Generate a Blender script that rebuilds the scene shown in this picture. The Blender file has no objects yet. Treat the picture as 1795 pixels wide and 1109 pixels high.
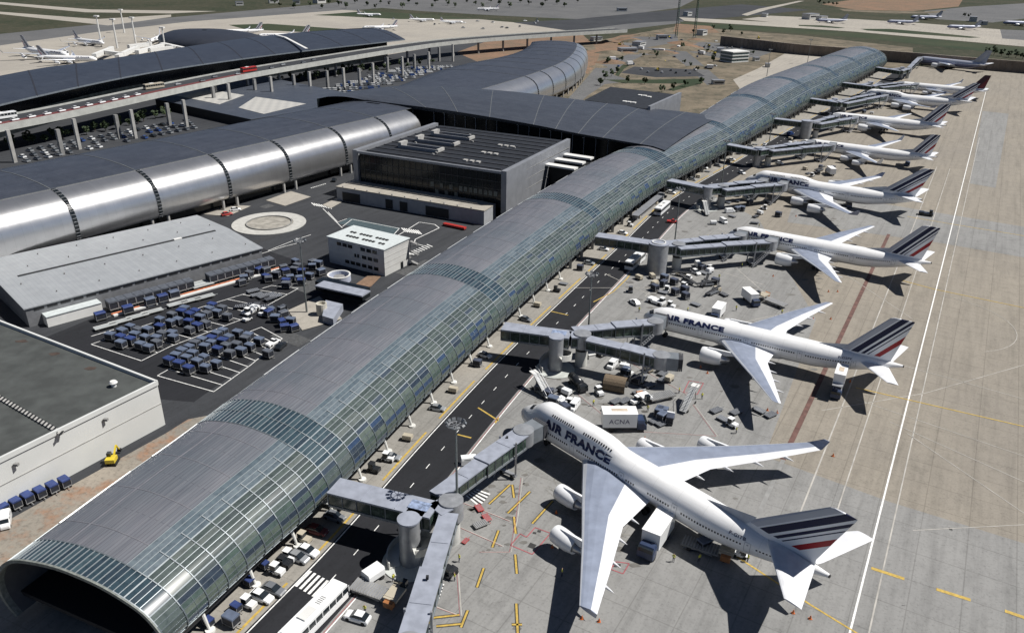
SUN_AZ, SUN_EL, SKY, SUNE, EXPO = 3.0, 54.0, .05, 5.0, 0.34
import bpy, bmesh, math, random
from mathutils import Vector, Matrix
R = math.radians
rnd = random.Random(7)
sc = bpy.context.scene
COL = sc.collection
FOC, PIT, ROL, CH = 1386.7, R(24.97), R(1.08), 93.2   # focal length in pixels of the photo, pitch, roll, height of the camera

def at(px, py, z=0.0):
    "point of the world at height z seen at a pixel of the photograph (survey of the place)"
    X = px - 897.5; Y = py - 554.5
    cr, sr = math.cos(ROL), math.sin(ROL)
    X, Y = X * cr + Y * sr, -X * sr + Y * cr
    cp, sp = math.cos(PIT), math.sin(PIT)
    dy = cp - Y / FOC * sp; dz = -sp - Y / FOC * cp; dx = X / FOC
    t = (z - CH) / dz
    return Vector((dx * t, dy * t, z))

# ------------------------------------------------------------------ materials
MATS = {}
def M(name, col, rough=.6, metal=0.0, var=.12, scale=.6, spec=.5, col2=None, bump=0.0, detail=5, coat=0.0, lo=.35, hi=.65):
    if name in MATS: return MATS[name]
    m = bpy.data.materials.new(name); m.use_nodes = True
    nt = m.node_tree; b = nt.nodes['Principled BSDF']
    b.inputs['Roughness'].default_value = rough
    b.inputs['Metallic'].default_value = metal
    b.inputs['Specular IOR Level'].default_value = spec
    if coat: b.inputs['Coat Weight'].default_value = coat; b.inputs['Coat Roughness'].default_value = .15
    c = tuple(col) + (1,)
    if var or col2:
        g = nt.nodes.new('ShaderNodeNewGeometry')
        n = nt.nodes.new('ShaderNodeTexNoise'); n.inputs['Scale'].default_value = scale; n.inputs['Detail'].default_value = detail
        nt.links.new(g.outputs['Position'], n.inputs['Vector'])
        r = nt.nodes.new('ShaderNodeValToRGB'); r.color_ramp.elements[0].position = lo; r.color_ramp.elements[1].position = hi
        d = col2 or tuple(x * (1 - var) for x in col)
        e = tuple(min(1, x * (1 + var)) for x in col) if not col2 else col
        r.color_ramp.elements[0].color = tuple(d) + (1,); r.color_ramp.elements[1].color = tuple(e) + (1,)
        nt.links.new(n.outputs['Fac'], r.inputs['Fac']); nt.links.new(r.outputs['Color'], b.inputs['Base Color'])
        if bump:
            bp = nt.nodes.new('ShaderNodeBump'); bp.inputs['Strength'].default_value = bump
            nt.links.new(n.outputs['Fac'], bp.inputs['Height']); nt.links.new(bp.outputs['Normal'], b.inputs['Normal'])
    else: b.inputs['Base Color'].default_value = c
    MATS[name] = m; return m

class NT:
    "short node writer"
    def __init__(s, m): s.m = m; s.t = m.node_tree; s.n = s.t.nodes; s.l = s.t.links; s.b = s.n['Principled BSDF']
    def node(s, kind, **kw):
        n = s.n.new('ShaderNode' + kind)
        for k, v in kw.items():
            if hasattr(n, k): setattr(n, k, v)
            else: n.inputs[k.replace('_', ' ')].default_value = v
        return n
    def math(s, op, a, b=None, c=None):
        n = s.n.new('ShaderNodeMath'); n.operation = op
        for i, x in enumerate((a, b, c)):
            if x is None: continue
            if hasattr(x, 'node'): s.l.new(x, n.inputs[i])
            else: n.inputs[i].default_value = x
        return n.outputs[0]
    def mix(s, f, a, b, blend='MIX'):
        n = s.n.new('ShaderNodeMix'); n.data_type = 'RGBA'; n.blend_type = blend
        for k, x in ((0, f), (6, a), (7, b)):
            if hasattr(x, 'node'): s.l.new(x, n.inputs[k])
            elif isinstance(x, (int, float)): n.inputs[k].default_value = x
            else: n.inputs[k].default_value = tuple(x) + (1,)
        return n.outputs[2]
    def ramp(s, f, stops, interp='LINEAR'):
        n = s.n.new('ShaderNodeValToRGB'); n.color_ramp.interpolation = interp
        e = n.color_ramp.elements
        while len(e) > 1: e.remove(e[0])
        e[0].position = stops[0][0]; e[0].color = tuple(stops[0][1]) + (1,)
        for p, c in stops[1:]:
            x = e.new(p); x.color = tuple(c) + (1,)
        s.l.new(f, n.inputs[0]); return n.outputs[0]
    def noise(s, vec, scale, detail=4, rough=.5):
        n = s.n.new('ShaderNodeTexNoise'); n.inputs['Scale'].default_value = scale; n.inputs['Detail'].default_value = detail
        n.inputs['Roughness'].default_value = rough
        s.l.new(vec, n.inputs['Vector']); return n.outputs['Fac']
def newmat(name):
    m = bpy.data.materials.new(name); m.use_nodes = True; MATS[name] = m; return NT(m)

def mat_concrete(name, base, base2, ang=60.0, slab=7.5, joint=.4, streak=.5):
    w = newmat(name); g = w.node('NewGeometry').outputs['Position']
    mp = w.node('Mapping'); mp.inputs['Rotation'].default_value = (0, 0, -R(ang)); w.l.new(g, mp.inputs['Vector']); v = mp.outputs[0]
    n1 = w.noise(v, .018, 4, .6); n2 = w.noise(v, .35, 6, .65)
    sm = w.node('Mapping'); sm.inputs['Scale'].default_value = (.06, .9, 1); w.l.new(v, sm.inputs['Vector']); n3 = w.noise(sm.outputs[0], .5, 5, .7)
    c = w.mix(w.ramp(n1, [(.3, (0, 0, 0)), (.7, (1, 1, 1))]), base, base2)
    c = w.mix(streak, c, w.ramp(n3, [(.3, (.62, .62, .62)), (.55, (1, 1, 1))]), 'MULTIPLY')
    c = w.mix(.45, c, w.ramp(n2, [(.3, (.7, .7, .7)), (.5, (1, 1, 1)), (.75, (1.08, 1.08, 1.08))]), 'MULTIPLY')
    n4 = w.noise(g, 2.2, 5, .7); c = w.mix(.8, c, w.ramp(n4, [(.28, (.6, .6, .6)), (.45, (1, 1, 1)), (.72, (1.1, 1.1, 1.1))]), 'MULTIPLY')
    # oil and tyre stains
    n5 = w.noise(g, .09, 7, .75); c = w.mix(.5, c, w.ramp(n5, [(.28, (.5, .5, .5)), (.40, (1, 1, 1))]), 'MULTIPLY')
    if joint:
        br = w.node('TexBrick', offset=0.0, squash=1.0); w.l.new(v, br.inputs['Vector'])
        br.inputs['Scale'].default_value = 1; br.inputs['Brick Width'].default_value = slab; br.inputs['Row Height'].default_value = slab
        br.inputs['Mortar Size'].default_value = .11; br.inputs['Mortar Smooth'].default_value = .3
        br.inputs['Color1'].default_value = (1, 1, 1, 1); br.inputs['Color2'].default_value = (.92, .92, .925, 1); br.inputs['Mortar'].default_value = (.45, .44, .43, 1)
        c = w.mix(joint, c, br.outputs['Color'], 'MULTIPLY')
    w.l.new(c, w.b.inputs['Base Color']); w.b.inputs['Roughness'].default_value = .85; w.b.inputs['Specular IOR Level'].default_value = .25
    return w.m
def mat_field(name, a, b, c3, s=.01, s2=.12):
    w = newmat(name); g = w.node('NewGeometry').outputs['Position']
    n1 = w.noise(g, s, 6, .65); n2 = w.noise(g, s2, 6, .7)
    c = w.mix(w.ramp(n1, [(.4, (0, 0, 0)), (.6, (1, 1, 1))]), a, b)
    c = w.mix(w.ramp(n2, [(.5, (0, 0, 0)), (.68, (1, 1, 1))]), c, c3)
    n3 = w.noise(g, 1.1, 5, .7); c = w.mix(.8, c, w.ramp(n3, [(.3, (.55, .55, .55)), (.5, (1, 1, 1)), (.75, (1.15, 1.15, 1.15))]), 'MULTIPLY')
    w.l.new(c, w.b.inputs['Base Color']); w.b.inputs['Roughness'].default_value = .95; w.b.inputs['Specular IOR Level'].default_value = .15
    return w.m

# ------------------------------------------------------------------ mesh builder
class MB:
    def __init__(s): s.v = []; s.f = []; s.m = []; s.uv = {}
    def add(s, vs, fs, mi=0):
        k = len(s.v); s.v += [tuple(x) for x in vs]
        for f in fs: s.f.append([k + i for i in f]); s.m.append(mi)
        return s
    def box(s, c, d, rz=0, mi=0, ry=0):
        c = Vector(c); x, y, z = d[0] / 2, d[1] / 2, d[2] / 2
        rot = Matrix.Rotation(rz, 3, 'Z') @ Matrix.Rotation(ry, 3, 'Y')
        vs = [c + rot @ Vector(p) for p in ((-x, -y, -z), (x, -y, -z), (x, y, -z), (-x, y, -z), (-x, -y, z), (x, -y, z), (x, y, z), (-x, y, z))]
        return s.add(vs, [(0, 3, 2, 1), (4, 5, 6, 7), (0, 1, 5, 4), (1, 2, 6, 5), (2, 3, 7, 6), (3, 0, 4, 7)], mi)
    def prism(s, pts, z0, z1, mi=0, top=None):
        n = len(pts); a = sum(pts[i][0] * pts[(i + 1) % n][1] - pts[(i + 1) % n][0] * pts[i][1] for i in range(n))
        if a < 0: pts = pts[::-1]
        vs = [(p[0], p[1], z0) for p in pts] + [(p[0], p[1], z1) for p in pts]
        s.add(vs, [tuple(range(n))[::-1]] + [(i, (i + 1) % n, n + (i + 1) % n, n + i) for i in range(n)], mi)
        s.f.append([len(s.v) - n + i for i in range(n)]); s.m.append(mi if top is None else top)
        return s
    def poly(s, pts, mi=0):
        n = len(pts); a = sum(pts[i][0] * pts[(i + 1) % n][1] - pts[(i + 1) % n][0] * pts[i][1] for i in range(n))
        if a < 0: pts = pts[::-1]
        return s.add(pts, [tuple(range(n))], mi)
    def quad(s, a, b, c, d, mi=0): return s.add([a, b, c, d], [(0, 1, 2, 3)], mi)
    def tube(s, p0, p1, r0, r1=None, n=10, mi=0, caps=True):
        p0 = Vector(p0); p1 = Vector(p1); r1 = r0 if r1 is None else r1
        d = (p1 - p0).normalized(); u = d.orthogonal().normalized(); w = d.cross(u)
        vs = [p + (u * math.cos(2 * math.pi * i / n) + w * math.sin(2 * math.pi * i / n)) * r for p, r in ((p0, r0), (p1, r1)) for i in range(n)]
        fs = [(i, (i + 1) % n, n + (i + 1) % n, n + i) for i in range(n)]
        if caps: fs += [tuple(range(n))[::-1], tuple(range(n, 2 * n))]
        return s.add(vs, fs, mi)
    def beam(s, p0, p1, w, h, mi=0):
        p0 = Vector(p0); p1 = Vector(p1); d = (p1 - p0).normalized()
        u = d.cross(Vector((0, 0, 1)))
        u = u.normalized() if u.length > 1e-4 else Vector((1, 0, 0))
        q = u.cross(d).normalized(); u *= w / 2; q *= h / 2
        vs = [p + a * u + b * q for p in (p0, p1) for a, b in ((-1, -1), (1, -1), (1, 1), (-1, 1))]
        return s.add(vs, [(0, 1, 2, 3), (7, 6, 5, 4), (0, 4, 5, 1), (1, 5, 6, 2), (2, 6, 7, 3), (3, 7, 4, 0)], mi)
    def lathe(s, c, prof, n=24, mi=0, axis='z', a0=0, a1=2 * math.pi):
        "prof: (r, h) pairs; axis z up or x forward"
        full = abs(a1 - a0 - 2 * math.pi) < 1e-6; m = n if full else n + 1
        vs = []
        for r, h in prof:
            for i in range(m):
                a = a0 + (a1 - a0) * i / n
                p = (r * math.cos(a), r * math.sin(a), h) if axis == 'z' else (h, r * math.cos(a), r * math.sin(a))
                vs.append((c[0] + p[0], c[1] + p[1], c[2] + p[2]))
        fs = []
        for j in range(len(prof) - 1):
            for i in range(n):
                k = (i + 1) % m; fs.append((j * m + i, j * m + k, (j + 1) * m + k, (j + 1) * m + i))
        return s.add(vs, fs, mi)
    def loft(s, rings, mi=0, closed=True, mf=None, caps=False):
        n = len(rings[0]); k = len(s.v)
        for r in rings: s.v += [tuple(p) for p in r]
        for j in range(len(rings) - 1):
            for i in range(n if closed else n - 1):
                a = (i + 1) % n
                s.f.append([k + j * n + i, k + j * n + a, k + (j + 1) * n + a, k + (j + 1) * n + i]); s.m.append(mf(j, i) if mf else mi)
        if caps:
            s.f.append([k + i for i in range(n)][::-1]); s.m.append(mi); s.f.append([k + (len(rings) - 1) * n + i for i in range(n)]); s.m.append(mi)
        return s
    def build(s, name, mats, parent=None, smooth=False, world=True, fix=False, angle=None):
        me = bpy.data.meshes.new(name)
        off = Vector((0, 0, 0))
        if parent is not None and world:
            off = Vector(parent.location)
            if parent.parent: off += Vector(parent.parent.location)
        me.from_pydata([(x - off[0], y - off[1], z - off[2]) for x, y, z in s.v], [], s.f)
        mats = mats if isinstance(mats, (list, tuple)) else [mats]
        for m in mats: me.materials.append(m)
        if len(mats) > 1: me.polygons.foreach_set('material_index', s.m)
        if fix:
            b = bmesh.new(); b.from_mesh(me); bmesh.ops.recalc_face_normals(b, faces=b.faces); b.to_mesh(me); b.free()
        if smooth:
            me.polygons.foreach_set('use_smooth', [True] * len(me.polygons))
            if angle: me.set_sharp_from_angle(angle=R(angle))
        me.update()
        o = bpy.data.objects.new(name, me); COL.objects.link(o)
        if parent is not None: o.parent = parent
        return o
    def top(s, name, mats, label, cat, group=None, smooth=False, origin=None, fix=False, kind=None, angle=None):
        "a thing that is a single mesh, its origin at its base"
        xs = [p[0] for p in s.v]; ys = [p[1] for p in s.v]; zs = [p[2] for p in s.v]
        org = Vector(origin or ((min(xs) + max(xs)) / 2, (min(ys) + max(ys)) / 2, min(zs)))
        s.v = [(p[0] - org[0], p[1] - org[1], p[2] - org[2]) for p in s.v]
        o = s.build(name, mats, None, smooth, fix=fix, angle=angle); o.location = org
        return tag(o, label, cat, group, kind)
def tag(o, label=None, cat=None, group=None, kind=None):
    if label: o['label'] = label
    if cat: o['category'] = cat
    if group: o['group'] = group
    if kind: o['kind'] = kind
    return o
def thing(name, label, cat, loc=(0, 0, 0), rz=0, group=None):
    o = bpy.data.objects.new(name, None); o.empty_display_size = .5; COL.objects.link(o)
    o.location = loc; o.rotation_euler = (0, 0, rz); return tag(o, label, cat, group)
def dup(root, loc, rz, label=None, group=None, scale=None):
    r = root.copy(); COL.objects.link(r); r.location = loc; r.rotation_euler = (0, 0, rz)
    if label: r['label'] = label
    if group: r['group'] = group
    elif 'group' in r and group is not None: del r['group']
    if scale: r.scale = scale
    for ch in KIDS.get(root.name, []) or [c for c in root.children]:
        c = ch.copy(); COL.objects.link(c); c.parent = r
        for g in [g for g in ch.children]:
            d = g.copy(); COL.objects.link(d); d.parent = c
    return r
KIDS = {}
def structure(name, mb, mats, **kw):
    o = mb.build(name, mats, **kw); o['kind'] = 'structure'; return o
ORD = ['first', 'second', 'third', 'fourth', 'fifth', 'sixth', 'seventh', 'eighth', 'ninth', 'tenth', 'eleventh', 'twelfth', 'thirteenth', 'fourteenth', 'fifteenth', 'sixteenth', 'seventeenth', 'eighteenth', 'nineteenth', 'twentieth']
def ordn(i):
    if i < 20: return ORD[i]
    if i == 29: return 'thirtieth'
    if i < 29: return 'twenty-' + ORD[i - 20]
    if i < 39: return 'thirty-' + ORD[i - 30]
    if i == 39: return 'fortieth'
    if i < 49: return 'forty-' + ORD[i - 40]
    return 'far'
def catmull(pts, per=8):
    out = []
    P = [Vector(p) for p in pts]; P = [2 * P[0] - P[1]] + P + [2 * P[-1] - P[-2]]
    for i in range(1, len(P) - 2):
        a, b, c, d = P[i - 1:i + 3]
        for k in range(per):
            t = k / per
            out.append(.5 * ((2 * b) + (c - a) * t + (2 * a - 5 * b + 4 * c - d) * t * t + (3 * b - a - 3 * c + d) * t ** 3))
    out.append(P[-2]); return out
def resample(pts, step):
    L = [0]
    for a, b in zip(pts, pts[1:]): L.append(L[-1] + (b - a).length)
    n = max(1, round(L[-1] / step)); out = []; j = 0
    for i in range(n + 1):
        t = L[-1] * i / n
        while j < len(L) - 2 and L[j + 1] < t: j += 1
        f = (t - L[j]) / max(1e-9, L[j + 1] - L[j]); out.append(pts[j].lerp(pts[j + 1], f))
    return out
class Path:
    def __init__(s, pts, step):
        s.p = resample(catmull([(x, y, 0) for x, y in pts]), step); s.n = len(s.p); s.step = step
        s.t = [];
        for i in range(s.n):
            d = (s.p[min(i + 1, s.n - 1)] - s.p[max(i - 1, 0)]).normalized(); s.t.append(d)
        s.r = [Vector((d.y, -d.x, 0)) for d in s.t]     # right hand side
    def pt(s, i, u, z=0):
        q = s.p[i] + s.r[i] * u; return Vector((q.x, q.y, z))
    def f(s, S, u, z=0):
        x = max(0, min(s.n - 1.001, S / s.step)); i = int(x); f = x - i
        q = s.p[i].lerp(s.p[i + 1], f) + s.r[i].lerp(s.r[i + 1], f) * u; return Vector((q.x, q.y, z))
    def head(s, S):
        i = int(max(0, min(s.n - 1, S / s.step))); return math.atan2(s.t[i].y, s.t[i].x)
    def S_of_y(s, y): return min(range(s.n), key=lambda i: abs(s.p[i].y - y)) * s.step
def strip(mb, path, u0, u1, s0, s1, z, mi=0, step=4):
    n = max(1, int((s1 - s0) / step)); k = [[path.f(s0 + (s1 - s0) * i / n, u0, z), path.f(s0 + (s1 - s0) * i / n, u1, z)] for i in range(n + 1)]
    return mb.loft([[b, a] for a, b in k], mi, closed=False)
# ------------------------------------------------------------------ palette
APRON = mat_concrete('apron_concrete', (.262, .236, .195), (.225, .205, .175))
APRON_GREY = mat_concrete('grey_concrete', (.245, .243, .235), (.21, .21, .204), streak=.6)
PALE = mat_concrete('pale_concrete', (.35, .325, .28), (.29, .27, .24), joint=0)
PAVE = mat_concrete('pavement_concrete', (.30, .28, .245), (.22, .215, .20), ang=66, slab=5, joint=.3)
ASPHALT = mat_concrete('asphalt', (.021, .022, .026), (.015, .016, .019), joint=0, streak=.6)
ASPHALT_G = mat_concrete('worn_asphalt', (.050, .053, .058), (.032, .034, .039), joint=0, streak=.7)
ROADGREY = mat_concrete('road_grey', (.13, .13, .13), (.095, .097, .10), joint=0)
DIRT2 = mat_field('dusty_strip', (.27, .24, .20), (.20, .185, .16), (.27, .15, .09), .06, .12)
GRASS = mat_field('dry_grass', (.030, .038, .022), (.050, .050, .033), (.08, .07, .05))
GREEN = mat_field('green_grass', (.030, .045, .025), (.05, .058, .034), (.035, .042, .027))
DIRT = mat_field('bare_dirt', (.185, .155, .115), (.115, .10, .075), (.06, .062, .046), .035, .1)
ORANGE_DIRT = mat_field('orange_dirt', (.22, .14, .095), (.16, .12, .085), (.12, .09, .065), .03, .2)
WHITE = M('white_paint_marking', (.72, .72, .70), .7, var=.22, scale=3)
YELLOW = M('yellow_paint_marking', (.42, .29, .06), .7, var=.2, scale=2)
REDM = M('red_paint_marking', (.30, .09, .10), .7, var=.2, scale=2)
BLACKM = M('black_paint_marking', (.03, .03, .03), .8)
RUST = M('drain_channel', (.11, .055, .045), .8, var=.3, scale=.5)
CONC = M('concrete', (.34, .335, .32), .85, var=.12, scale=.5)
CONC_D = M('concrete_dark', (.22, .22, .215), .85, var=.15, scale=.5)
LIGHT = M('pale_cladding', (.62, .62, .60), .6, var=.05, scale=.3)
GREYCL = M('grey_cladding', (.24, .25, .27), .5, metal=.3, var=.08, scale=.3)
STEEL = M('painted_steel', (.33, .34, .36), .45, metal=.4)
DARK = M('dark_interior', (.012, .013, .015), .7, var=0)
DGLASS = M('dark_glass', (.010, .013, .015), .14, var=.3, scale=.3, spec=.35)
BLACKR = M('black_roofing', (.014, .016, .020), .6, var=.25, scale=.4)
TYRE = M('tyre_rubber', (.015, .015, .015), .8, var=0)
BRWH = M('white_gloss_paint', (.78, .79, .80), .28, var=.03, scale=.8, coat=.3)

# ------------------------------------------------------------------ ground sheets
g = MB(); g.quad((-4600, -600, 0), (4600, -600, 0), (4600, 6800, 0), (-4600, 6800, 0)); structure('ground', g, GRASS)
ZL = [0.01]
def sheet(name, px, m, z=None, world=None):
    if z is None: z = ZL[0]; ZL[0] += .0022
    b = MB(); b.poly([(p[0], p[1], z) for p in (world or [at(x, y) for x, y in px])]); return structure(name, b, m)
PIER = Path([(-46, 79), (-38.5, 96.5), (-30.8, 113.7), (-16.5, 151), (-1.8, 186.7), (18.5, 232.5), (39.5, 276.6), (60.5, 316.6), (106.8, 389.2), (150.5, 459.4), (198, 535.5), (246, 608), (295, 683), (318, 717), (338, 747)], 4.05)
ROADP = Path([(-60, 10), (-46, 56), (-36, 81), (-25.8, 103.9), (-14, 134.4), (0.6, 169.9), (17.2, 206.5), (40.5, 256), (68, 313), (114, 384), (158.5, 454), (209, 528), (258, 600), (306, 674), (345, 735)], 4)
RN = ROADP.n * 4 - 5
# far country
sheet('far_taxiway', [(-60, 72), (0, 60), (150, 45), (310, 30), (560, 8), (700, -8), (900, -2), (700, 12), (600, 20), (334, 38), (167, 57), (0, 80), (-60, 90)], ROADGREY)
sheet('far_taxiway', [(-60, 20), (0, 21), (170, 34), (300, 26), (300, 30), (190, 45), (0, 25), (-60, 27)], PALE)
sheet('far_taxiway', [(-60, 2), (0, 4), (160, 17), (380, 20), (300, 24), (150, 22), (0, 8), (-60, 6)], PALE)
sheet('apron', [(-300, 140), (-60, 92), (0, 80), (167, 57), (334, 38), (470, 28), (600, 18), (760, 26), (880, 38), (1010, 48), (1040, 56), (960, 64), (830, 78), (700, 96), (600, 120), (300, 180), (0, 260), (-300, 300)], PALE)
sheet('far_tarmac', [(560, 190), (600, 110), (800, 76), (900, 62), (1010, 58), (1020, 80), (900, 140), (700, 200)], ASPHALT_G)
sheet('dirt_field', [(800, 92), (860, 70), (1020, 60), (1040, 78), (960, 84), (840, 110)], ORANGE_DIRT)
sheet('grass', [(400, 44), (470, 42), (585, 50), (690, 56), (640, 60), (560, 58), (430, 52)], GREEN)
sheet('grass', [(550, 27), (640, 20), (760, 26), (840, 34), (700, 34), (600, 29)], GREEN)
sheet('far_tarmac', [(560, -6), (1230, -6), (1190, 14), (1100, 26), (1010, 34), (880, 28), (740, 20), (640, 12)], ROADGREY)
sheet('far_road', [(1000, 42), (1130, 26), (1190, 30), (1200, 40), (1060, 56), (1000, 62)], ROADGREY)
sheet('far_road', [(900, 40), (1010, 34), (1130, 22), (1300, 8), (1420, 18), (1270, 32), (1100, 42), (1000, 55)], ASPHALT_G)
sheet('far_taxiway', [(1190, 31), (1195, 31), (1479, 46), (1640, 55), (1795, 68), (1900, 80), (1900, 92), (1795, 82), (1500, 56), (1200, 37)], PALE)
sheet('apron', [(1350, 28), (1500, 34), (1600, 40), (1753, 52), (1757, 68), (1640, 58), (1520, 49), (1440, 44), (1360, 40), (1300, 34)], PALE)
sheet('grass', [(1508, 51), (1560, 51), (1640, 58), (1720, 66), (1700, 67), (1600, 60), (1520, 54)], GREEN)
sheet('grass', [(1400, 44), (1440, 45), (1482, 49), (1470, 50), (1400, 46)], GREEN)
sheet('far_tarmac', [(1753, 52), (1900, 58), (1900, 78), (1757, 68)], ROADGREY)
sheet('far_tarmac', [(1620, 20), (1700, 12), (1900, 0), (1900, 20), (1740, 40), (1640, 34)], ROADGREY)
sheet('dirt_field', [(1440, 8), (1520, -4), (1690, -4), (1680, 12), (1600, 20), (1500, 18)], ORANGE_DIRT)
sheet('dirt_track', [(1330, 16), (1400, 2), (1410, 2), (1350, 16), (1310, 28), (1300, 26)], PALE)
sheet('dirt_track', [(1470, 16), (1520, 19), (1620, 21), (1660, 18), (1640, 24), (1560, 24), (1480, 20)], DIRT)
sheet('grass_bank', [(1190, 38), (1500, 58), (1795, 84), (1900, 94), (1900, 112), (1795, 98), (1500, 66), (1200, 46)], GREEN)
# construction land between the tubes
sheet('dirt_field', [(940, 190), (1045, 95), (1010, 78), (1100, 62), (1190, 46), (1400, 62), (1600, 84), (1600, 120), (1440, 120), (1330, 160), (1200, 215), (1130, 215), (1000, 215)], DIRT)
sheet('dirt_field', [(1040, 78), (1090, 62), (1165, 58), (1160, 70), (1120, 82), (1050, 96)], ORANGE_DIRT)
sheet('dirt_field', [(1185, 42), (1245, 46), (1262, 58), (1210, 60), (1180, 56)], ORANGE_DIRT)
sheet('dirt_field', [(985, 95), (1050, 86), (1050, 100), (1040, 120), (1030, 130), (1000, 120)], ORANGE_DIRT)
sheet('dirt_road', [(975, 195), (1008, 160), (1045, 118), (1100, 96), (1130, 96), (1085, 118), (1075, 132), (1110, 142), (1060, 148), (1030, 168), (1000, 196)], ROADGREY)
sheet('dirt_road', [(1130, 84), (1200, 88), (1225, 108), (1262, 140), (1240, 150), (1205, 118), (1180, 98), (1120, 96)], ROADGREY)
sheet('car_park', [(1195, 80), (1230, 74), (1300, 78), (1370, 86), (1330, 100), (1270, 104), (1210, 92)], ROADGREY)
sheet('car_park', [(1088, 128), (1112, 117), (1215, 122), (1236, 134), (1150, 136)], ASPHALT_G)
sheet('car_park', [(1100, 66), (1185, 60), (1190, 74), (1120, 86), (1090, 78)], ROADGREY)
sheet('grass', [(1078, 132), (1090, 115), (1108, 106), (1112, 110), (1094, 121), (1084, 134)], GREEN)
sheet('grass', [(1060, 140), (1150, 140), (1230, 138), (1232, 146), (1180, 160), (1172, 156), (1200, 147), (1090, 146)], GREEN)
sheet('pavement', [(1285, 140), (1330, 120), (1380, 92), (1560, 92), (1500, 104), (1440, 112), (1370, 135), (1300, 160)], PALE)
# landside yards
sheet('landside_asphalt', None, ASPHALT_G, world=[(-420, 40), (-40, 40), (-72, 100), (-58, 140), (-30, 200), (0, 270), (30, 330), (20, 420), (-60, 700), (-140, 800), (-360, 560)])
sheet('cart_yard', [(60, 600), (280, 700), (340, 705), (600, 520), (640, 450), (560, 420), (470, 430)], ASPHALT)
sheet('side_road', [(600, 600), (640, 560), (800, 400), (860, 380), (860, 330), (500, 330), (330, 360), (470, 440), (560, 470)], ASPHALT_G)
sheet('dirt_strip', None, DIRT2, world=[tuple(PIER.f(a, u))[:2] for a, u in ((-5, -34), (20, -34), (60, -34), (60, -40))] + [tuple(at(x, y))[:2] for x, y in ((330, 735), (290, 760), (0, 920), (-80, 960), (-120, 1060))])
# pavement below the pier, then the road, then the apron
b = MB(); strip(b, ROADP, -46, -4.9, 40, RN, .12); structure('pavement', b, PAVE)
b = MB(); strip(b, ROADP, -5, 5.2, 0, RN, .13); structure('service_road', b, ASPHALT)
ap = [tuple(ROADP.f(s, 4.9))[:2] for s in range(0, int(RN), 12)] + [(372, 770), (430, 752), (640, 690), (640, 60), (80, -40), (-60, -40)]
sheet('apron', None, APRON, z=.11, world=ap)
ap2 = [tuple(ROADP.f(s, 5.0))[:2] for s in range(0, 330, 12)] + [tuple(at(x, y))[:2] for x, y in ((1225, 330), (1330, 385), (1430, 560), (1340, 800), (1560, 880), (1900, 985))] + [(160, 40), (80, -40), (-60, -40)]
sheet('grey_apron', None, APRON_GREY, z=.122, world=ap2)
ap3 = [tuple(at(x, y))[:2] for x, y in ((1390, 355), (1500, 350), (1900, 415), (1900, 470), (1640, 425), (1380, 390))]
sheet('grey_apron', None, APRON_GREY, z=.126, world=ap3)
ap4 = [tuple(at(x, y))[:2] for x, y in ((1722, 195), (1768, 200), (1745, 330), (1700, 322))]
sheet('grey_apron', None, APRON_GREY, z=.126, world=ap4)

for k in range(16):
    x, y = rnd.uniform(300, 760), rnd.uniform(345, 640); c = at(x, y); a = R(56) + rnd.choice((0, math.pi / 2)); w_, h_ = rnd.uniform(2, 9), rnd.uniform(1.2, 3)
    q = [(c.x + math.cos(a) * s1 * w_ - math.sin(a) * s2 * h_, c.y + math.sin(a) * s1 * w_ + math.cos(a) * s2 * h_) for s1, s2 in ((-1, -1), (1, -1), (1, 1), (-1, 1))]
    sheet('asphalt_patch', None, M('asphalt_patch_%d' % (k % 2), ((.030, .031, .034), (.060, .062, .064))[k % 2], .9, var=.25, scale=1.5), z=.125 + k * .0005, world=q)
# ------------------------------------------------------------------ painted markings
class Marks(MB):
    z = .15
    def line(s, a, b, w=.3, px=True):
        a, b = ((at(*a), at(*b)) if px else (Vector((a[0], a[1], 0)), Vector((b[0], b[1], 0))))
        d = (b - a).normalized(); n = Vector((-d.y, d.x, 0)) * w / 2
        return s.add([(p.x, p.y, s.z) for p in (a - n, b - n, b + n, a + n)], [(0, 1, 2, 3)])
    def pline(s, pts, w=.3, px=True):
        for a, b in zip(pts, pts[1:]): s.line(a, b, w, px)
        return s
wh, ye, rd, bk = Marks(), Marks(), Marks(), Marks()
bk.z = .142; ye.z = .155; rd.z = .16
wd = Marks(); wd.z = .158
# long white line and drain
u60 = Vector((math.cos(R(60.15)), math.sin(R(60.15)), 0)); p0 = Vector((52.1, 88.9, 0))
wh.line(p0 - u60 * 60, p0 + u60 * 620, .32, False)
wf = Marks(); wf.z = .148
wf.line(p0 - u60 * 40 + Vector((2.2, -1.2, 0)), p0 + u60 * 420 + Vector((2.2, -1.2, 0)), .25, False)
for o_, w_ in ((-6, .25), (-11, .3)): wf.line(p0 + u60 * 25 + Vector((o_, -o_ * .57, 0)), p0 + u60 * 330 + Vector((o_, -o_ * .57, 0)), w_, False)
dr = Marks(); dr.z = .14; dr.line((1300, 965), (1385, 780), .8); structure('drain_line', dr, CONC_D)
dr = Marks(); dr.z = .145; dr.line((1372, 806), (1558, 411), 1.1); structure('drain_line', dr, RUST)
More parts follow.
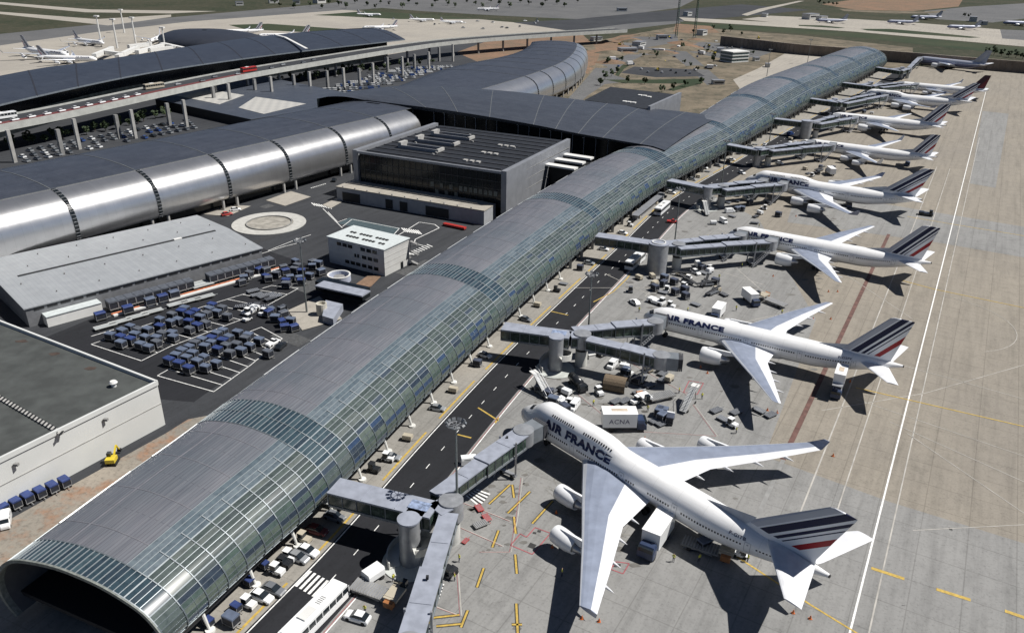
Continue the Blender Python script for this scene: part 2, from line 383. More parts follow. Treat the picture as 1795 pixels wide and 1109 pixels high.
# road dashes, edge lines
S0 = min(range(ROADP.n), key=lambda i: (ROADP.p[i] - Vector((-25.8, 103.9, 0))).length) * 4
for k in range(-4, 90):
    a = S0 + k * 6.65
    wh.line(tuple(ROADP.f(a, 0))[:2], tuple(ROADP.f(a + 1.6, 0))[:2], .16, False)
for k in range(2, int(RN / 6)):
    wh.line(tuple(ROADP.f(k * 6, -4.6))[:2], tuple(ROADP.f(k * 6 + 6, -4.6))[:2], .22, False)
    if k * 6 < 330: rd.line(tuple(ROADP.f(k * 6, 5.6))[:2], tuple(ROADP.f(k * 6 + 6, 5.6))[:2], .12, False); wh.line(tuple(ROADP.f(k * 6, 5.9))[:2], tuple(ROADP.f(k * 6 + 6, 5.9))[:2], .2, False)
    if k % 4 != 3: ye.line(tuple(ROADP.f(k * 6, -5.9))[:2], tuple(ROADP.f(k * 6 + 6, -5.9))[:2], .45, False)
for i in range(10):   # crossing
    a = S0 - 8.5 - .15 * i; u = -4.2 + i * .95
    wh.line(tuple(ROADP.f(a - 1.5, u))[:2], tuple(ROADP.f(a + 2.4, u))[:2], .5, False)
# stand lead-in lines and bars
for pts in (((1290, 975), (1420, 1060), (1500, 1109), (1560, 1150)), ((1500, 680), (1795, 748), (1900, 775)), ((1580, 492), (1640, 508), (1795, 540), (1900, 560)),
            ((1590, 380), (1660, 392), (1795, 414)), ((903, 842), (905, 1120))):
    if pts[0][0] != 903: ye.pline(pts, .35)
def bar(a, b): ye.line(a, b, .34); bk.line(a, b, .66)
for a, b in (((857, 884), (894, 850)), ((898, 850), (901, 873)), ((890, 900), (929, 862)), ((933, 918), (969, 878)), ((901, 906), (904, 936)), ((863, 960), (874, 930)),
             ((836, 1030), (848, 996)), ((903, 972), (906, 1006)), ((905, 1058), (908, 1120)), ((760, 1083), (806, 1078)), ((765, 1098), (808, 1094)), ((808, 1100), (820, 1070)), ((897, 1095), (915, 1095))): bar(a, b)
for a, b in (((1527, 996), (1585, 1015)), ((1641, 1033), (1701, 1052)), ((1761, 1071), (1822, 1092))): ye.line(a, b, .7)
ye.line((838, 715), (874, 738), .4); ye.line((874, 732), (868, 742), .4); ye.line((965, 546), (996, 553), .35); ye.line((802, 762), (826, 768), .4)
ye.pline([(1040, 530), (1075, 512), (1098, 490), (1106, 480)], .35)
# hatched squares
for q in (((817, 870), (836, 858), (860, 866), (840, 889)), ((750, 1048), (762, 1022), (779, 1024), (770, 1050))):
    P = [at(*p) for p in q]; bk.poly([(p.x, p.y, bk.z) for p in P]); N = 9
    for i in range(0, N, 2):
        a, b_ = P[0].lerp(P[1], i / N), P[0].lerp(P[1], (i + 1) / N); c, d = P[3].lerp(P[2], (i + 1) / N), P[3].lerp(P[2], i / N)
        wd.add([(p.x, p.y, wd.z) for p in (a, b_, c, d)], [(0, 1, 2, 3)])
# stand safety lines (white with red edge)
for pts in (((913, 838), (905, 905), (893, 968), (840, 968)), ((805, 925), (880, 958)), ((806, 880), (893, 914)), ((800, 995), (806, 1080)), ((757, 1062), (800, 1078)),
            ((1030, 595), (1200, 690), (1255, 765), (1090, 755)), ((1010, 690), (1065, 735))):
    rd.pline(pts, .07); wf.pline([(x + 3, y) for x, y in pts], .16)
for pts in (((895, 956), (912, 936), (923, 942), (938, 925), (965, 935), (933, 972), (895, 956)), ((1198, 688), (1208, 668), (1233, 672), (1222, 692), (1198, 688)),
            ((1070, 998), (1080, 985), (1103, 988), (1092, 1006), (1070, 998))): rd.pline(pts, .22)
for pts in (((1000, 505), (1150, 505)), ((1060, 480), (1250, 570)), ((1130, 520), (1155, 500)), ((1240, 470), (1340, 500)), ((1280, 570), (1420, 540)), ((1290, 470), (1370, 540)), ((1260, 400), (1350, 470)), ((1210, 440), (1340, 460))):
    wf.pline(pts, .2)
for pts in (((1290, 410), (1420, 440), (1600, 560)), ((1400, 590), (1795, 700)), ((1795, 640), (1620, 690), (1440, 720)), ((1560, 740), (1795, 845)), ((1500, 700), (1795, 800)), ((1600, 930), (1795, 920)), ((1590, 760), (1795, 900))):
    wf.pline(pts, .18)
def arc_px(cx, cy, r, a0, a1, n=16):
    c = at(cx, cy); return [(c.x + r * math.cos(R(a0 + (a1 - a0) * i / n)), c.y + r * math.sin(R(a0 + (a1 - a0) * i / n))) for i in range(n + 1)]
wf.pline(arc_px(1640, 560, 20, -80, 60), .16, False)
# small pit lids in the red boxes
for x, y, w_ in ((937, 934, .5), (945, 931, .6), (1212, 676, .5), (1222, 677, .4), (1078, 992, .5), (1085, 990, .5), (1666, 927, .7), (1583, 1061, .1)): bk.line((x - 3, y), (x + 3, y + 1), w_)
bk.line((927, 955), (938, 959), 1.2)
# cart yard bays
def bay_block(A, B, n):
    A = [at(*p) for p in A]; B = [at(*p) for p in B]
    def lp(P, t):
        L = [(q - p).length for p, q in zip(P, P[1:])]; T = t * sum(L)
        for p, q, l in zip(P, P[1:], L):
            if T <= l + 1e-6: return p.lerp(q, T / l)
            T -= l
        return P[-1]
    for i in range(n + 1):
        wh.line(tuple(lp(A, i / n))[:2], tuple(lp(B, i / n))[:2], .2, False)
    for P in (A, B): wh.pline([tuple(p)[:2] for p in P], .2, False)
bay_block([(160, 604), (254, 571), (359, 537), (476, 501)], [(248, 633), (298, 608), (425, 560), (523, 506)], 11)
bay_block([(276, 659), (360, 612), (458, 574)], [(375, 687), (440, 640), (495, 594)], 9)
for pts in (((160, 590), (200, 578)), ((456, 446), (500, 432), (530, 425)), ((470, 440), (520, 420), (545, 412)), ((575, 372), (592, 390), (608, 384)), ((566, 366), (600, 400)), ((600, 398), (617, 385), (700, 401), (690, 412))):
    wh.pline(pts, .25)
for i in range(8): wh.line((704 + i * 4, 400 + i * .6), (711 + i * 4, 407 + i * .6), .45); wh.line((716 + i * 4.6, 443 - i * 2), (726 + i * 4.6, 447 - i * 2), .45); wh.line((546 + i * 4.2, 356 + i * .8), (552 + i * 4.2, 361 + i * .8), .4)
for pts in (((690, 418), (735, 390), (762, 394), (770, 400), (728, 420), (726, 427), (745, 432)),): wh.pline(pts, .3)
for i in range(9): wh.line((545 + i * 3, 330 - i * .9), (547 + i * 3, 330 - i * .9), .8)
structure('road_marking', wh, WHITE); structure('faded_marking', wf, M('faded_marking', (.36, .345, .315), .8, var=.2, scale=.3)); structure('yellow_marking', ye, YELLOW)
structure('red_marking', rd, REDM); structure('black_marking', bk, BLACKM); structure('hatch_marking', wd, WHITE)
st_r = random.Random(5); stn = MB()
for (x0, y0, n, sx, sy) in ((1150, 900, 26, 130, 90), (1050, 700, 26, 90, 40), (1300, 640, 26, 120, 50), (1160, 520, 20, 80, 40), (1400, 470, 22, 110, 40), (1250, 400, 16, 70, 30), (1440, 370, 16, 90, 20), (880, 900, 30, 60, 90)):
    for _ in range(n):
        c = at(x0 + st_r.gauss(0, sx * .6), y0 + st_r.gauss(0, sy * .6)); r = st_r.uniform(.15, .9) ** 1.5; k = len(stn.v); m = 9
        stn.add([(c.x + r * (1 + st_r.uniform(-.35, .35)) * math.cos(6.283 * i / m) * 1.5, c.y + r * (1 + st_r.uniform(-.35, .35)) * math.sin(6.283 * i / m), .139) for i in range(m)], [tuple(range(m))])
structure('oil_stain', stn, M('oil_stain', (.13, .125, .115), .6, var=.2))
tyr = Marks(); tyr.z = .1395
for k in range(16):
    a = (st_r.uniform(905, 1000), st_r.uniform(700, 900)); a2 = (a[0] + st_r.uniform(60, 200), a[1] + st_r.uniform(-90, 60)); mid = ((a[0] + a2[0]) / 2 + st_r.uniform(-25, 25), (a[1] + a2[1]) / 2 + st_r.uniform(-25, 25))
    for off in (0, 2.2):
        P = resample(catmull([tuple(at(x + off * 4, y)) for x, y in (a, mid, a2)], 6), 2); tyr.pline([tuple(p)[:2] for p in P], .14, False)
structure('tyre_track', tyr, M('tyre_track', (.19, .185, .17), .8, var=.2, scale=2))
b = MB(); c = at(472, 392); b.lathe((c.x, c.y, 0), [(13.2, .1), (13.2, .3), (8.6, .3), (8.6, .12)], 48); structure('roundabout', b, M('island_kerb', (.40, .395, .37), .8, var=.1))
b = MB(); b.lathe((c.x, c.y, 0), [(0.01, .2), (8.6, .2)], 40); structure('roundabout_centre', b, M('island_gravel', (.26, .245, .215), .9, var=.25, scale=.4))
b = MB(); b.lathe((c.x, c.y, 0), [(8.2, .32), (8.2, .6), (7.9, .6), (7.9, .32)], 40); structure('roundabout_kerb', b, CONC_D)
for q, nm, mt in ((((592, 392), (612, 382), (702, 400), (690, 413)), 'planted_bed', M('dark_teal_cover', (.06, .085, .095), .5)),): sheet('planted_bed', q, mt, z=.09)
sheet('dirt_patch', [(616, 505), (645, 484), (668, 486), (650, 504)], ORANGE_DIRT, z=.3)
sheet('dirt_patch', [(300, 330), (395, 315), (420, 330), (330, 350)], PALE, z=.25)
sheet('pavement', [(466, 352), (510, 336), (545, 346), (500, 362)], PALE, z=.25)
sheet('pavement', [(565, 360), (590, 348), (600, 355), (580, 366)], PALE, z=.25)
sheet('pavement', [(352, 376), (395, 360), (440, 362), (400, 380)], PALE, z=.25)
sheet('pavement', [(505, 545), (560, 520), (600, 560), (530, 580)], PALE, z=.25)
# ------------------------------------------------------------------ glass pier terminal
def mat_glass(name, cols, rough=.14, cellu=4.05, cellv=.97, blue=True):
    w = newmat(name); uv = w.node('UVMap').outputs[0]
    sp = w.node('SeparateXYZ'); w.l.new(uv, sp.inputs[0])
    fu = w.math('FLOOR', w.math('DIVIDE', sp.outputs[0], cellu)); fv = w.math('FLOOR', w.math('DIVIDE', sp.outputs[1], cellv))
    cb = w.node('CombineXYZ'); w.l.new(fu, cb.inputs[0]); w.l.new(fv, cb.inputs[1])
    wn = w.node('TexWhiteNoise'); wn.noise_dimensions = '2D'; w.l.new(cb.outputs[0], wn.inputs['Vector'])
    c = w.ramp(wn.outputs['Value'], cols, 'CONSTANT' if blue else 'LINEAR')
    n = w.noise(uv, .9, 5, .7); c = w.mix(.7, c, w.ramp(n, [(.3, (.45, .5, .5)), (.5, (1, 1, 1)), (.7, (1.25, 1.3, 1.2))]), 'MULTIPLY')
    w.l.new(c, w.b.inputs['Base Color']); w.b.inputs['Roughness'].default_value = rough; w.b.inputs['Specular IOR Level'].default_value = .55
    rr = w.math('MULTIPLY_ADD', wn.outputs['Value'], .16, rough); w.l.new(rr, w.b.inputs['Roughness'])
    return w.m
GL_SIDE = mat_glass('green_glass', [(0, (.055, .07, .068)), (.35, (.07, .088, .084)), (.6, (.045, .058, .06)), (.75, (.085, .10, .096)), (.93, (.04, .055, .075))])
GL_LOW = mat_glass('clear_glass', [(0, (.055, .078, .068)), (.3, (.03, .05, .095)), (.42, (.025, .035, .05)), (.52, (.085, .105, .09)), (.8, (.07, .09, .075))])
GL_TOP = mat_glass('blue_glass', [(0, (.09, .115, .135)), (.4, (.11, .135, .155)), (.75, (.075, .10, .12))], .2)
GL_RING = mat_glass('ring_glass', [(0, (.03, .05, .065)), (.45, (.045, .07, .085)), (.8, (.025, .04, .055))], .12)
def mat_roofmetal():
    w = newmat('rooflight_metal'); uv = w.node('UVMap').outputs[0]
    m1 = w.node('Mapping'); m1.inputs['Scale'].default_value = (.09, 1.9, 1); w.l.new(uv, m1.inputs[0])
    n1 = w.noise(m1.outputs[0], 1.0, 4, .7)
    br = w.node('TexBrick', offset=.5); w.l.new(uv, br.inputs['Vector']); br.inputs['Scale'].default_value = 1
    br.inputs['Brick Width'].default_value = 8.1; br.inputs['Row Height'].default_value = .62; br.inputs['Mortar Size'].default_value = .045
    br.inputs['Color1'].default_value = (.148, .162, .180, 1); br.inputs['Color2'].default_value = (.175, .187, .202, 1); br.inputs['Mortar'].default_value = (.10, .105, .12, 1)
    c = w.mix(.8, br.outputs['Color'], w.ramp(n1, [(.3, (.66, .66, .7)), (.5, (1, 1, 1)), (.72, (1.3, 1.26, 1.25))]), 'MULTIPLY')
    n2 = w.noise(uv, .05, 4, .6); c = w.mix(.6, c, w.ramp(n2, [(.35, (.75, .8, .85)), (.6, (1.1, 1.02, 1.05))]), 'MULTIPLY')
    w.l.new(c, w.b.inputs['Base Color']); w.b.inputs['Metallic'].default_value = .25; w.b.inputs['Roughness'].default_value = .48; return w.m
ROOFM = mat_roofmetal()
MULL = M('mullion_lit', (.27, .30, .315), .45, metal=.3, var=.05)  # paler tone: brighter reflection on the upper frames put into the colour
MULL_D = M('mullion_dim', (.13, .155, .17), .4, metal=.4, var=.05)  # same frames lower down: dimmer reflection put into the colour
SEC0 = catmull([(u, z, 0) for u, z in ((-2.8, 3.3), (-1.2, 4.2), (-0.4, 5.1), (0, 6.3), (-0.15, 7.8), (-1.0, 9.6), (-2.9, 11.8), (-5.8, 13.4), (-9.6, 14.8), (-13.4, 15.5), (-17.7, 15.8), (-22.4, 15.3), (-26.6, 14.2), (-29.5, 12), (-31.4, 9), (-32.1, 6), (-31.6, 3), (-30, .3))], 6)
VS = .97; SEC = resample(SEC0, VS); NV = len(SEC) - 1
PL = (PIER.n - 1) * PIER.step
def pier_pt(i, k, off=0.0, sec=None):
    q = (sec or SEC)[k]; n0 = (sec or SEC)[max(0, k - 1)]; n1 = (sec or SEC)[min(len(sec or SEC) - 1, k + 1)]
    t = (n1 - n0).normalized(); nx, nz = t.y, -t.x          # outward normal of the section
    u, z = q.x + nx * off, q.y + nz * off
    S = i * PIER.step if i >= 0 else 0
    q_ = max(0, min(1, (S - 330) / 170)); q_ = q_ * q_ * (3 - 2 * q_); u *= 1 + .28 * q_; z = 3.3 + (z - 3.3) * (1 + .28 * q_)
    m_ = max(0, 1 - S / 45) ** 1.2; z = 3.3 + (z - 3.3) * (1 - .15 * m_); u = -16 + (u + 16) * (1 - .05 * m_)
    e = (PL - S) / 26.0
    if e < 1:
        f = math.sqrt(max(0, 1 - (1 - e) ** 2)) * .97 + .03; u = -15.5 + (u + 15.5) * f; z = 3.6 + (z - 3.6) * (f ** .8)
    p = PIER.pt(min(i, PIER.n - 1), u, z)
    if S < 22: p -= PIER.t[i] * ((1 - S / 22) * (-u) * .07)     # the mouth is cut slightly askew
    return p
IA = min(range(NV), key=lambda k: abs(SEC[k].x + 9.6) + (0 if SEC[k].y > 12 else 99))
IB = min(range(NV), key=lambda k: abs(SEC[k].x + 29.2) + (0 if SEC[k].y > 9 else 99))
ring_s = [0] + [PIER.S_of_y(y) for y in (113.7, 184, 254, 322)]
st = 77.5
while ring_s[-1] + st < PL - 10: ring_s.append(ring_s[-1] + st)
def in_ring(S):
    return any(a - .1 <= S < a + (8.1 if j else 4.0) for j, a in enumerate(ring_s))
ter = thing('pier_terminal', 'long curved airport pier with green glass skin and grey metal roof panels', 'terminal', PIER.f(0, -16, 0))
def uvmesh(mb, uvs, name, mats, parent, smooth=True):
    o = mb.build(name, mats, parent, smooth); l = o.data.uv_layers.new(name='UVMap')
    for i, lp in enumerate(o.data.loops): l.data[i].uv = uvs[lp.vertex_index]
    return o
VL = [0]
for a, b_ in zip(SEC, SEC[1:]): VL.append(VL[-1] + (b_ - a).length)
mb = MB(); uvs = []
for i in range(PIER.n):
    for k in range(NV + 1): mb.v.append(tuple(pier_pt(i, k))); uvs.append((i * PIER.step + .01, k * VS + .01))
for i in range(PIER.n - 1):
    S = i * PIER.step; ring = in_ring(S)
    for k in range(NV):
        a = i * (NV + 1) + k; mb.f.append([a, a + 1, a + NV + 2, a + NV + 1])
        if IA <= k < IB: mi = 2 if ring else 3
        elif IA - 4 <= k < IA: mi = 2 if ring else 1
        elif k < IA: mi = 4 if 4 <= k <= 8 and not ring else (2 if ring and k > 9 else 0)
        else: mi = 2
        mb.m.append(mi)
# the roof panels are a part of their own
roof = MB(); gl = MB(); ruv, guv = [], []
roof.v = mb.v; gl.v = list(mb.v)
for f, m_ in zip(mb.f, mb.m):
    (roof if m_ == 3 else gl).f.append(f); (roof if m_ == 3 else gl).m.append(0 if m_ == 3 else m_)
def compact(b, uvs):
    used = sorted({i for f in b.f for i in f}); mp = {v: j for j, v in enumerate(used)}
    b.v = [b.v[i] for i in used]; b.f = [[mp[i] for i in f] for f in b.f]; return [uvs[i] for i in used]
ruv = compact(roof, uvs); guv = compact(gl, uvs)
uvmesh(gl, guv, 'glass_skin', [GL_SIDE, GL_TOP, GL_RING, GL_SIDE, GL_LOW], ter)
uvmesh(roof, ruv, 'roof_panels', ROOFM, ter)
def ribbon(mb, line, ups, w, h, mi=0):
    "box section bar following a line, standing h proud"
    rings = []
    for i, p in enumerate(line):
        t = (line[min(i + 1, len(line) - 1)] - line[max(i - 1, 0)]).normalized(); n = ups[i]; s = t.cross(n).normalized() * w / 2
        rings.append([p - s - n * .03, p - s + n * h, p + s + n * h, p + s - n * .03])
    return mb.loft(rings, mi)
mul = MB(); tr = MB(); tr2 = MB()
def nrm(i, k): return (pier_pt(i, k, 1.0) - pier_pt(i, k)).normalized()
NRM = [[nrm(i, k) for k in range(NV + 1)] for i in range(PIER.n)]
for k in list(range(1, IA + 1)) + [IB, IB + 2, IB + 4, IB + 6, IB + 8]:
    if k > NV: continue
    ribbon(mul if k > 8 else tr, [pier_pt(i, k) for i in range(PIER.n - 4)], [NRM[i][k] for i in range(PIER.n - 4)], .09 if k % 5 else .2, .07)
for k in range(IA + 1, IB):     # glazing bars of the glass rings only
    for j, a in enumerate(ring_s):
        i0 = round(a / PIER.step); i1 = i0 + (2 if j else 1)
        if i1 < PIER.n: ribbon(mul, [pier_pt(i, k) for i in range(i0, i1 + 1)], [NRM[i][k] for i in range(i0, i1 + 1)], .13, .08)
for i in range(0, PIER.n - 4):
    r_ = in_ring(i * PIER.step) or in_ring((i - 1) * PIER.step)
    ks = range(1, 9); ribbon(tr, [pier_pt(i, k) for k in ks], [NRM[i][k] for k in ks], .2, .13)
    ks = range(8, IA - 1); ribbon(tr2, [pier_pt(i, k) for k in ks], [NRM[i][k] for k in ks], .16, .12)  # upper half of each arch takes the tone of brighter reflection
    if r_: ribbon(tr, [pier_pt(i, k) for k in range(IA - 2, IB + 3)], [NRM[i][k] for k in range(IA - 2, IB + 3)], .2, .07)
mul.build('glazing_bars', MULL, ter); half = tr
for i in range(0, PIER.n - 6):
    if not in_ring(i * PIER.step):
        ks = range(1, 9); P_h = [pier_pt(i, k).lerp(pier_pt(i + 1, k), .5) for k in ks]; ribbon(half, P_h, [NRM[i][k] for k in ks], .08, .05)
tr.build('frame_arches', MULL_D, ter); tr2.build('frame_arches', MULL, ter)
# raised seams on the roof panels every 8 m and the ridge line
sm_ = MB()
for i in range(2, PIER.n - 4, 2):
    if not in_ring(i * PIER.step): ribbon(sm_, [pier_pt(i, k) for k in range(IA, IB + 1, 2)], [NRM[i][k] for k in range(IA, IB + 1, 2)], .14, .05)
KM = (IA + IB) // 2 + 2
ribbon(sm_, [pier_pt(i, KM) for i in range(1, PIER.n - 6)], [NRM[i][KM] for i in range(1, PIER.n - 6)], .22, .07)
sm_.build('roof_seams', M('roof_seam', (.20, .20, .22), .5, metal=.3), ter)
gut = MB()
for j in range(2, PIER.n - 10, 4):
    if in_ring(j * PIER.step): continue
    gut = MB(); ribbon(gut, [pier_pt(i, IB - 1) for i in range(j, j + 4)], [NRM[i][IB - 1] for i in range(j, j + 4)], .4, .12)
    gut.build('gutter_flashing', M('sunlit_flashing', (.75, .77, .76), .3, metal=.6), ter)  # sunlit stretches of the gutter, the sunlight put into the bright colour
# mouth: concrete rim, inner lining and dark end wall
ins = [pier_pt(0, k, -.5) for k in range(NV + 1)]; out = [pier_pt(0, k, .12) for k in range(NV + 1)]
rim = MB(); back = [pier_pt(1, k, -.9) - PIER.t[0] * 2.4 for k in range(NV + 1)]
rim.loft([[out[k] for k in range(NV + 1)], [out[k] - PIER.t[0] * .3 for k in range(NV + 1)], [ins[k] - PIER.t[0] * .3 for k in range(NV + 1)], [ins[k] + PIER.t[0] * .6 for k in range(NV + 1)]], 0, closed=False)
rim.build('mouth_rim', M('rim_concrete', (.17, .185, .17), .7, var=.25, scale=2), ter, fix=True)
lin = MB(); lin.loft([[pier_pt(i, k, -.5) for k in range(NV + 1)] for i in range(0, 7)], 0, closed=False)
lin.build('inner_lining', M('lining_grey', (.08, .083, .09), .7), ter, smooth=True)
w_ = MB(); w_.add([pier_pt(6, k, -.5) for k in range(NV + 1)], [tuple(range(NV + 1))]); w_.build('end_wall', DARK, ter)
w_ = MB()
for k in range(1, 12): q = PIER.f(6 * 4.05 - .4, -2.5 - k * 2.4, 0); w_.beam((q.x, q.y, 3.4), (q.x, q.y, 13.2 if 2 < k < 10 else 9.5), .16, .16)
for z in (6, 9): w_.beam(PIER.f(6 * 4.05 - .5, -2.5, z), PIER.f(6 * 4.05 - .5, -30, z), .16, .16)
w_.build('end_glazing_bars', MULL_D, ter)
fl = MB(); fl.loft([[PIER.pt(0, -2.2, 3.3), PIER.pt(0, -31, 3.3), PIER.pt(0, -31, 2.6), PIER.pt(0, -2.2, 2.6)], [PIER.pt(6, -2.2, 3.3), PIER.pt(6, -31, 3.3), PIER.pt(6, -31, 2.6), PIER.pt(6, -2.2, 2.6)]], 0, caps=True)
fl.build('end_deck', DARK, ter)
# rim beam under the glass, ground floor and slanted columns
be = MB(); be.loft([[PIER.pt(i, -1.5, 4.25), PIER.pt(i, -1.9, 3.5), PIER.pt(i, -3.4, 3.1), PIER.pt(i, -6, 3.1), PIER.pt(i, -6, 3.5), PIER.pt(i, -3, 4.2)] for i in range(0, PIER.n - 5)], 0, caps=True)
be.build('edge_beam', CONC_D, ter)
un = MB(); un.loft([[PIER.pt(i, -3, 3.2), PIER.pt(i, -30, 3.2), PIER.pt(i, -30, 3.0), PIER.pt(i, -3, 3.0)] for i in range(2, PIER.n - 5)], 0, caps=True); un.build('floor_slab', CONC_D, ter)
gf = MB(); gf.loft([[PIER.pt(i, -7.5, .12), PIER.pt(i, -7.5, 3.05), PIER.pt(i, -27, 3.05), PIER.pt(i, -27, .12)] for i in range(10, PIER.n - 6)], 0, caps=True); gf.build('ground_floor', DGLASS, ter)
for k in range(0, 70):
    S = 8 + k * 10.2
    if S > PL - 22: break
    c = MB(); a = PIER.f(S, -2.4, 3.4); d = PIER.f(S, -1.4, .12)
    if k < 16: c.tube(d, a, .2, .34, 8); c.tube(PIER.f(S, -1.35, .12), PIER.f(S, -1.35, .45), .75, .75, 12)
    else: c.beam(PIER.f(S, -2.2, .12), PIER.f(S, -2.2, 3.3), .9, 1.3); c.beam(PIER.f(S + .6, -4, .12), PIER.f(S + .6, -4, 3.2), .5, 3)
    c.build('column', M('column_white', (.62, .62, .59), .7) if k < 16 else CONC_D, ter)

# ------------------------------------------------------------------ silver shell terminal, two wings
def silver(mb_path, name, label, seams, wscale=None, taper=None, cols=(), i0s=0):
    P = mb_path; root = thing(name, label, 'terminal', P.f(0, -20, 0))
    sec = [(-3.5, 4.2), (-.8, 4.3), (0, 5.4), (.15, 7.5), (0.1, 10), (-.3, 12.3), (-1.1, 14.5), (-2.2, 16), (-3.8, 17.5), (-6.4, 18.9), (-9.8, 19.9), (-17, 20.7), (-25, 21.1), (-34, 21.1), (-42, 20.6), (-48, 19.9), (-48.6, 18.6), (-48.6, 15.5)]
    M0 = 10
    def pt(i, k, off=0.0):
        u, z = sec[k]; a, b_ = sec[max(0, k - 1)], sec[min(len(sec) - 1, k + 1)]; t = Vector((b_[0] - a[0], b_[1] - a[1])).normalized()
        u += t.y * off; z -= t.x * off
        S = i * P.step; f = wscale(S) if wscale else 1; u *= f if u < -10 else 1
        if taper:
            e = taper(S); u = -24 + (u + 24) * e; z = 4.2 + (z - 4.2) * (e ** .7)
        return P.pt(i, u, z)
    n = P.n
    def shell(k0, k1, nm, m, ia=0):
        b = MB(); b.loft([[pt(i, k) for k in range(k0, k1 + 1)] for i in range(ia, n)], 0, closed=False); return b.build(nm, m, root, smooth=True)
    shell(0, M0, 'metal_shell', SILVER, i0s); shell(M0, len(sec) - 1, 'roof', DROOF)
    e = MB()
    for i in (n - 1,): e.add([pt(i, k) for k in range(len(sec))], [tuple(range(len(sec)))])
    if not taper: e.build('end_wall', DARK, root)
    uw = MB(); uw.loft([[P.pt(i, -5, 4.3), P.pt(i, -46, 4.3), P.pt(i, -46, 0), P.pt(i, -5, 0)] for i in range(0, n - (6 if taper else 0))], 0, caps=True); uw.build('ground_floor', DGLASS, root)
    for s in seams:
        b = MB(); i = s / P.step; i0 = int(i)
        if i0 + 2 >= n: continue
        b.loft([[pt(i0, k, .12), pt(i0, k, .12).lerp(pt(i0 + 1, k, .12), 1.5 / P.step)] for k in range(0, M0 + 1)], 0, closed=False)
        b.build('window_band', DGLASS, root)
        b = MB()
        for k in range(1, M0):
            for t in (.25, .75):
                a = pt(i0, k, .2).lerp(pt(i0, k + 1, .2), t); d = (pt(i0 + 1, k, .2).lerp(pt(i0 + 1, k + 1, .2), t) - a).normalized() * 1.5; b.beam(a, a + d, .14, .1)
        b.build('band_bars', STEEL, root)
        b = MB(); ribbon(b, [pt(i0, k) for k in range(M0, len(sec) - 2)], [Vector((0, 0, 1))] * (len(sec) - 2 - M0), .35, .12); b.build('roof_seam', M('roof_seam_line', (.10, .108, .115), .6), root)
    b = MB(); ribbon(b, [pt(i, M0, .02) for i in range(n)], [Vector((0, 0, 1))] * n, .3, .1); b.build('roof_edge_line', M('roof_seam_line', (.10, .108, .115), .6), root)
    for s in cols:
        b = MB(); b.tube(P.f(s, -1.4, 0), P.f(s, -1.4, 4.6), .55, .55, 12); b.build('column', CONC, root)
    return root
def mat_silver():
    w = newmat('silver_shell'); g = w.node('NewGeometry').outputs['Position']
    n = w.noise(g, .22, 5, .65); c = w.ramp(n, [(.3, (.55, .55, .55)), (.7, (.62, .62, .62))])
    br = w.node('TexBrick', offset=.5); mp = w.node('Mapping'); mp.inputs['Rotation'].default_value = (0, 0, -R(56)); w.l.new(g, mp.inputs[0]); w.l.new(mp.outputs[0], br.inputs['Vector'])
    br.inputs['Scale'].default_value = 1; br.inputs['Brick Width'].default_value = 3.0; br.inputs['Row Height'].default_value = 40; br.inputs['Mortar Size'].default_value = .03
    br.inputs['Color1'].default_value = (1, 1, 1, 1); br.inputs['Color2'].default_value = (.93, .93, .93, 1); br.inputs['Mortar'].default_value = (.72, .72, .72, 1)
    c = w.mix(.8, c, br.outputs[0], 'MULTIPLY'); w.l.new(c, w.b.inputs['Base Color'])
    w.b.inputs['Metallic'].default_value = .88
    n2 = w.noise(g, .5, 4, .6); w.l.new(w.math('MULTIPLY_ADD', n2, .05, .27), w.b.inputs['Roughness']); return w.m
SILVER = mat_silver()
def mat_droof(name, ang, col=(.048, .055, .072)):
    w = newmat(name); g = w.node('NewGeometry').outputs['Position']
    mp = w.node('Mapping'); mp.inputs['Rotation'].default_value = (0, 0, -R(ang)); w.l.new(g, mp.inputs[0])
    br = w.node('TexBrick', offset=0.5); w.l.new(mp.outputs[0], br.inputs['Vector']); br.inputs['Scale'].default_value = 1
    br.inputs['Brick Width'].default_value = 12; br.inputs['Row Height'].default_value = 1.6; br.inputs['Mortar Size'].default_value = .09
    br.inputs['Color1'].default_value = tuple(col) + (1,); br.inputs['Color2'].default_value = tuple(x * 1.18 for x in col) + (1,); br.inputs['Mortar'].default_value = tuple(x * .7 for x in col) + (1,)
    n = w.noise(g, .15, 6, .7); c = w.mix(.7, br.outputs[0], w.ramp(n, [(.3, (.72, .74, .78)), (.5, (1, 1, 1)), (.72, (1.25, 1.22, 1.18))]), 'MULTIPLY')
    n3 = w.noise(g, 1.5, 4, .7); c = w.mix(.5, c, w.ramp(n3, [(.35, (.8, .8, .8)), (.65, (1.15, 1.15, 1.15))]), 'MULTIPLY')
    w.l.new(c, w.b.inputs['Base Color']); w.b.inputs['Roughness'].default_value = .5; w.b.inputs['Metallic'].default_value = .2; return w.m
DROOF = mat_droof('dark_standing_seam', 56)
SP = Path([(-205, 148), (-170, 202), (-142, 242.6), (-125.5, 267.4), (-109.2, 292), (-92.7, 317), (-76, 343.5), (-59.5, 369), (-46, 391)], 3)
S1 = SP.S_of_y(242.6)
silver(SP, 'shell_terminal', 'near wing of the silver metal terminal with dark roof, ending beside the black glass block', [S1 - 60, S1 - 30, S1, SP.S_of_y(268), SP.S_of_y(293), SP.S_of_y(318.5), SP.S_of_y(344.5), SP.S_of_y(370)],
       cols=[SP.S_of_y(y) + d for y in (243, 267, 293, 318.5, 344.5, 370) for d in (-2.2, 4.2)])
FP = Path([(-46, 391), (-28.5, 424), (-8, 465), (14, 512), (29.4, 550), (40, 580), (49, 617), (56, 660), (60, 700), (60, 735), (57, 765)], 3)
FL = (FP.n - 1) * 3
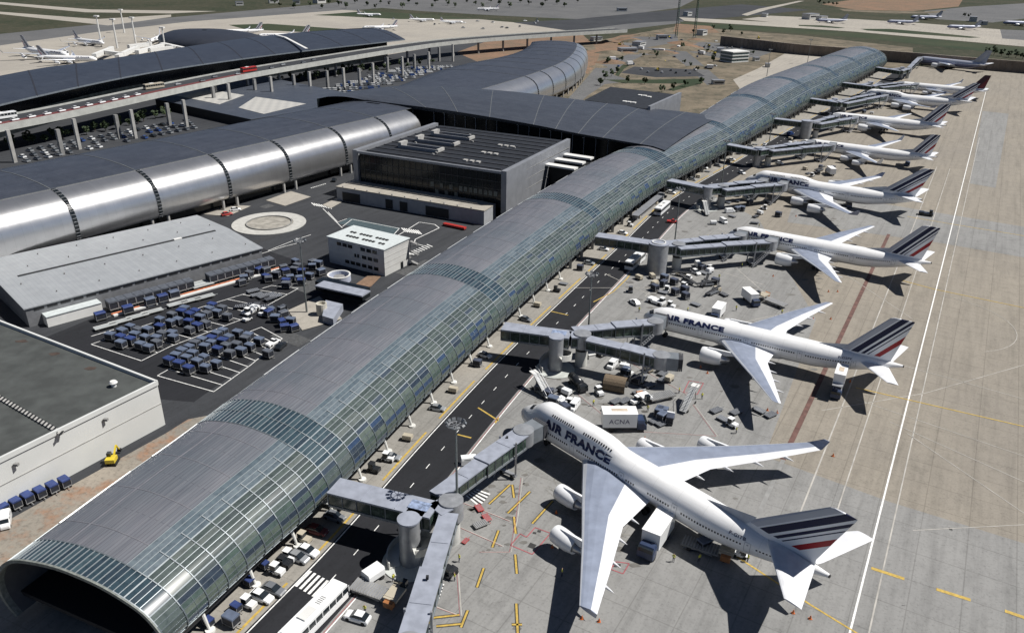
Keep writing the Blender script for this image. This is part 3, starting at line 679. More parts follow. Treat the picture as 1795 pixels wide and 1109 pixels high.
silver(FP, 'shell_terminal', 'far wing of the silver metal terminal with rounded end by the construction land', [FP.S_of_y(y) for y in (512, 537, 562, 587, 612, 637, 662, 687, 712)],
       i0s=20, wscale=lambda s: 1 + .42 * math.exp(-((s - 150) / 90) ** 2), taper=lambda s: 1 if s < FL - 60 else max(.06, math.sqrt(max(0, 1 - ((s - FL + 60) / 60) ** 2.2))), cols=[FP.S_of_y(y) for y in (535, 548, 561, 574, 587, 600, 613, 626, 640, 654, 668)])
# roof bridging the two terminals
cr = thing('connecting_roof', 'broad dark sheet metal roof bridging from the silver terminal to the glass pier', 'roof', (0, 400, 0))
fr_px = [(640, 176, 21.4), (690, 182, 21.3), (770, 192, 20.6), (860, 206, 19.6), (940, 220, 18.6), (1010, 234, 17.6), (1080, 246, 16.7), (1150, 258, 16.0), (1165, 264, 15.2)]
bk_px = [(560, 171, 21.4), (620, 160, 21.6), (720, 150, 21.9), (880, 159, 20.9), (1000, 173, 19.4), (1070, 182, 18.2), (1140, 190, 17.0), (1200, 196, 16.3), (1262, 205, 15.3)]
F = resample(catmull([tuple(at(*p)) for p in fr_px]), 6); B = resample(catmull([tuple(at(*p)) for p in bk_px]), 6)
def rs(P, n): return [P[min(len(P) - 1, round(i * (len(P) - 1) / n))] for i in range(n + 1)]
F, B = rs(F, 24), rs(B, 24)
def crz(f, b_, t): p = f.lerp(b_, t); p.z += 1.2 * math.sin(math.pi * t); return p
b = MB(); b.loft([[crz(f, q, t / 10) for t in range(11)] for f, q in zip(F, B)], 0, closed=False); b.build('roof_sheet', mat_droof('bridging_roof', -30, (.050, .057, .072)), cr, smooth=True)
b = MB()
for i in (5, 8, 11, 14, 16, 18, 20, 22): ribbon(b, [crz(F[i], B[i], t / 10) for t in range(11)], [Vector((0, 0, 1))] * 11, .35, .1)
b.build('roof_seams', M('roof_seam_line', (.10, .108, .115), .6), cr)
b = MB(); dn = Vector((.5, .85, 0))
b.loft([[p + Vector((0, 0, .15)), p + Vector((0, 0, -2.3 * (1 - .5 * i / 24))) + dn * 2.5, p + Vector((0, 0, -.9)) + dn * 7] for i, p in enumerate(F)], 0, closed=False)
b.build('fascia', M('fascia_grey', (.13, .145, .17), .5, metal=.3), cr)
b = MB(); b.loft([[p + dn * 7 + Vector((0, 0, -.8)), Vector((p.x, p.y, 0)) + dn * 7] for p in F[2:-1]], 0, closed=False)
b.loft([[p - dn * 2 + Vector((0, 0, -.4)), Vector((p.x, p.y, 0)) - dn * 2] for p in B], 0, closed=False); b.build('glass_wall', DGLASS, cr)
b = MB()
for i in range(3, 23): b.beam(F[i] + dn * 6.6 + Vector((0, 0, -1)), Vector((F[i].x, F[i].y, 0)) + dn * 6.6, .25, .25)
b.build('wall_mullions', STEEL, cr)
for i in range(3, 22, 3):
    b = MB(); p = F[i] + dn * 5.8 + Vector((0, 0, -2.6)); b.lathe(tuple(p), [(.02, -.3), (.3, -.25), (.36, 0), (.02, .05)], 8)
    b.build('soffit_lamp', M('lamp_glass', (.8, .78, .7), .3), cr)

# ------------------------------------------------------------------ black glass block and its white podium
def dirs(a, b_): d = Vector((b_[0] - a[0], b_[1] - a[1], 0)).normalized(); return d, Vector((-d.y, d.x, 0))
FLc, FRc = Vector((-63.3, 315.3, 0)), Vector((-4.8, 287.3, 0)); d1, n1 = dirs(FLc, FRc); DEP = 63
BLc, BRc = FLc + n1 * DEP, FRc + n1 * DEP
blk = thing('office_block', 'black glass office block with grey side wall between the two terminals', 'office block', (FLc + FRc) / 2)
b = MB(); b.prism([FLc + d1 * .5 + n1 * .6, FRc - d1 * .5 + n1 * .6, BRc - d1 * .5, BLc + d1 * .5], 4, 17.2, 0); b.build('core', DGLASS, blk)
b = MB(); b.prism([FLc + d1 * 1 + n1 * .7, FRc - d1 * 1 + n1 * .7, BRc - d1 * 1, BLc + d1 * 1], 17.3, 17.6, 0)
b.build('roof', BLACKR, blk)
b = MB()
for k in range(10): q = FLc + d1 * 1.2 + n1 * (5 + k * 6); b.beam(q + Vector((0, 0, 17.75)), q + d1 * 61 + Vector((0, 0, 17.75)), .45, .3)
b.build('roof_ribs', M('roof_rib', (.045, .047, .055), .6), blk)
for s_, q0 in ((0, FLc), (1, FRc)):
    b = MB(); e = d1 * (-2.2 if s_ == 0 else 0)
    b.prism([q0 + e - n1 * .4, q0 + e + d1 * 2.2 - n1 * .4, q0 + e + d1 * (2.2 if s_ == 0 else 1.6) + n1 * DEP, q0 + e + n1 * DEP], 0 if s_ else 4, 18.6, 0)
    b.build('side_wall', GREYCL, blk)
    b = MB()
    for z in (7.5, 11.5, 15.3): q = q0 + d1 * (1.97 if s_ else -2.25); b.beam(q + Vector((0, 0, z)), q + n1 * DEP * .98 + Vector((0, 0, z)), .12, .18)
    b.build('cladding_joint', CONC_D, blk)
b = MB(); b.beam(FLc + Vector((0, 0, 17.9)), FRc + Vector((0, 0, 17.9)), 1.0, .9); b.build('parapet', GREYCL, blk)
b = MB()
for i in range(1, 24): q = FLc + (FRc - FLc) * i / 24 - n1 * -.45; b.beam(q + Vector((0, 0, 5)), q + Vector((0, 0, 17.4)), .1, .12)
for z in (8, 11, 14): b.beam(FLc + n1 * .45 + Vector((0, 0, z)), FRc + n1 * .45 + Vector((0, 0, z)), .1, .15)
b.build('facade_grid', M('facade_grid', (.05, .055, .06), .5), blk)
for i in range(14):
    q = FLc.lerp(FRc, .53 + i * .033); b = MB(); z = 9.3 if i % 2 == 0 or i > 6 else 6.6
    b.box((q + n1 * .42 + Vector((0, 0, z))), (1.5, .12, 1.9), math.atan2(d1.y, d1.x)); b.build('window_blind', M('window_blind', (.085, .10, .095), .4, var=.4, scale=.4), blk)
rz1 = math.atan2(d1.y, d1.x)
for k in range(3):       # open light wells
    q = FLc + d1 * (11) + n1 * (15 + k * 13)
    b = MB(); L = 16.5
    for o_, dd in ((Vector((0, 0, 0)), (L, .5, 1.6)), (n1 * 5, (L, .5, 1.6))): b.box(q + d1 * L / 2 + o_ + Vector((0, 0, 18.2)), dd, rz1)
    b.build('light_well_frame', GREYCL, blk)
    b = MB(); b.box(q + d1 * L / 2 + n1 * 2.5 + Vector((0, 0, 17.72)), (L - .6, 4.4, .14), rz1); b.build('light_well', DARK, blk)
    b = MB(); b.box(q - d1 * .8 + n1 * 2.5 + Vector((0, 0, 18.8)), (1.6, 5, 2.4), rz1); b.build('roof_vent', CONC, blk); b = MB(); b.box(q + d1 * (L + .7) + n1 * 2.5 + Vector((0, 0, 18.5)), (1.0, 5, 1.2), rz1); b.build('roof_vent', CONC, blk)
    for j in range(3):
        b = MB(); b.box(FLc + d1 * (44 + j * 2.8) + n1 * (10 + k * 15) + Vector((0, 0, 17.85)), (1.7, 1.7, .5), rz1); b.build('skylight', CONC, blk)
for k in range(9):
    b = MB(); b.box(FLc + d1 * rnd.uniform(5, 52) + n1 * rnd.uniform(3, 55) + Vector((0, 0, 18)), (.8, .6, .5), rz1); b.build('roof_vent', CONC, blk)
pod = thing('podium_building', 'low pale loading podium with dark gates in front of the black glass block', 'building', (FLc + FRc) / 2 - n1 * 8)
PA = Vector((-71.1, 307.6, 0)); PB = Vector((-11, 279.2, 0)); d2, n2 = dirs(PA, PB)
b = MB(); b.prism([PA, PB, PB + n2 * 9.5, PA + n2 * 9.5], 0, 5.4, 0); b.build('wall', M('podium_grey', (.30, .31, .325), .7, var=.08), pod)
b = MB(); b.prism([PA - n2 * .2 - d2 * .2, PB - n2 * .2 + d2 * .2, PB + n2 * 9.4, PA + n2 * 20], 5.42, 5.75, 0); b.build('roof', PALE, pod)
rz2 = math.atan2(d2.y, d2.x)
for t, wd_ in ((.105, 8.3), (.375, 3.2), (.475, 3.4), (.70, 10)):
    b = MB(); b.box(PA.lerp(PB, t) - n2 * .06 + Vector((0, 0, 2.1)), (wd_, .3, 3.6), rz2); b.build('gate', DARK, pod)
for k in range(11):
    b = MB(); b.box(PA + d2 * (3 + k * 5.8) + n2 * .5 + Vector((0, 0, 5.95)), (.5, .5, .4), rz2); b.build('roof_vent', CONC, pod)
# louvred link beside the block
lk = thing('link_building', 'three pale roof slabs over a dark recess between black block and glass pier', 'building', tuple(at(960, 320, 0)))
for i, ((x0, y0), (x1, y1)) in enumerate((((953, 287), (1010, 296)), ((968, 278), (1024, 286)), ((985, 270), (1038, 278)))):
    a, c = at(x0, y0, 13), at(x1, y1, 13); b = MB(); b.beam(a, c, 3.6, .7); b.build('roof_slab', LIGHT, lk)
b = MB(); q = [at(953, 287, 12.4), at(1010, 296, 12.4), at(1038, 278, 12.4), at(985, 270, 12.4)]; b.prism(q, 0, 11.8, 0); b.build('recess', DARK, lk)
# second black block behind the bridging roof
b2 = thing('office_block', 'smaller black roofed block behind the bridging roof with pale side wall', 'office block', tuple(at(1110, 190, 0)))
q = [at(1025, 176, 17.5), at(1070, 153, 17.5), at(1190, 167, 17.5), at(1135, 192, 17.5)]
b = MB(); b.prism([q[0], q[1], q[2], q[3]], 0, 17.4, 0); b.build('wall', DGLASS, b2)
b = MB(); b.prism([q[0], q[1], q[2], q[3]], 17.42, 17.7, 0); b.build('roof', BLACKR, b2)
b = MB(); e = (q[2] - q[3]).normalized(); s_ = Vector((e.y, -e.x, 0)); b.prism([q[3], q[3] + s_ * 1.5, q[2] + s_ * 1.5, q[2]], 0, 19.2, 0); b.build('side_wall', GREYCL, b2)
for (x, y) in ((1122, 167), (1130, 168), (1138, 170), (1095, 178), (1103, 179), (1111, 180)):
    b = MB(); b.box(at(x, y, 17.9), (2.2, 2.2, .5), rz1); b.build('skylight', LIGHT, b2)
# white control office in the yard
co = thing('yard_office', 'three storey pale office with strip windows beside the round pit in the yard', 'office', (-48, 236, 0))
A0 = Vector((-59.2, 238.8, 0)); A1 = Vector((-39.6, 227.6, 0)); d3, n3 = dirs(A0, A1); W3 = (A1 - A0).length; D3 = 12.6; rz3 = math.atan2(d3.y, d3.x)
b = MB(); b.prism([A0, A1, A1 + n3 * D3, A0 + n3 * D3], 0, 8.7, 0); b.build('wall', M('office_cladding', (.50, .50, .485), .6, var=.05), co)
b = MB(); b.prism([A0 - d3 * .3 - n3 * .3, A1 + d3 * .3 - n3 * .3, A1 + d3 * .3 + n3 * (D3 + .3), A0 - d3 * .3 + n3 * (D3 + .3)], 8.72, 9.0, 0); b.build('roof', M('office_roof', (.50, .54, .54), .6, var=.08, scale=1), co)
for zz, xs in ((7.3, (4.6, 6.9, 9.1, 14.2, 16.6, 18.9)), (4.7, (11, 12.2, 14.6, 16.9, 19.2)), (1.9, (7.5, 9.8, 12, 14.4, 16.8, 19.2))):
    for x in xs:
        b = MB(); b.box(A0 + d3 * x - n3 * .04 + Vector((0, 0, zz)), (1.7 if zz != 4.7 or x > 13 else .7, .16, 1.1), rz3); f = b.build('window', DGLASS, co)
        b = MB(); b.box(A0 + d3 * x - n3 * .12 + Vector((0, 0, zz - .62)), (1.9, .2, .12), rz3); b.build('sill', LIGHT, f) if False else b.build('window_sill', LIGHT, co)
for r_ in range(2):
    for j in range(13):
        if (j * 7 + r_) % 5 == 0: continue
        b = MB(); b.box(A0 + d3 * (4 + j * 1.3) + n3 * (3.5 + r_ * 3.5) + Vector((0, 0, 9.1)), (.8, .9, .35), rz3); b.build('roof_louvre', DARK, co)
b = MB()
for z in (2.5, 4.3, 6.1, 7.9): b.beam(A1 + d3 * .03 + Vector((0, 0, z)), A1 + n3 * D3 + d3 * .03 + Vector((0, 0, z)), .08, .06)
b.build('cladding_joint', CONC, co)
b = MB(); b.box(A1 + n3 * 8.5 + d3 * .1 + Vector((0, 0, 1.1)), (.2, 1.1, 2.2), rz3); b.build('door', DGLASS, co)
b = MB()
for s_ in range(5):
    z = 1 + s_ * 1.7; b.beam(A1 + n3 * (D3 + .6) + d3 * (.2) + Vector((0, 0, z)), A1 + n3 * (D3 + .6) + d3 * 3 + Vector((0, 0, z + (.9 if s_ % 2 else -.6))), 1.1, .15)
for e_ in (0.2, 3): b.beam(A1 + n3 * (D3 + .6) + d3 * e_, A1 + n3 * (D3 + .6) + d3 * e_ + Vector((0, 0, 8.8)), .12, .12)
b.build('fire_escape', CONC_D, co)
# round pit
c = at(595, 492); b = thing('round_pit', 'round white rimmed ventilation pit beside the yard office', 'pit', tuple(c))
m_ = MB(); m_.lathe((c.x, c.y, 0), [(3.5, 0), (3.5, 2.0), (2.9, 2.0), (2.7, .6), (.01, .6)], 32); m_.build('rim', M('pit_blue', (.34, .37, .45), .6), b, fix=True)
m_ = MB(); m_.lathe((c.x, c.y, 0), [(3.55, 2.02), (3.55, 2.2), (3.1, 2.2), (3.1, 2.02)], 32); m_.build('ring', LIGHT, b)
m_ = MB(); m_.lathe((c.x, c.y, 0), [(1.7, .62), (1.7, 1.5), (.01, 1.7)], 20); m_.build('fan_cover', CONC_D, b)
# grey shed
sh = thing('long_shed', 'long low grey warehouse with flat pale roof and dark ridge slot beside the cart yard', 'warehouse', (-125, 215, 0))
SA, SB = Vector((-127.5, 187.5, 0)), Vector((-80.0, 236.2, 0)); d4, n4 = dirs(SA, SB); n4 = Vector((-d4.y, d4.x, 0)); L4 = (SB - SA).length; W4 = 45; HZ = 5.6
SA2 = SA - d4 * 0
Q = [SA, SB, SB + n4 * W4, SA + n4 * W4]
b = MB(); b.prism(Q, 0, HZ - .25, 0); b.build('wall', M('shed_wall', (.17, .175, .185), .6, metal=.2), sh)
b = MB(); mid0, mid1 = (Q[0] + Q[3]) / 2, (Q[1] + Q[2]) / 2
e4 = .4
r0 = [Q[0] - n4 * e4 - d4 * e4, mid0 - d4 * e4, Q[3] + n4 * e4 - d4 * e4]; r1 = [Q[1] - n4 * e4 + d4 * e4, mid1 + d4 * e4, Q[2] + n4 * e4 + d4 * e4]
hz = (HZ, HZ + .9, HZ)
b.loft([[Vector((p.x, p.y, h)) for p, h in zip(r, hz)] + [Vector((p.x, p.y, h - .3)) for p, h in zip(r[::-1], hz)] for r in (r0, r1)], 0, caps=True)
def mat_shed():
    w = newmat('shed_roof'); g = w.node('NewGeometry').outputs['Position']; mp = w.node('Mapping'); mp.inputs['Rotation'].default_value = (0, 0, -math.atan2(d4.y, d4.x)); w.l.new(g, mp.inputs[0])
    br = w.node('TexBrick', offset=0); w.l.new(mp.outputs[0], br.inputs['Vector']); br.inputs['Scale'].default_value = 1; br.inputs['Brick Width'].default_value = 1.1; br.inputs['Row Height'].default_value = 60; br.inputs['Mortar Size'].default_value = .03
    br.inputs['Color1'].default_value = (.27, .285, .30, 1); br.inputs['Color2'].default_value = (.29, .305, .32, 1); br.inputs['Mortar'].default_value = (.20, .215, .23, 1)
    n = w.noise(g, .3, 5, .7); c = w.mix(.6, br.outputs[0], w.ramp(n, [(.3, (.8, .8, .8)), (.7, (1.1, 1.1, 1.1))]), 'MULTIPLY'); w.l.new(c, w.b.inputs['Base Color']); w.b.inputs['Roughness'].default_value = .55; return w.m
b.build('roof', mat_shed(), sh)
b = MB(); b.beam(mid0 + d4 * 5 + Vector((0, 0, HZ + .98)), mid1 - d4 * 4 + Vector((0, 0, HZ + .98)), .9, .2); b.build('ridge_slot', DARK, sh)
b = MB(); b.beam(mid0 + d4 * 50 + Vector((0, 0, HZ + 1.15)), mid0 + d4 * 52.5 + Vector((0, 0, HZ + 1.15)), 1.1, .3); b.build('ridge_cover', LIGHT, sh)
for i in range(20):
    a = SA + d4 * (2 + i * 3.3); b = MB(); b.box(a + d4 * 1.2 - n4 * .03 + Vector((0, 0, 4.55)), (2.5, .14, .55), math.atan2(d4.y, d4.x)); b.build('clerestory_window', DARK, sh)
for i in range(12):
    for j, t in enumerate((.12, .36, .66, .88)):
        b = MB(); p = SA + d4 * (4 + i * 5.6) + n4 * (W4 * t); z = HZ + .9 * (1 - abs(t - .5) * 2)
        if (i + j) % 2: b.tube(p + Vector((0, 0, z)), p + Vector((0, 0, z + .45)), .18, .18, 6); b.build('roof_vent', CONC_D, sh)
b = MB(); a = SA + d4 * 3.5; c_ = SA + d4 * 17.5
b.prism([a - n4 * 3.4, c_ - n4 * 3.4, c_ - n4 * .1, a - n4 * .1], 0, 2.9, 0); b.build('annex', LIGHT, sh)
b = MB(); b.prism([a - n4 * 3.6, c_ - n4 * 3.6, c_ - n4 * .1, a - n4 * .1], 2.92, 3.1, 0); b.build('annex_roof', M('office_roof', (.5, .54, .54), .6), sh)
b = MB(); b.beam(SA + d4 * 18.5 - n4 * 8 + Vector((0, 0, .25)), SB + d4 * 3 - n4 * 8 + Vector((0, 0, .25)), 1.0, .5); b.top('concrete_barrier', LIGHT, 'long white concrete kerb wall along the loading bays of the grey warehouse', 'barrier')
b = MB(); b.beam(SA + d4 * 18.5 - n4 * 6.4 + Vector((0, 0, .15)), SB + d4 * 3 - n4 * 6.4 + Vector((0, 0, .15)), .6, .3); b.top('dock_kerb', M('orange_paint', (.50, .17, .08), .7, var=.4, scale=1), 'rusty orange painted dock edge along the row of grey containers', 'kerb')
# white hangar at the left edge
hg = thing('cargo_hangar', 'big white walled hangar with flat dark green roof at the lower left', 'hangar', (-85, 130, 0))
HA = Vector((-73.3, 142.3, 0)); HB = Vector((-92.2, 109.8, 0)); dh = (HB - HA).normalized(); HC = Vector((-123, 170.0, 0)); dk = (HC - HA).normalized()
Q = [HA, HA + dh * 70, HA + dh * 70 + dk * 75, HA + dk * 75]; H = 10.7
b = MB(); b.prism(Q, 0, H - .9, 0); b.build('wall', M('hangar_white', (.56, .57, .555), .5, var=.04, scale=.15), hg)
b = MB(); b.prism([HA + dh * .5 + dk * .5, HA + dh * 69.5 + dk * .5, HA + dh * 69.5 + dk * 74.5, HA + dh * .5 + dk * 74.5], H - .88, H - .7, 0); b.build('roof', M('hangar_roof', (.052, .057, .055), .85, var=.22, scale=.25, detail=8), hg)
b = MB()
for a, c_ in ((HA, HA + dh * 70), (HA, HA + dk * 75)): b.beam(a + Vector((0, 0, H - .45)), c_ + Vector((0, 0, H - .45)), .5, .95)
b.build('parapet', M('hangar_white', (.55, .56, .545), .5), hg)
b = MB(); c_ = at(200, 677, H - .7); b.tube(c_, c_ + Vector((0, 0, .9)), .5, .5, 12); b.tube(c_ + Vector((0, 0, .9)), c_ + Vector((0, 0, 1.3)), .85, .6, 12); b.build('roof_cowl', LIGHT, hg)
b = MB(); a, c_ = at(-30, 680, H - .6), at(108, 760, H - .6); b.beam(a, c_, .9, .35); b.build('roof_duct', CONC, hg)
b = MB()
for i in range(26): p = a.lerp(c_, i / 25); b.box(p + Vector((0, 0, .2)), (.35, 1.2, .2), 0)
b.build('duct_straps', DARK, hg)
for x, y in ((160, 645), (96, 620), (38, 598)):
    b = MB(); c_ = at(x, y, H - .7); k_ = len(b.v); b.add([(c_.x + 1.3 * rnd.uniform(.5, 1) * math.cos(6.283 * j / 11) * 1.3, c_.y + 1.0 * rnd.uniform(.5, 1) * math.sin(6.283 * j / 11), H - .68) for j in range(11)], [tuple(range(11))]); b.build('damp_patch', M('damp_brown', (.05, .035, .028), .9, var=.3), hg)
b = MB(); b.beam(HA - dk * .05 + Vector((0, 0, 5.4)), HA + dh * 70 - dk * .05 + Vector((0, 0, 5.4)), .1, .12)
b.build('cladding_joint', CONC, hg)
for i in (12.5, 30):
    b = MB(); b.box(HA + dh * i - dk * .5 + Vector((0, 0, 8.2)), (.8, .6, .5), 0); b.build('wall_lamp', CONC_D, hg)
# covered walkway to the pier from the yard
cw = thing('covered_walkway', 'grey roofed walkway from the yard to the glass pier beside the pit', 'walkway', tuple(at(600, 520, 0)))
b = MB(); b.beam(at(560, 497, 4.6), at(642, 515, 4.6), 4.2, .4); b.build('roof', M('bridge_roof', (.26, .28, .33), .55), cw)
b = MB(); b.beam(at(560, 497, 2.9), at(642, 515, 2.9), 3.8, 2.9); b.build('wall', DGLASS, cw)
cn = thing('vent_tower', 'squat beige round vent with flared grey hood beside the glass pier', 'vent', tuple(at(560, 555, 0)))
c = at(565, 552); b = MB(); b.lathe((c.x, c.y, 0), [(1.5, 0), (1.5, 3.6), (1.2, 3.6), (1.2, 2.8), (.01, 2.8)], 18); b.build('drum', M('beige', (.46, .44, .38), .7), cn, fix=True)
b = MB(); b.prism([at(572, 538, 0), at(602, 545, 0), at(585, 572, 0), at(566, 566, 0)], 0, 2.2, 0); b.build('hood', M('bridge_roof', (.26, .28, .33), .55), cn)
# ------------------------------------------------------------------ viaduct
vd = thing('viaduct', 'elevated concrete road on tall columns between the silver terminal and the long dark roof', 'viaduct', (-200, 480, 0))
ve = [(-60, 232), (0, 219), (100, 200), (204, 178), (300, 157), (426, 131), (510, 116), (600, 101), (700, 85), (790, 73), (900, 64), (1010, 57), (1100, 52)]
VE = resample(catmull([tuple(at(x, y, 14))[:2] + (0,) for x, y in ve]), 8)
class VP(Path):
    def __init__(s, P, step): s.p = P; s.n = len(P); s.step = step; s.t = [(P[min(i + 1, len(P) - 1)] - P[max(i - 1, 0)]).normalized() for i in range(len(P))]; s.r = [Vector((d.y, -d.x, 0)) for d in s.t]
V = VP(VE, 8); VNL = (V.n - 1) * 8
b = MB(); b.loft([[V.pt(i, 0, 14.1), V.pt(i, 0, 10.8), V.pt(i, -1.2, 10.8), V.pt(i, -2.5, 12.2), V.pt(i, -19, 12.2), V.pt(i, -20.5, 12.9), V.pt(i, -20.5, 14.1), V.pt(i, -20.1, 14.1), V.pt(i, -20.1, 13.2), V.pt(i, -.5, 13.2), V.pt(i, -.5, 14.1)] for i in range(V.n)], 0, caps=True)
b.build('deck', M('viaduct_concrete', (.38, .385, .36), .75, var=.1, scale=.3), vd)
b = MB(); b.loft([[V.pt(i, -.7, 13.25), V.pt(i, -20, 13.25)] for i in range(V.n)], 0, closed=False); b.build('road_surface', ASPHALT_G, vd)
b = MB()
for i in range(0, 26): b.loft([[V.f(i * 8 + t, -4.2, 13.3), V.f(i * 8 + t, -8.5, 13.3)] for t in (0, 8)], 0, closed=False)
b.build('red_lane', M('red_lane', (.12, .03, .03), .8), vd)
colpx = [(27, 285), (140, 262), (238, 243), (328, 223), (405, 190), (478, 175), (545, 165), (604, 157), (655, 147), (706, 134), (752, 124), (794, 108)]
colin = [(110, 272), (210, 243), (298, 220), (377, 187), (449, 172), (517, 163), (575, 155), (631, 150), (680, 128), (727, 122), (770, 108)]
for (x, y) in colpx:
    p = at(x, y); b = MB(); b.box((p.x, p.y, 7.4), (1.5, 1.5, 14.8), R(55)); b.build('column', CONC, vd)
for (x, y) in colin:
    p = at(x, y); b = MB(); b.box((p.x, p.y, 6.1), (1.7, 1.7, 12.2), R(55)); b.build('column', CONC_D, vd)
for i in range(22, V.n - 4, 4):
    b = MB(); p = V.pt(i, -5, 0); q = V.pt(i, -14, 0); b.box((p.x, p.y, 6.1), (1.5, 1.5, 12.2), R(60)); b.build('column', CONC_D, vd)
# low link roof and paved plaza under the viaduct
pz = thing('link_roof', 'low slate roofed link with pale paved terrace under the viaduct', 'roof', tuple(at(400, 180, 0)))
q = [at(272, 174, 5), at(430, 128, 5), at(640, 170, 5), at(560, 190, 5), at(440, 210, 5)]
b = MB(); b.prism(q, 0, 4.9, 0); b.build('wall', DARK, pz)
b = MB(); b.prism(q, 4.92, 5.2, 0); b.build('roof', mat_droof('slate_roof', 56, (.06, .07, .09)), pz)
for nm, qq in (('terrace', [(418, 189), (448, 170), (536, 182), (462, 200)]), ('terrace', [(300, 166), (354, 155), (428, 167), (384, 183)])):
    b = MB(); b.prism([at(x, y, 5.3) for x, y in qq], 5.22, 5.35, 0)
    mt = newmat('terrace_tiles'); g_ = mt.node('NewGeometry').outputs['Position']; mp = mt.node('Mapping'); mp.inputs['Rotation'].default_value = (0, 0, R(-56)); mt.l.new(g_, mp.inputs[0])
    ck = mt.node('TexChecker'); ck.inputs['Scale'].default_value = .28; ck.inputs['Color1'].default_value = (.44, .43, .40, 1); ck.inputs['Color2'].default_value = (.37, .365, .345, 1); mt.l.new(mp.outputs[0], ck.inputs[0]); mt.l.new(ck.outputs[0], mt.b.inputs['Base Color'])
    b.build(nm, mt.m, pz)
# ------------------------------------------------------------------ long dark roofed terminal
lt = thing('dark_roof_terminal', 'long terminal with curved slate roof behind the viaduct, aircraft parked beyond it', 'terminal', (-200, 560, 0))
ne = [(-90, 208, 17), (0, 183, 17), (145, 150, 17), (267, 126, 17), (400, 106, 17), (541, 88, 17), (640, 77, 17), (710, 69, 17)]
fe = [(-90, 152, 20), (0, 133, 20), (82, 118, 20), (138, 111, 20), (232, 97, 20), (321, 83, 20), (440, 66, 20), (560, 54, 19.5), (654, 49.5, 19)]
N1 = rs(resample(catmull([tuple(at(*p)) for p in ne]), 4), 60); F1 = rs(resample(catmull([tuple(at(*p)) for p in fe]), 4), 60)
def ltz(a, c, t): p = a.lerp(c, t); p.z += 2.2 * math.sin(math.pi * t); return p
b = MB(); b.loft([[ltz(a, c, t / 10) for t in range(11)] for a, c in zip(N1, F1)], 0, closed=False); b.build('roof', mat_droof('slate_roof_far', 60, (.036, .044, .062)), lt, smooth=True)
for i in range(4, 60, 5):
    b = MB(); ribbon(b, [ltz(N1[i], F1[i], t / 10) for t in range(11)], [Vector((0, 0, 1))] * 11, .8, .12); b.build('roof_seam', M('dark_seam', (.02, .022, .03), .6), lt)
b = MB(); b.loft([[p, p - Vector((0, 0, .9))] for p in N1], 0, closed=False); b.build('eave', M('eave_grey', (.14, .16, .18), .5), lt)
b = MB(); inn = [a.lerp(c, .08) for a, c in zip(N1, F1)]
b.loft([[Vector((p.x, p.y, 16.8)), Vector((p.x, p.y, 0))] for p in inn[:-3]], 0, closed=False); b.loft([[Vector((p.x, p.y, 16.8)), Vector((p.x, p.y, 0))] for p in (inn[-4], F1[-4])], 0, closed=False)
b.loft([[Vector((p.x, p.y, 19.8)), Vector((p.x, p.y, 0))] for p in [a.lerp(c, .97) for a, c in zip(N1, F1)]], 0, closed=False); b.build('glass_wall', DGLASS, lt)
b = MB(); ribbon(b, [at(485, 62, 22), at(500, 66, 22), at(538, 86, 19.5)], [Vector((0, 0, 1))] * 3, 2.2, .3); b.build('roof_walkway', LIGHT, lt)
# lens shaped hall
ln = thing('lens_hall', 'dark lens shaped hall with domed roof rising behind the long slate roof', 'hall', tuple(at(350, 78, 0)))
P = [at(x, y, z) for x, y, z in ((276, 64, 8), (296, 56, 9), (330, 53, 10), (380, 53, 10), (430, 58, 9), (470, 68, 8), (440, 80, 6), (380, 84, 6), (310, 80, 6), (285, 72, 7))]
cc = sum(P, Vector()) / len(P); rings = []
PP = resample(catmull(P + [P[0]]), 8)[:-1]
for t in (1, .95, .8, .55, .3, .05): rings.append([Vector((cc.x + (p.x - cc.x) * t, cc.y + (p.y - cc.y) * t, 7 + 8 * math.sqrt(max(0, 1 - t * t)))) for p in PP])
b = MB(); b.loft([[Vector((p.x, p.y, 0)) for p in rings[0]]] + rings, 0); b.build('roof', mat_droof('lens_roof', 40, (.03, .034, .045)), ln, smooth=True)

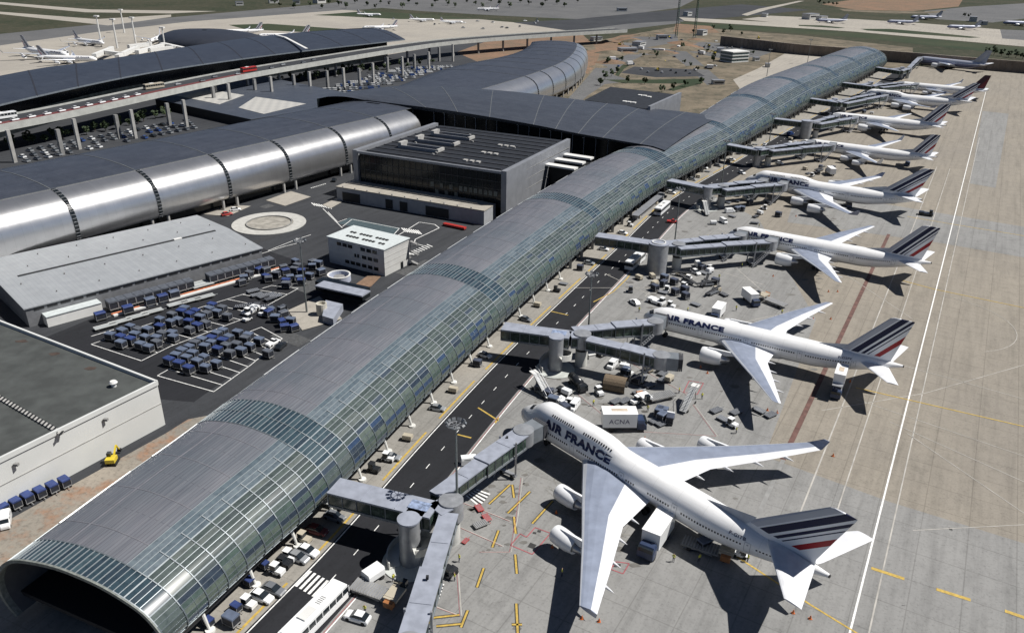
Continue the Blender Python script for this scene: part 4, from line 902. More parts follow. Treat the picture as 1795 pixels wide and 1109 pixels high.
# ------------------------------------------------------------------ aircraft
TYPES = {
 '747': dict(L=68.6, Rr=3.25, zc=5.35, nose=8.5, tail=46, hump=(2.6, 2.1), wing=[(0, 19.0, 17.6, 4.0), (3.2, 20.4, 16.4, 4.2), (12.5, 29.0, 9.6, 4.7), (22, 37.9, 6.4, 5.4), (32.2, 47.0, 3.3, 6.4)], winglet=1.9,
             eng=[(11.7, 22.6, 1.6, 6.0, 2.5), (20.8, 30.8, 1.6, 6.0, 3.1)], fin=(9.0, 54.0, 66.2, 19.4, 66.6, 70.6), stab=(1.4, 58.8, 66.8, 8.0, 11.1, 67.2, 70.0, 9.1), win=(7, 62, 5.5), up=(7.5, 26, 8.2), text=(9.5, 1.75, 2.0, .40), doors=(9.4, 17.5, 30, 42, 56)),
 '777': dict(L=63.3, Rr=3.1, zc=5.3, nose=7.5, tail=43, hump=None, wing=[(0, 19.4, 15.6, 3.9), (3.1, 21.6, 13.6, 4.1), (10.4, 26.7, 8.6, 5.0), (20, 33.4, 5.4, 6.0), (30.45, 40.8, 1.9, 6.7)], winglet=0,
             eng=[(9.7, 19.2, 1.95, 6.4, 2.75)], fin=(8.2, 49.5, 60.6, 18.6, 58.6, 63.4), stab=(1.2, 54.0, 60.6, 6.6, 10.75, 61.0, 63.4, 7.6), win=(7, 54, 5.5), up=None, text=(6.5, 1.5, 1.75, .42), doors=(6.2, 16.5, 28, 41, 53)),
 '340': dict(L=62.5, Rr=2.82, zc=4.9, nose=6.8, tail=42, hump=None, wing=[(0, 19.8, 13.0, 3.7), (2.8, 21.6, 11.6, 3.9), (9.4, 26.4, 7.6, 4.6), (20, 33.8, 4.6, 5.6), (30.1, 40.6, 2.2, 6.6)], winglet=2.6,
             eng=[(9.4, 21.6, 1.2, 4.9, 2.4), (19.3, 28.8, 1.2, 4.9, 3.1)], fin=(7.5, 50.6, 59.8, 16.9, 58.0, 61.9), stab=(1.1, 54.6, 60.2, 6.0, 9.7, 60.0, 62.2, 6.9), win=(7, 54, 5.1), up=None, text=(6.5, 1.4, 1.6, .40), doors=(5.8, 16, 31, 52)),
}
def fus(T, s, th, off=0.0):
    "point on the fuselage: s metres aft of the nose, th angle from port (0) over the top (90 deg)"
    L, Rr = T['L'], T['Rr']; zc = T['zc']
    if s < T['nose']:
        t = max(0, s / T['nose']); r = Rr * (1 - (1 - t) ** 2.1) ** .62; zc -= Rr * .28 * (1 - t) ** 1.7
    elif s > T['tail']:
        t = (s - T['tail']) / (L - T['tail']); r = Rr * (1 - t ** 1.55 * .90); zc += (Rr - r) * .72
    else: r = Rr
    y, z = math.cos(th), math.sin(th); rad = r
    if T['hump'] and 1.5 < s < 36:
        w = min(1, max(0, (s - 1.8) / 6.5)); w = w * w * (3 - 2 * w)
        if s > 22: w = 1 - (min(1, (s - 22) / 13)) ; w = w * w * (3 - 2 * w)
        Ru, up = T['hump']; up = up * w + (0 if w else 0); Ru = Ru * (.75 + .25 * w) if w < 1 else Ru
        if w > 0:
            # ray from the lower centre to the upper circle
            bq = z * up; cq = up * up - Ru * Ru; disc = bq * bq - cq
            if disc > 0:
                rr = bq + math.sqrt(disc)
                if rr > rad: rad = rad + (rr - rad) * 1.0
    rad += off
    return Vector((-s, rad * y, zc + rad * z))
def airfoil(y, sle, ch, z, th, side):
    P = []
    for c in (0, .02, .08, .2, .4, .66, .86, 1.0): P.append((c, th * (2.969 * math.sqrt(c) - 1.26 * c - 3.516 * c ** 2 + 2.843 * c ** 3 - 1.036 * c ** 4) / 1.0 * .55 + .012 * math.sin(math.pi * c)))
    up = [(c, h) for c, h in P]; lo = [(c, -h * .75) for c, h in P[::-1][1:-1]]
    return [Vector((-(sle + c * ch), side * y, z + h * ch)) for c, h in up + lo]
FINM = {}
def fin_mat(kind, T):
    if (kind, id(T)) in FINM: return FINM[(kind, id(T))]
    w = newmat('fin_livery'); tc = w.node('TexCoord').outputs['Object']; sp = w.node('SeparateXYZ'); w.l.new(tc, sp.inputs[0])
    z0, l0, t0, z1, l1, t1 = T['fin']; k = (l1 - l0) / (z1 - z0)
    s = w.math('MULTIPLY', sp.outputs[0], -1.0); le = w.math('MULTIPLY_ADD', w.math('SUBTRACT', sp.outputs[2], z0), k, l0)
    d = w.math('SUBTRACT', s, le); sc_ = (t0 - l0) / 12.2
    d = w.math('DIVIDE', d, 13.0 * sc_)
    W, N_, RD, GR = (.74, .75, .77), (.012, .016, .05), (.30, .02, .025), (.30, .32, .37)
    if kind == 'af': st_ = [(0, (.46, .47, .51)), (.14, W), (.17, N_), (.305, W), (.36, N_), (.425, W), (.47, N_), (.495, W), (.60, RD), (.71, W)]  # grey band at the front is shade on white, put into the colour
    elif kind == 'red': st_ = [(0, (.04, .015, .025)), (.45, (.10, .012, .02)), (.8, (.02, .02, .05))]
    elif kind == 'silver': st_ = [(0, (.32, .34, .38)), (.5, (.24, .27, .34))]
    else: st_ = [(0, W), (.3, (.04, .06, .16)), (.6, W)]
    c = w.ramp(d, st_, 'CONSTANT')
    zf = w.math('GREATER_THAN', sp.outputs[2], z0 + (.0 if kind != 'af' else .25)); c = w.mix(zf, W if kind != 'silver' else (.3, .32, .36), c)
    w.l.new(c, w.b.inputs['Base Color']); w.b.inputs['Roughness'].default_value = .45; w.b.inputs['Specular IOR Level'].default_value = .25; FINM[(kind, id(T))] = w.m; return w.m
FUSM = {}
def fus_mat(kind, T):
    if kind in FUSM: return FUSM[kind]
    w = newmat('fuselage_paint'); tc = w.node('TexCoord').outputs['Object']; sp = w.node('SeparateXYZ'); w.l.new(tc, sp.inputs[0]); n = w.noise(tc, .35, 6, .7)
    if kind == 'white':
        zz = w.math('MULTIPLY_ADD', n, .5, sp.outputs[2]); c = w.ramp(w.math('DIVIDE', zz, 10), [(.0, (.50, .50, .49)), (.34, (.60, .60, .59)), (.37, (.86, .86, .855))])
        st2 = w.node('Mapping'); st2.inputs['Scale'].default_value = (.25, 2, 2); w.l.new(tc, st2.inputs[0]); n2 = w.noise(st2.outputs[0], 1.2, 5, .7)
        c = w.mix(.5, c, w.ramp(n2, [(.3, (.80, .80, .785)), (.6, (1, 1, 1))]), 'MULTIPLY')
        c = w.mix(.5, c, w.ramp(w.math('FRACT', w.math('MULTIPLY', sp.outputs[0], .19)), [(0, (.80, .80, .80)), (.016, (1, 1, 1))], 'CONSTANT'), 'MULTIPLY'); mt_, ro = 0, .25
    else:
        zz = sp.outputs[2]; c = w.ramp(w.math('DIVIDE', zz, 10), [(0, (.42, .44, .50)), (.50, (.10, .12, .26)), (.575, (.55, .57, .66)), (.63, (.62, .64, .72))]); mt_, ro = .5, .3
    w.l.new(c, w.b.inputs['Base Color']); w.b.inputs['Roughness'].default_value = ro; w.b.inputs['Metallic'].default_value = mt_
    if kind == 'white': w.b.inputs['Coat Weight'].default_value = .4; w.b.inputs['Coat Roughness'].default_value = .1
    FUSM[kind] = w.m; return w.m
WG = M('wing_grey', (.22, .25, .32), .38, var=.10, scale=.5); WL = M('wing_white', (.66, .67, .69), .35, var=.08, scale=.6); WE = M('wing_edge', (.62, .64, .67), .3, metal=.3, var=.05)
INK = M('titling_blue', (.012, .018, .07), .4, var=0); WIN = M('cabin_window', (.02, .022, .03), .2, var=0); LINE = M('door_outline', (.35, .36, .38), .5, var=0)
CONE = M('nacelle_metal', (.45, .45, .46), .3, metal=.7); FAN = M('fan_dark', (.02, .02, .022), .4, var=0)
def text_mesh(body, size, fn, bold=.03, shear=0.0, step=.3):
    cu = bpy.data.curves.new('t', 'FONT'); cu.body = body; cu.size = size; cu.offset = bold; cu.space_character = 1.08; cu.shear = shear; cu.resolution_u = 3
    o = bpy.data.objects.new('t', cu); COL.objects.link(o); dg = bpy.context.evaluated_depsgraph_get(); dg.update()
    me = bpy.data.meshes.new_from_object(o.evaluated_get(dg)); bpy.data.objects.remove(o); bpy.data.curves.remove(cu)
    b = bmesh.new(); b.from_mesh(me)
    ys = [v.co.y for v in b.verts]; y = min(ys) + step
    while y < max(ys):
        bmesh.ops.bisect_plane(b, geom=b.verts[:] + b.edges[:] + b.faces[:], plane_co=(0, y, 0), plane_no=(0, 1, 0)); y += step
    xs = [v.co.x for v in b.verts]; w = max(xs)
    out = MB(); b.verts.ensure_lookup_table()
    out.v = [tuple(fn(v.co.x, v.co.y, w)) for v in b.verts]; out.f = [[v.index for v in f.verts] for f in b.faces]; out.m = [0] * len(out.f); b.free(); bpy.data.meshes.remove(me)
    return out
def make_plane(ty, label, loc, rz, fin='af', body='white', title=True, reg='F-G', lod=0, group=None):
    T = TYPES[ty]; root = thing('airliner', label, 'airliner', loc, rz, group); W_ = dict(world=False)
    ss = [0, .12, .4, .9, 1.6, 2.4, 3.4, 4.5, 5.8, 7.2, 8.6] + [10 + i * 2.2 for i in range(int((T['tail'] - 10) / 2.2))]
    k = T['tail']
    while k < T['L'] - .3: ss.append(k); k += 1.6
    ss += [T['L'] - .2, T['L']]
    N = 40
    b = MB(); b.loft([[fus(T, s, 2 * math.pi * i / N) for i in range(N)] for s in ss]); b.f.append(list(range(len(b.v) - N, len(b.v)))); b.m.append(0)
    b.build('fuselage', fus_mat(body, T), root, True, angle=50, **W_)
    # belly fairing
    b = MB(); y0 = T['wing'][1][1]; rings = []
    for i in range(9):
        t = i / 8; s = y0 - 3 + t * 20; f = math.sin(math.pi * t) ** .5 + .001
        rings.append([Vector((-s, (T['Rr'] + .35) * math.cos(a) * (.6 + .4 * f), T['zc'] - .6 + (T['Rr'] - .05) * math.sin(a) * (.75 + .27 * f))) for a in [math.pi + math.pi * j / 14 for j in range(15)]])
    b.loft(rings, closed=False); b.build('belly_fairing', WL, root, True, **W_)
    for side, nm in ((1, 'wing'), (-1, 'wing')):
        b = MB(); R_ = [airfoil(y, s, c, z, .135 if y < 5 else .10, side) for y, s, c, z in T['wing']]
        y, s, c, z = T['wing'][-1]
        if not T['winglet']: R_.append([p + Vector((-.9 if i in (0,) else -.3, side * .35, .05)) for i, p in enumerate(airfoil(y, s + .4, c * .6, z, .05, side))])
        b.loft(R_, mf=lambda j, i: 2 if i in (0, 1, 13, 12) else (0 if i in (2, 3, 4, 11, 10, 9) else 1), caps=True)
        wg = b.build(nm, [WG, WL, WE], root, **W_)
        if T['winglet']:
            b = MB(); h = T['winglet']; a0 = airfoil(y, s, c, z, .10, side); a1 = [Vector((-(s + c * .6 + (-p.x - s) * .38 + .9), side * (y + .8) + (p.z - z) * .4 * side, z + h)) for p in a0]
            b.loft([a0, a1], caps=True); b.build('winglet', M('winglet_blue', (.20, .23, .32), .35) if ty == '747' else WL, wg, **W_)
        for (ye_, sf, r, ln_, zc) in T['eng']:
            b = MB(); b.lathe((-sf, side * ye_, zc), [(r * .60, -ln_ * .18), (r * .80, -.6), (r * .86, -.25), (r * .93, 0), (r * 1.0, -.35), (r * 1.04, -1.3), (r * 1.0, -ln_ * .55), (r * .82, -ln_ * .80), (r * .74, -ln_ * .80), (r * .6, -ln_ * .74)], 26, 0, 'x')
            n_ = b.build('engine', BRWH, root, True, fix=True, angle=60, **W_)
            b = MB(); b.lathe((-sf, side * ye_, zc), [(.01, -.5), (.25, -.75), (.3, -.9), (r * .84, -1.0)], 20, 0, 'x'); b.lathe((-sf, side * ye_, zc), [(r * .78, -ln_ * .8 + .3), (.2, -ln_ * .8 + .3)], 20, 0, 'x'); b.build('fan', FAN, n_, **W_)
            b = MB(); b.lathe((-sf, side * ye_, zc), [(r * .56, -ln_ * .76), (r * .5, -ln_ * .92), (r * .32, -ln_ * 1.08), (.02, -ln_ * 1.12)], 18, 0, 'x'); b.build('exhaust_cone', CONE, n_, True, **W_)
            # pylon
            wz = zc + r; b = MB(); tp = [w for w in T['wing'] if w[0] >= ye_][0]; pv = [w for w in T['wing'] if w[0] < ye_][-1]; f = (ye_ - pv[0]) / (tp[0] - pv[0]); le = pv[1] + (tp[1] - pv[1]) * f; zw = pv[3] + (tp[3] - pv[3]) * f
            o1 = [(-sf - .9, zc + r * .98), (-sf - ln_ * .95, zc + r * .55), (-le - 3.2, zw - .25), (-le - .2, zw + .12), (-sf - 1.7, zc + r * 1.14)]
            for q in (0,): 
                vs = [Vector((x, side * ye_ + d, z_)) for d in (-.22, .22) for x, z_ in o1]; b.add(vs, [(0, 1, 2, 3, 4), (9, 8, 7, 6, 5)] + [(i, (i + 1) % 5, 5 + (i + 1) % 5, 5 + i) for i in range(5)])
            b.build('pylon', BRWH, root, **W_)
        if lod == 0:
            for t in (.22, .42, .6, .78):
                w = T['wing']; yy = 3 + (w[-1][0] - 3) * t; tp = [q for q in w if q[0] >= yy][0]; pv = [q for q in w if q[0] < yy][-1]; f = (yy - pv[0]) / (tp[0] - pv[0])
                te = pv[1] + pv[2] + (tp[1] + tp[2] - pv[1] - pv[2]) * f; zw = pv[3] + (tp[3] - pv[3]) * f - .25
                b = MB(); b.lathe((-te, side * yy, zw), [(.01, 2.6), (.3, 1.6), (.32, .4), (.16, -.9), (.01, -1.7)], 8, 0, 'x'); b.build('flap_fairing', WL, wg, True, **W_)
        y0, l0, t0, z0, y1, l1, t1, z1 = T['stab']
        b = MB(); b.loft([airfoil(y0 - 1, l0 - .8, t0 - l0 + .4, z0, .10, side), airfoil(y0, l0, t0 - l0, z0, .10, side), airfoil(y1, l1, t1 - l1, z1, .09, side)], mi=0, caps=True); b.build('tailplane', WL, root, **W_)
    z0, l0, t0, z1, l1, t1 = T['fin']
    b = MB(); R_ = []
    for z, l, t in ((z0 - 1.6, l0 - 1.7, t0), (z0, l0, t0), ((z0 + z1) / 2, (l0 + l1) / 2, (t0 + t1) / 2), (z1 - .2, l1 - .15, t1), (z1, l1 + .5, t1)):
        c = t - l; q = [(0, 0), (.06, .6), (.3, 1), (.6, .8), (1, .06), (.6, -.8), (.3, -1), (.06, -.6)]; R_.append([Vector((-(l + a * c), h * c * .045, z)) for a, h in q])
    b.loft(R_, caps=True); b.build('fin', fin_mat(fin, T), root, **W_)
    b = MB(); b.add([Vector((-(l0 - 8), 0, z0 - .35)), Vector((-l0 - .5, .28, z0 - .5)), Vector((-l0 - 1.6, .05, z0 + 1.6)), Vector((-l0 - .5, -.28, z0 - .5))], [(0, 1, 2), (0, 2, 3), (1, 3, 2)]); b.build('dorsal_fillet', M('fillet_grey', (.42, .45, .50), .4), root, **W_)
    b = MB(); b.lathe((-T['L'] + .05, 0, fus(T, T['L'], 0).z), [(.01, -.25), (.28, -.25), (.33, 0)], 12, 0, 'x'); b.build('tail_cone', FAN, root, **W_)
    # cockpit glass
    b = MB()
    if ty == '747': s0, s1, a0, a1 = 3.4, 4.5, 58, 82
    else: s0, s1, a0, a1 = 1.7, 2.9, 42, 78
    for sg in (1, -1):
        for j in range(3):
            th0, th1 = [R(90 + sg * (90 - x)) if sg == -1 else R(x) for x in (a0 + (a1 + 8 - a0) * j / 3 + 1, a0 + (a1 + 8 - a0) * (j + 1) / 3 - 1)]
            d = .25 * (2 - j) if ty != '747' else .12 * (2 - j)
            b.add([fus(T, s0 + d, th0, .03), fus(T, s1 + d, th0, .03), fus(T, s1 + d * .8, (th0 + th1) / 2, .06), fus(T, s1 + d * .6, th1, .03), fus(T, s0 + d * .5, th1, .03), fus(T, s0 + d * .8, (th0 + th1) / 2, .06)], [(0, 1, 2, 5), (5, 2, 3, 4)])
    b.build('cockpit_window', WIN, root, **W_)
    if lod < 2:
        w0, w1, wz = T['win']; th = math.asin((wz - T['zc']) / T['Rr'])
        rows = [(w0 + .6, w1, th)]
        if T['up']: rows.append((T['up'][0] + 1, T['up'][1], R(60)))
        for (sa, sb, tt) in rows:
            b = MB(); s = sa; i = 0
            while s < sb:
                i += 1
                skip = any(abs(s - d) < 1.1 for d in T['doors']) or (ty == '747' and 33 < s < 36)
                if not skip:
                    for sg in (1, -1):
                        t1_, t2_ = (tt, tt + R(6.5)) if sg == 1 else (math.pi - tt, math.pi - tt - R(6.5))
                        b.quad(fus(T, s, t1_, .02), fus(T, s + .30, t1_, .02), fus(T, s + .30, t2_, .02), fus(T, s, t2_, .02))
                s += .56
            b.build('cabin_windows', WIN, root, **W_)
        for d in T['doors']:
            b = MB()
            for sg in (1, -1):
                def q(s, a): return fus(T, s, a if sg == 1 else math.pi - a, .025)
                for (sa, sb, aa, ab) in ((d - .55, d - .48, -20, 22), (d + .48, d + .55, -20, 22)):
                    b.loft([[q(sa, R(aa + (ab - aa) * j / 5)), q(sb, R(aa + (ab - aa) * j / 5))] for j in range(6)], closed=False)
                for a_ in (-20, 21): b.quad(q(d - .5, R(a_)), q(d + .5, R(a_)), q(d + .5, R(a_ + 1.3)), q(d - .5, R(a_ + 1.3)))
                b.quad(q(d - .15, R(9)), q(d + .15, R(9)), q(d + .15, R(14)), q(d - .15, R(14)))
            b.build('cabin_door', LINE, root, **W_)
    if title and lod < 2:
        s0, th_, size, _ = T['text']; a0 = R(24 if ty == '747' else 24)
        size = {'747': 1.95, '777': 1.75, '340': 1.6}[ty]; SX = {'747': 1.5, '777': 1.52, '340': 1.5}[ty]
        def port(x, y, w): return fus(T, s0 + x * SX, a0 + y / T['Rr'], .03)
        def star(x, y, w): return fus(T, s0 + (w - x) * SX, math.pi - a0 - y / T['Rr'], .03)
        key = 'txt' + ty
        if key not in TXT:
            TXT[key] = (text_mesh('AIR FRANCE', size, port, .12 * size / 2), text_mesh('AIR FRANCE', size, star, .12 * size / 2))
        o = TXT[key][0].build('titling', INK, root, **W_); o2 = TXT[key][1].build('titling', INK, root, **W_)
        if reg:
            sr = T['tail'] + 6.5; b = text_mesh(reg, .95, lambda x, y, w: fus(T, sr + x, R(24) + y / T['Rr'], .03), .02); b.build('registration', INK, root, **W_)
    # landing gear
    gear = [(6.5 if ty != '747' else 7.8, 0)] + ([(32, 5.4), (32, -5.4)] if ty != '747' else [(31, 5.5), (31, -5.5), (34.2, 1.9), (34.2, -1.9)])
    for i, (s, y) in enumerate(gear):
        b = MB(); b.tube((-s, y, .6), (-s, y, 3.2), .16, .2, 8); b.beam((-s + (1.3 if i else 0), y, .62), (-s - (1.3 if i else 0) - .01, y, .62), .2, .2) if i else None
        gz = b.build('landing_gear', STEEL, root, **W_)
        b = MB()
        for dx in ((0,) if i == 0 else (-1.2, 1.2) if ty != '777' else (-1.4, 0, 1.4)):
            for dy in (-.45, .45): b.tube((-s + dx, y + dy - .18, .6), (-s + dx, y + dy + .18, .6), .6, .6, 14)
        b.build('wheels', TYRE, gz, **W_)
    return root
TXT = {}
H2 = R(150)
def nose_at(px, z=4.7): p = at(px[0], px[1], z); p.z = 0.13; return p
pls = {}
def P_(key, *a, **k): pls[key] = make_plane(*a, **k)
P_('p1', '747', 'white four-engined jumbo with humped upper deck, nearest aircraft, nose at the lowest jet bridge', Vector((2.57, 143.3, .13)), R(132.5), reg='F-GITB')
P_('p2', '777', 'white twin-engined airliner second from the front, catering truck raised at its rear door', nose_at((1128, 553)), R(150.5), reg='F-GSPF')
P_('p3', '777', 'white twin-engined airliner third from the front, both jet bridges docked beside the fat grey drum', nose_at((1276, 410)), R(149.5), reg=None)
P_('p4', '747', 'white four-engined jumbo fourth from the front with humped upper deck behind two jet bridges', nose_at((1305, 316)), R(150), reg=None)
P_('p5', '340', 'slim white four-engined airliner fifth from the front with small rear service truck', nose_at((1405, 252)), R(148), reg=None, lod=1)
P_('p6', '777', 'white airliner sixth from the front with large engine beside the grey drum tower', nose_at((1450, 206)), R(150), reg=None, lod=1)
P_('p7', '747', 'white jumbo seventh from the front, its fin overlapping the dark red fin behind', nose_at((1506, 168)), R(149), reg=None, lod=1)
P_('p8', '340', 'white airliner with dark maroon fin, eighth from the front', nose_at((1566, 149)), R(148), fin='red', title=False, lod=1)
P_('p9', '777', 'bare silver and blue striped twinjet parked beyond the rounded end of the glass pier', nose_at((1606, 105)), R(131), fin='silver', body='silver', title=False, lod=1)
# ------------------------------------------------------------------ boarding bridges
BRF = M('bridge_roof', (.175, .19, .22), .55); 
def mat_bglass():
    w = newmat('bridge_glazing'); g = w.node('NewGeometry').outputs['Position']; n = w.noise(g, .55, 4, .8)
    c = w.ramp(n, [(.35, (.015, .025, .022)), (.55, (.035, .055, .045)), (.68, (.11, .15, .12)), (.8, (.03, .045, .038))]); w.l.new(c, w.b.inputs['Base Color']); w.b.inputs['Roughness'].default_value = .15; return w.m
BGL = mat_bglass(); BFR = M('bridge_frame', (.20, .22, .24), .5, metal=.3); TW = M('tower_cladding', (.30, .31, .325), .45, metal=.35, var=.12, scale=.8); CYW = M('column_concrete', (.50, .50, .47), .75)
def corridor(root, a, c, w=3.0, h=2.9, ribs=3.0, roofw=None, names=('roof', 'glazing', 'frame')):
    "a box corridor whose roof centre line runs a to c"
    a = Vector(a); c = Vector(c); dn = Vector((0, 0, 1)); d = (c - a).normalized(); s = Vector((-d.y, d.x, 0)).normalized()
    b = MB(); b.beam(a - dn * .12, c - dn * .12, (roofw or w + .5), .24); n = int((c - a).length / 5)
    for i in range(1, n): q = a.lerp(c, i / n) + dn * .03; b.beam(q - s * w * .5, q + s * w * .5, .12, .1)
    b.build(names[0], BRF, root)
    b = MB(); b.beam(a - dn * (.25 + h / 2 - .2), c - dn * (.25 + h / 2 - .2), w - .1, h - .5); b.build(names[1], BGL, root)
    b = MB(); b.beam(a - dn * (h - .1), c - dn * (h - .1), w + .15, .45); b.beam(a - dn * .4, c - dn * .4, w + .1, .3); L = (c - a).length; n = max(2, int(L / ribs))
    for i in range(n + 1):
        q = a.lerp(c, i / n)
        for e in (-1, 1): b.beam(q + s * e * w / 2 - dn * .3, q + s * e * w / 2 - dn * h, .13, .16)
    b.build(names[2], BFR, root)
def rotunda(root, p, r=2.1, ztop=8.9, zb=5.2, rc=1.5):
    b = MB(); b.lathe((p.x, p.y, 0), [(r, zb), (r, ztop), (.02, ztop + .15)], 24); b.build('rotunda', TW, root, angle=40, smooth=True)
    b = MB(); b.lathe((p.x, p.y, 0), [(rc + .05, zb - .9), (rc + .05, zb - .02), (.02, zb)], 24); b.build('rotunda_collar', DARK, root)
    b = MB(); b.lathe((p.x, p.y, 0), [(rc, .1), (rc, zb - .9)], 24); b.build('support_column', CYW, root, smooth=True)
def arm(label, a, c, face, z0=8.5, z1=7.9, docked=True, group='telescopic boarding bridges'):
    "telescopic arm from the rotunda at a to the cab at c; face = heading of the cab's front"
    a = Vector((a.x, a.y, z0)); c = Vector((c.x, c.y, z1)); root = thing('boarding_bridge', label, 'jet bridge', (a.x, a.y, 0), 0, group)
    m_ = a.lerp(c, .48); d = (c - a).normalized(); s = Vector((-d.y, d.x, 0)).normalized(); dn = Vector((0, 0, 1))
    corridor(root, a + dn * 0, m_ + d * 1.5, 2.7, 2.7, 2.2); corridor(root, m_ + dn * .3, c, 3.15, 3.1, 2.2, names=('outer_roof', 'outer_glazing', 'outer_frame'))
    b = MB(); b.lathe((c.x, c.y, 0), [(2.05, c.z - 2.9), (2.05, c.z + .25), (.02, c.z + .4)], 20); b.build('cab_rotunda', TW, root, True, angle=40)
    f = Vector((math.cos(face), math.sin(face), 0)); e = c + f * 2.4
    b = MB(); b.box((e.x, e.y, c.z - 1.35), (3.2, 3.3, 3.2), face); b.build('cab', BFR, root)
    b = MB()
    for i in range(3): q = c + f * (4.0 + i * .38); b.box((q.x, q.y, c.z - 1.3), (.28, 3.5 - i * .06, 3.1), face)
    b.build('bellows', M('bellows_dark', (.05, .052, .06), .8), root)
    # wheel bogie
    q = a.lerp(c, .80); b = MB(); b.beam(q + s * 2 - dn * 2.9, q - s * 2 - dn * 2.9, .5, .5)
    for k in (-1, 1): b.beam(q + s * 1.9 * k + dn * .6, Vector((q.x, q.y, 1.1)) + s * 1.9 * k, .35, .35)
    b.beam(Vector((q.x, q.y, 1.0)) + s * 2.1, Vector((q.x, q.y, 1.0)) - s * 2.1, .7, .5); b.build('drive_column', STEEL, root)
    for k in (-1, 1):
        b = MB(); w0 = Vector((q.x, q.y, .68)) + s * 1.2 * k; b.tube(w0 - s * .25, w0 + s * .25, .55, .55, 14); b.build('wheel', TYRE, root)
    # service stair
    st_ = c - d * 1.5 + s * (-2.2 if f.dot(s) > 0 else 2.2); b = MB(); g0 = Vector((st_.x, st_.y, c.z - 2.7)); g1 = Vector((st_.x, st_.y, .15)) - d * 6
    sd = s * .45
    b.beam(g0 - sd, g1 - sd, .1, .3); b.beam(g0 + sd, g1 + sd, .1, .3); b.beam(g0 - sd + dn, g1 - sd + dn, .06, .06); b.beam(g0 + sd + dn, g1 + sd + dn, .06, .06)
    for i in range(12): q = g0.lerp(g1, i / 12); b.beam(q - sd, q + sd, .3, .05)
    b.build('service_stair', STEEL, root)
def tower(root, p, r, ztop, ramp=True, a0=R(-70)):
    b = MB(); b.lathe((p.x, p.y, 0), [(r, .1), (r, ztop - .3)], 30); b.build('stair_tower', TW, root, True)
    b = MB(); b.lathe((p.x, p.y, 0), [(r + .15, ztop - .3), (r + .15, ztop), (.02, ztop + .1)], 30); b.build('tower_cap', BRF, root)
    if ramp:
        out = []; n = 26
        for i in range(n + 1):
            a = a0 + R(285) * i / n; z = 4.6 - 4.0 * i / n; R1, R2 = r + .15, r + 2.0
            out.append([Vector((p.x + x * math.cos(a), p.y + x * math.sin(a), zz)) for x, zz in ((R1, z), (R2, z), (R2, z + 1.1), (R2 + .2, z + 1.1), (R2 + .2, z - .4), (R1, z - .4))])
        b = MB(); b.loft(out, caps=True); b.build('spiral_stair', CYW, root)
        b = MB(); b.lathe((p.x, p.y, 0), [(r + 3.0, .14), (r + 3.0, .3), (.02, .3)], 30); b.build('plinth', M('plinth', (.42, .44, .42), .8), root)
PORTS = {}
def cell(i, rootpx, jpx, tpx, tr, rots, label, ztop=9.2, ramp=True, zr=8.6, wd=4.0):
    a, j = at(*rootpx, zr), at(*jpx, zr); rt = thing('fixed_walkway', label, 'walkway', (a.x, a.y, 0), 0, 'fixed walkways of the pier')
    d = (j - a).normalized(); corridor(rt, a - d * 1.5, j, wd, 3.0, 2.4)
    t = at(*tpx, 0); tower(rt, t, tr, ztop, ramp)
    k = Vector((t.x, t.y, zr)); pr = a + d * max(0, min((j - a).length, (k - a).dot(d)))
    if (k - pr).length > 1.5: corridor(rt, pr, k, 2.6, 2.8)
    for q in rots:
        q = at(*q, 0); rotunda(rt, q); 
        if (Vector((q.x, q.y, zr)) - j).length > 1.5: corridor(rt, j, Vector((q.x, q.y, zr)), 3.2, 2.9)
    b = MB(); b.box((pr.x, pr.y, zr + .12), (3.5, 2.2, .1), math.atan2(d.y, d.x)); b.build('roof_hatch', M('roof_hatch', (.20, .25, .36), .6, var=.4, scale=2), rt)
    return rt
def door(key, n, off=5.2):
    "where a cab docks at the nth door of an aircraft (port side)"
    o = pls[key]; T = TYPES[{'p1': '747', 'p4': '747', 'p7': '747', 'p5': '340', 'p8': '340'}.get(key, '777')]; rz = o.rotation_euler[2]
    p = Vector((-T['doors'][n], T['Rr'] + off, 0)); p.rotate(Matrix.Rotation(rz, 3, 'Z')); return p + Vector(o.location), rz - math.pi / 2
cell(1, (598, 853), (762, 893), (720, 985), 1.75, ((792, 948),), 'lowest fixed walkway with pale stair tower and spiral stair over the service road')
p, f = door('p1', 0); arm('jet bridge docked at the nearest jumbo just behind its nose', at(765, 866, 8.5), p, f)
arm('jet bridge running out of the bottom edge, not docked', at(787, 898, 8.5), at(716, 1128, 8.3), R(-60), z1=8.3)
cell(2, (892, 572), (1000, 586), (973, 648), 1.75, ((1018, 640),), 'second fixed walkway with white spiral stair tower behind the nearest jumbo nose')
p, f = door('p2', 0); arm('jet bridge docked at the second airliner just behind its cockpit', at(1005, 577, 8.5), p, f)
arm('undocked jet bridge standing beside the second airliner with its cab pointing at nothing', at(1030, 592, 8.5), at(1160, 622, 8), R(-10))
cell(3, (1054, 412), (1165, 428), (1150, 478), 3.1, ((1185, 472),), 'third fixed walkway with fat grey drum tower wearing a round roof ring', ramp=False, ztop=10.2)
c = at(1150, 425, 10.2); b = MB(); b.lathe((at(1150, 478).x, at(1150, 478).y, 0), [(2.2, 10.25), (2.2, 10.5), (1.9, 10.5), (1.9, 10.25)], 30); b.top('roof_ring', LIGHT, 'round pale ring lying on the fat grey drum tower of the third walkway', 'ring')
cell(4, (1179, 316), (1240, 328), (1237, 366), 1.75, ((1263, 362),), 'fourth fixed walkway with slim stair tower leading to the fourth aircraft')
cell(5, (1274, 252), (1330, 262), (1325, 292), 1.8, ((1345, 290),), 'fifth fixed walkway, slim tower, by the fifth aircraft', ramp=False)
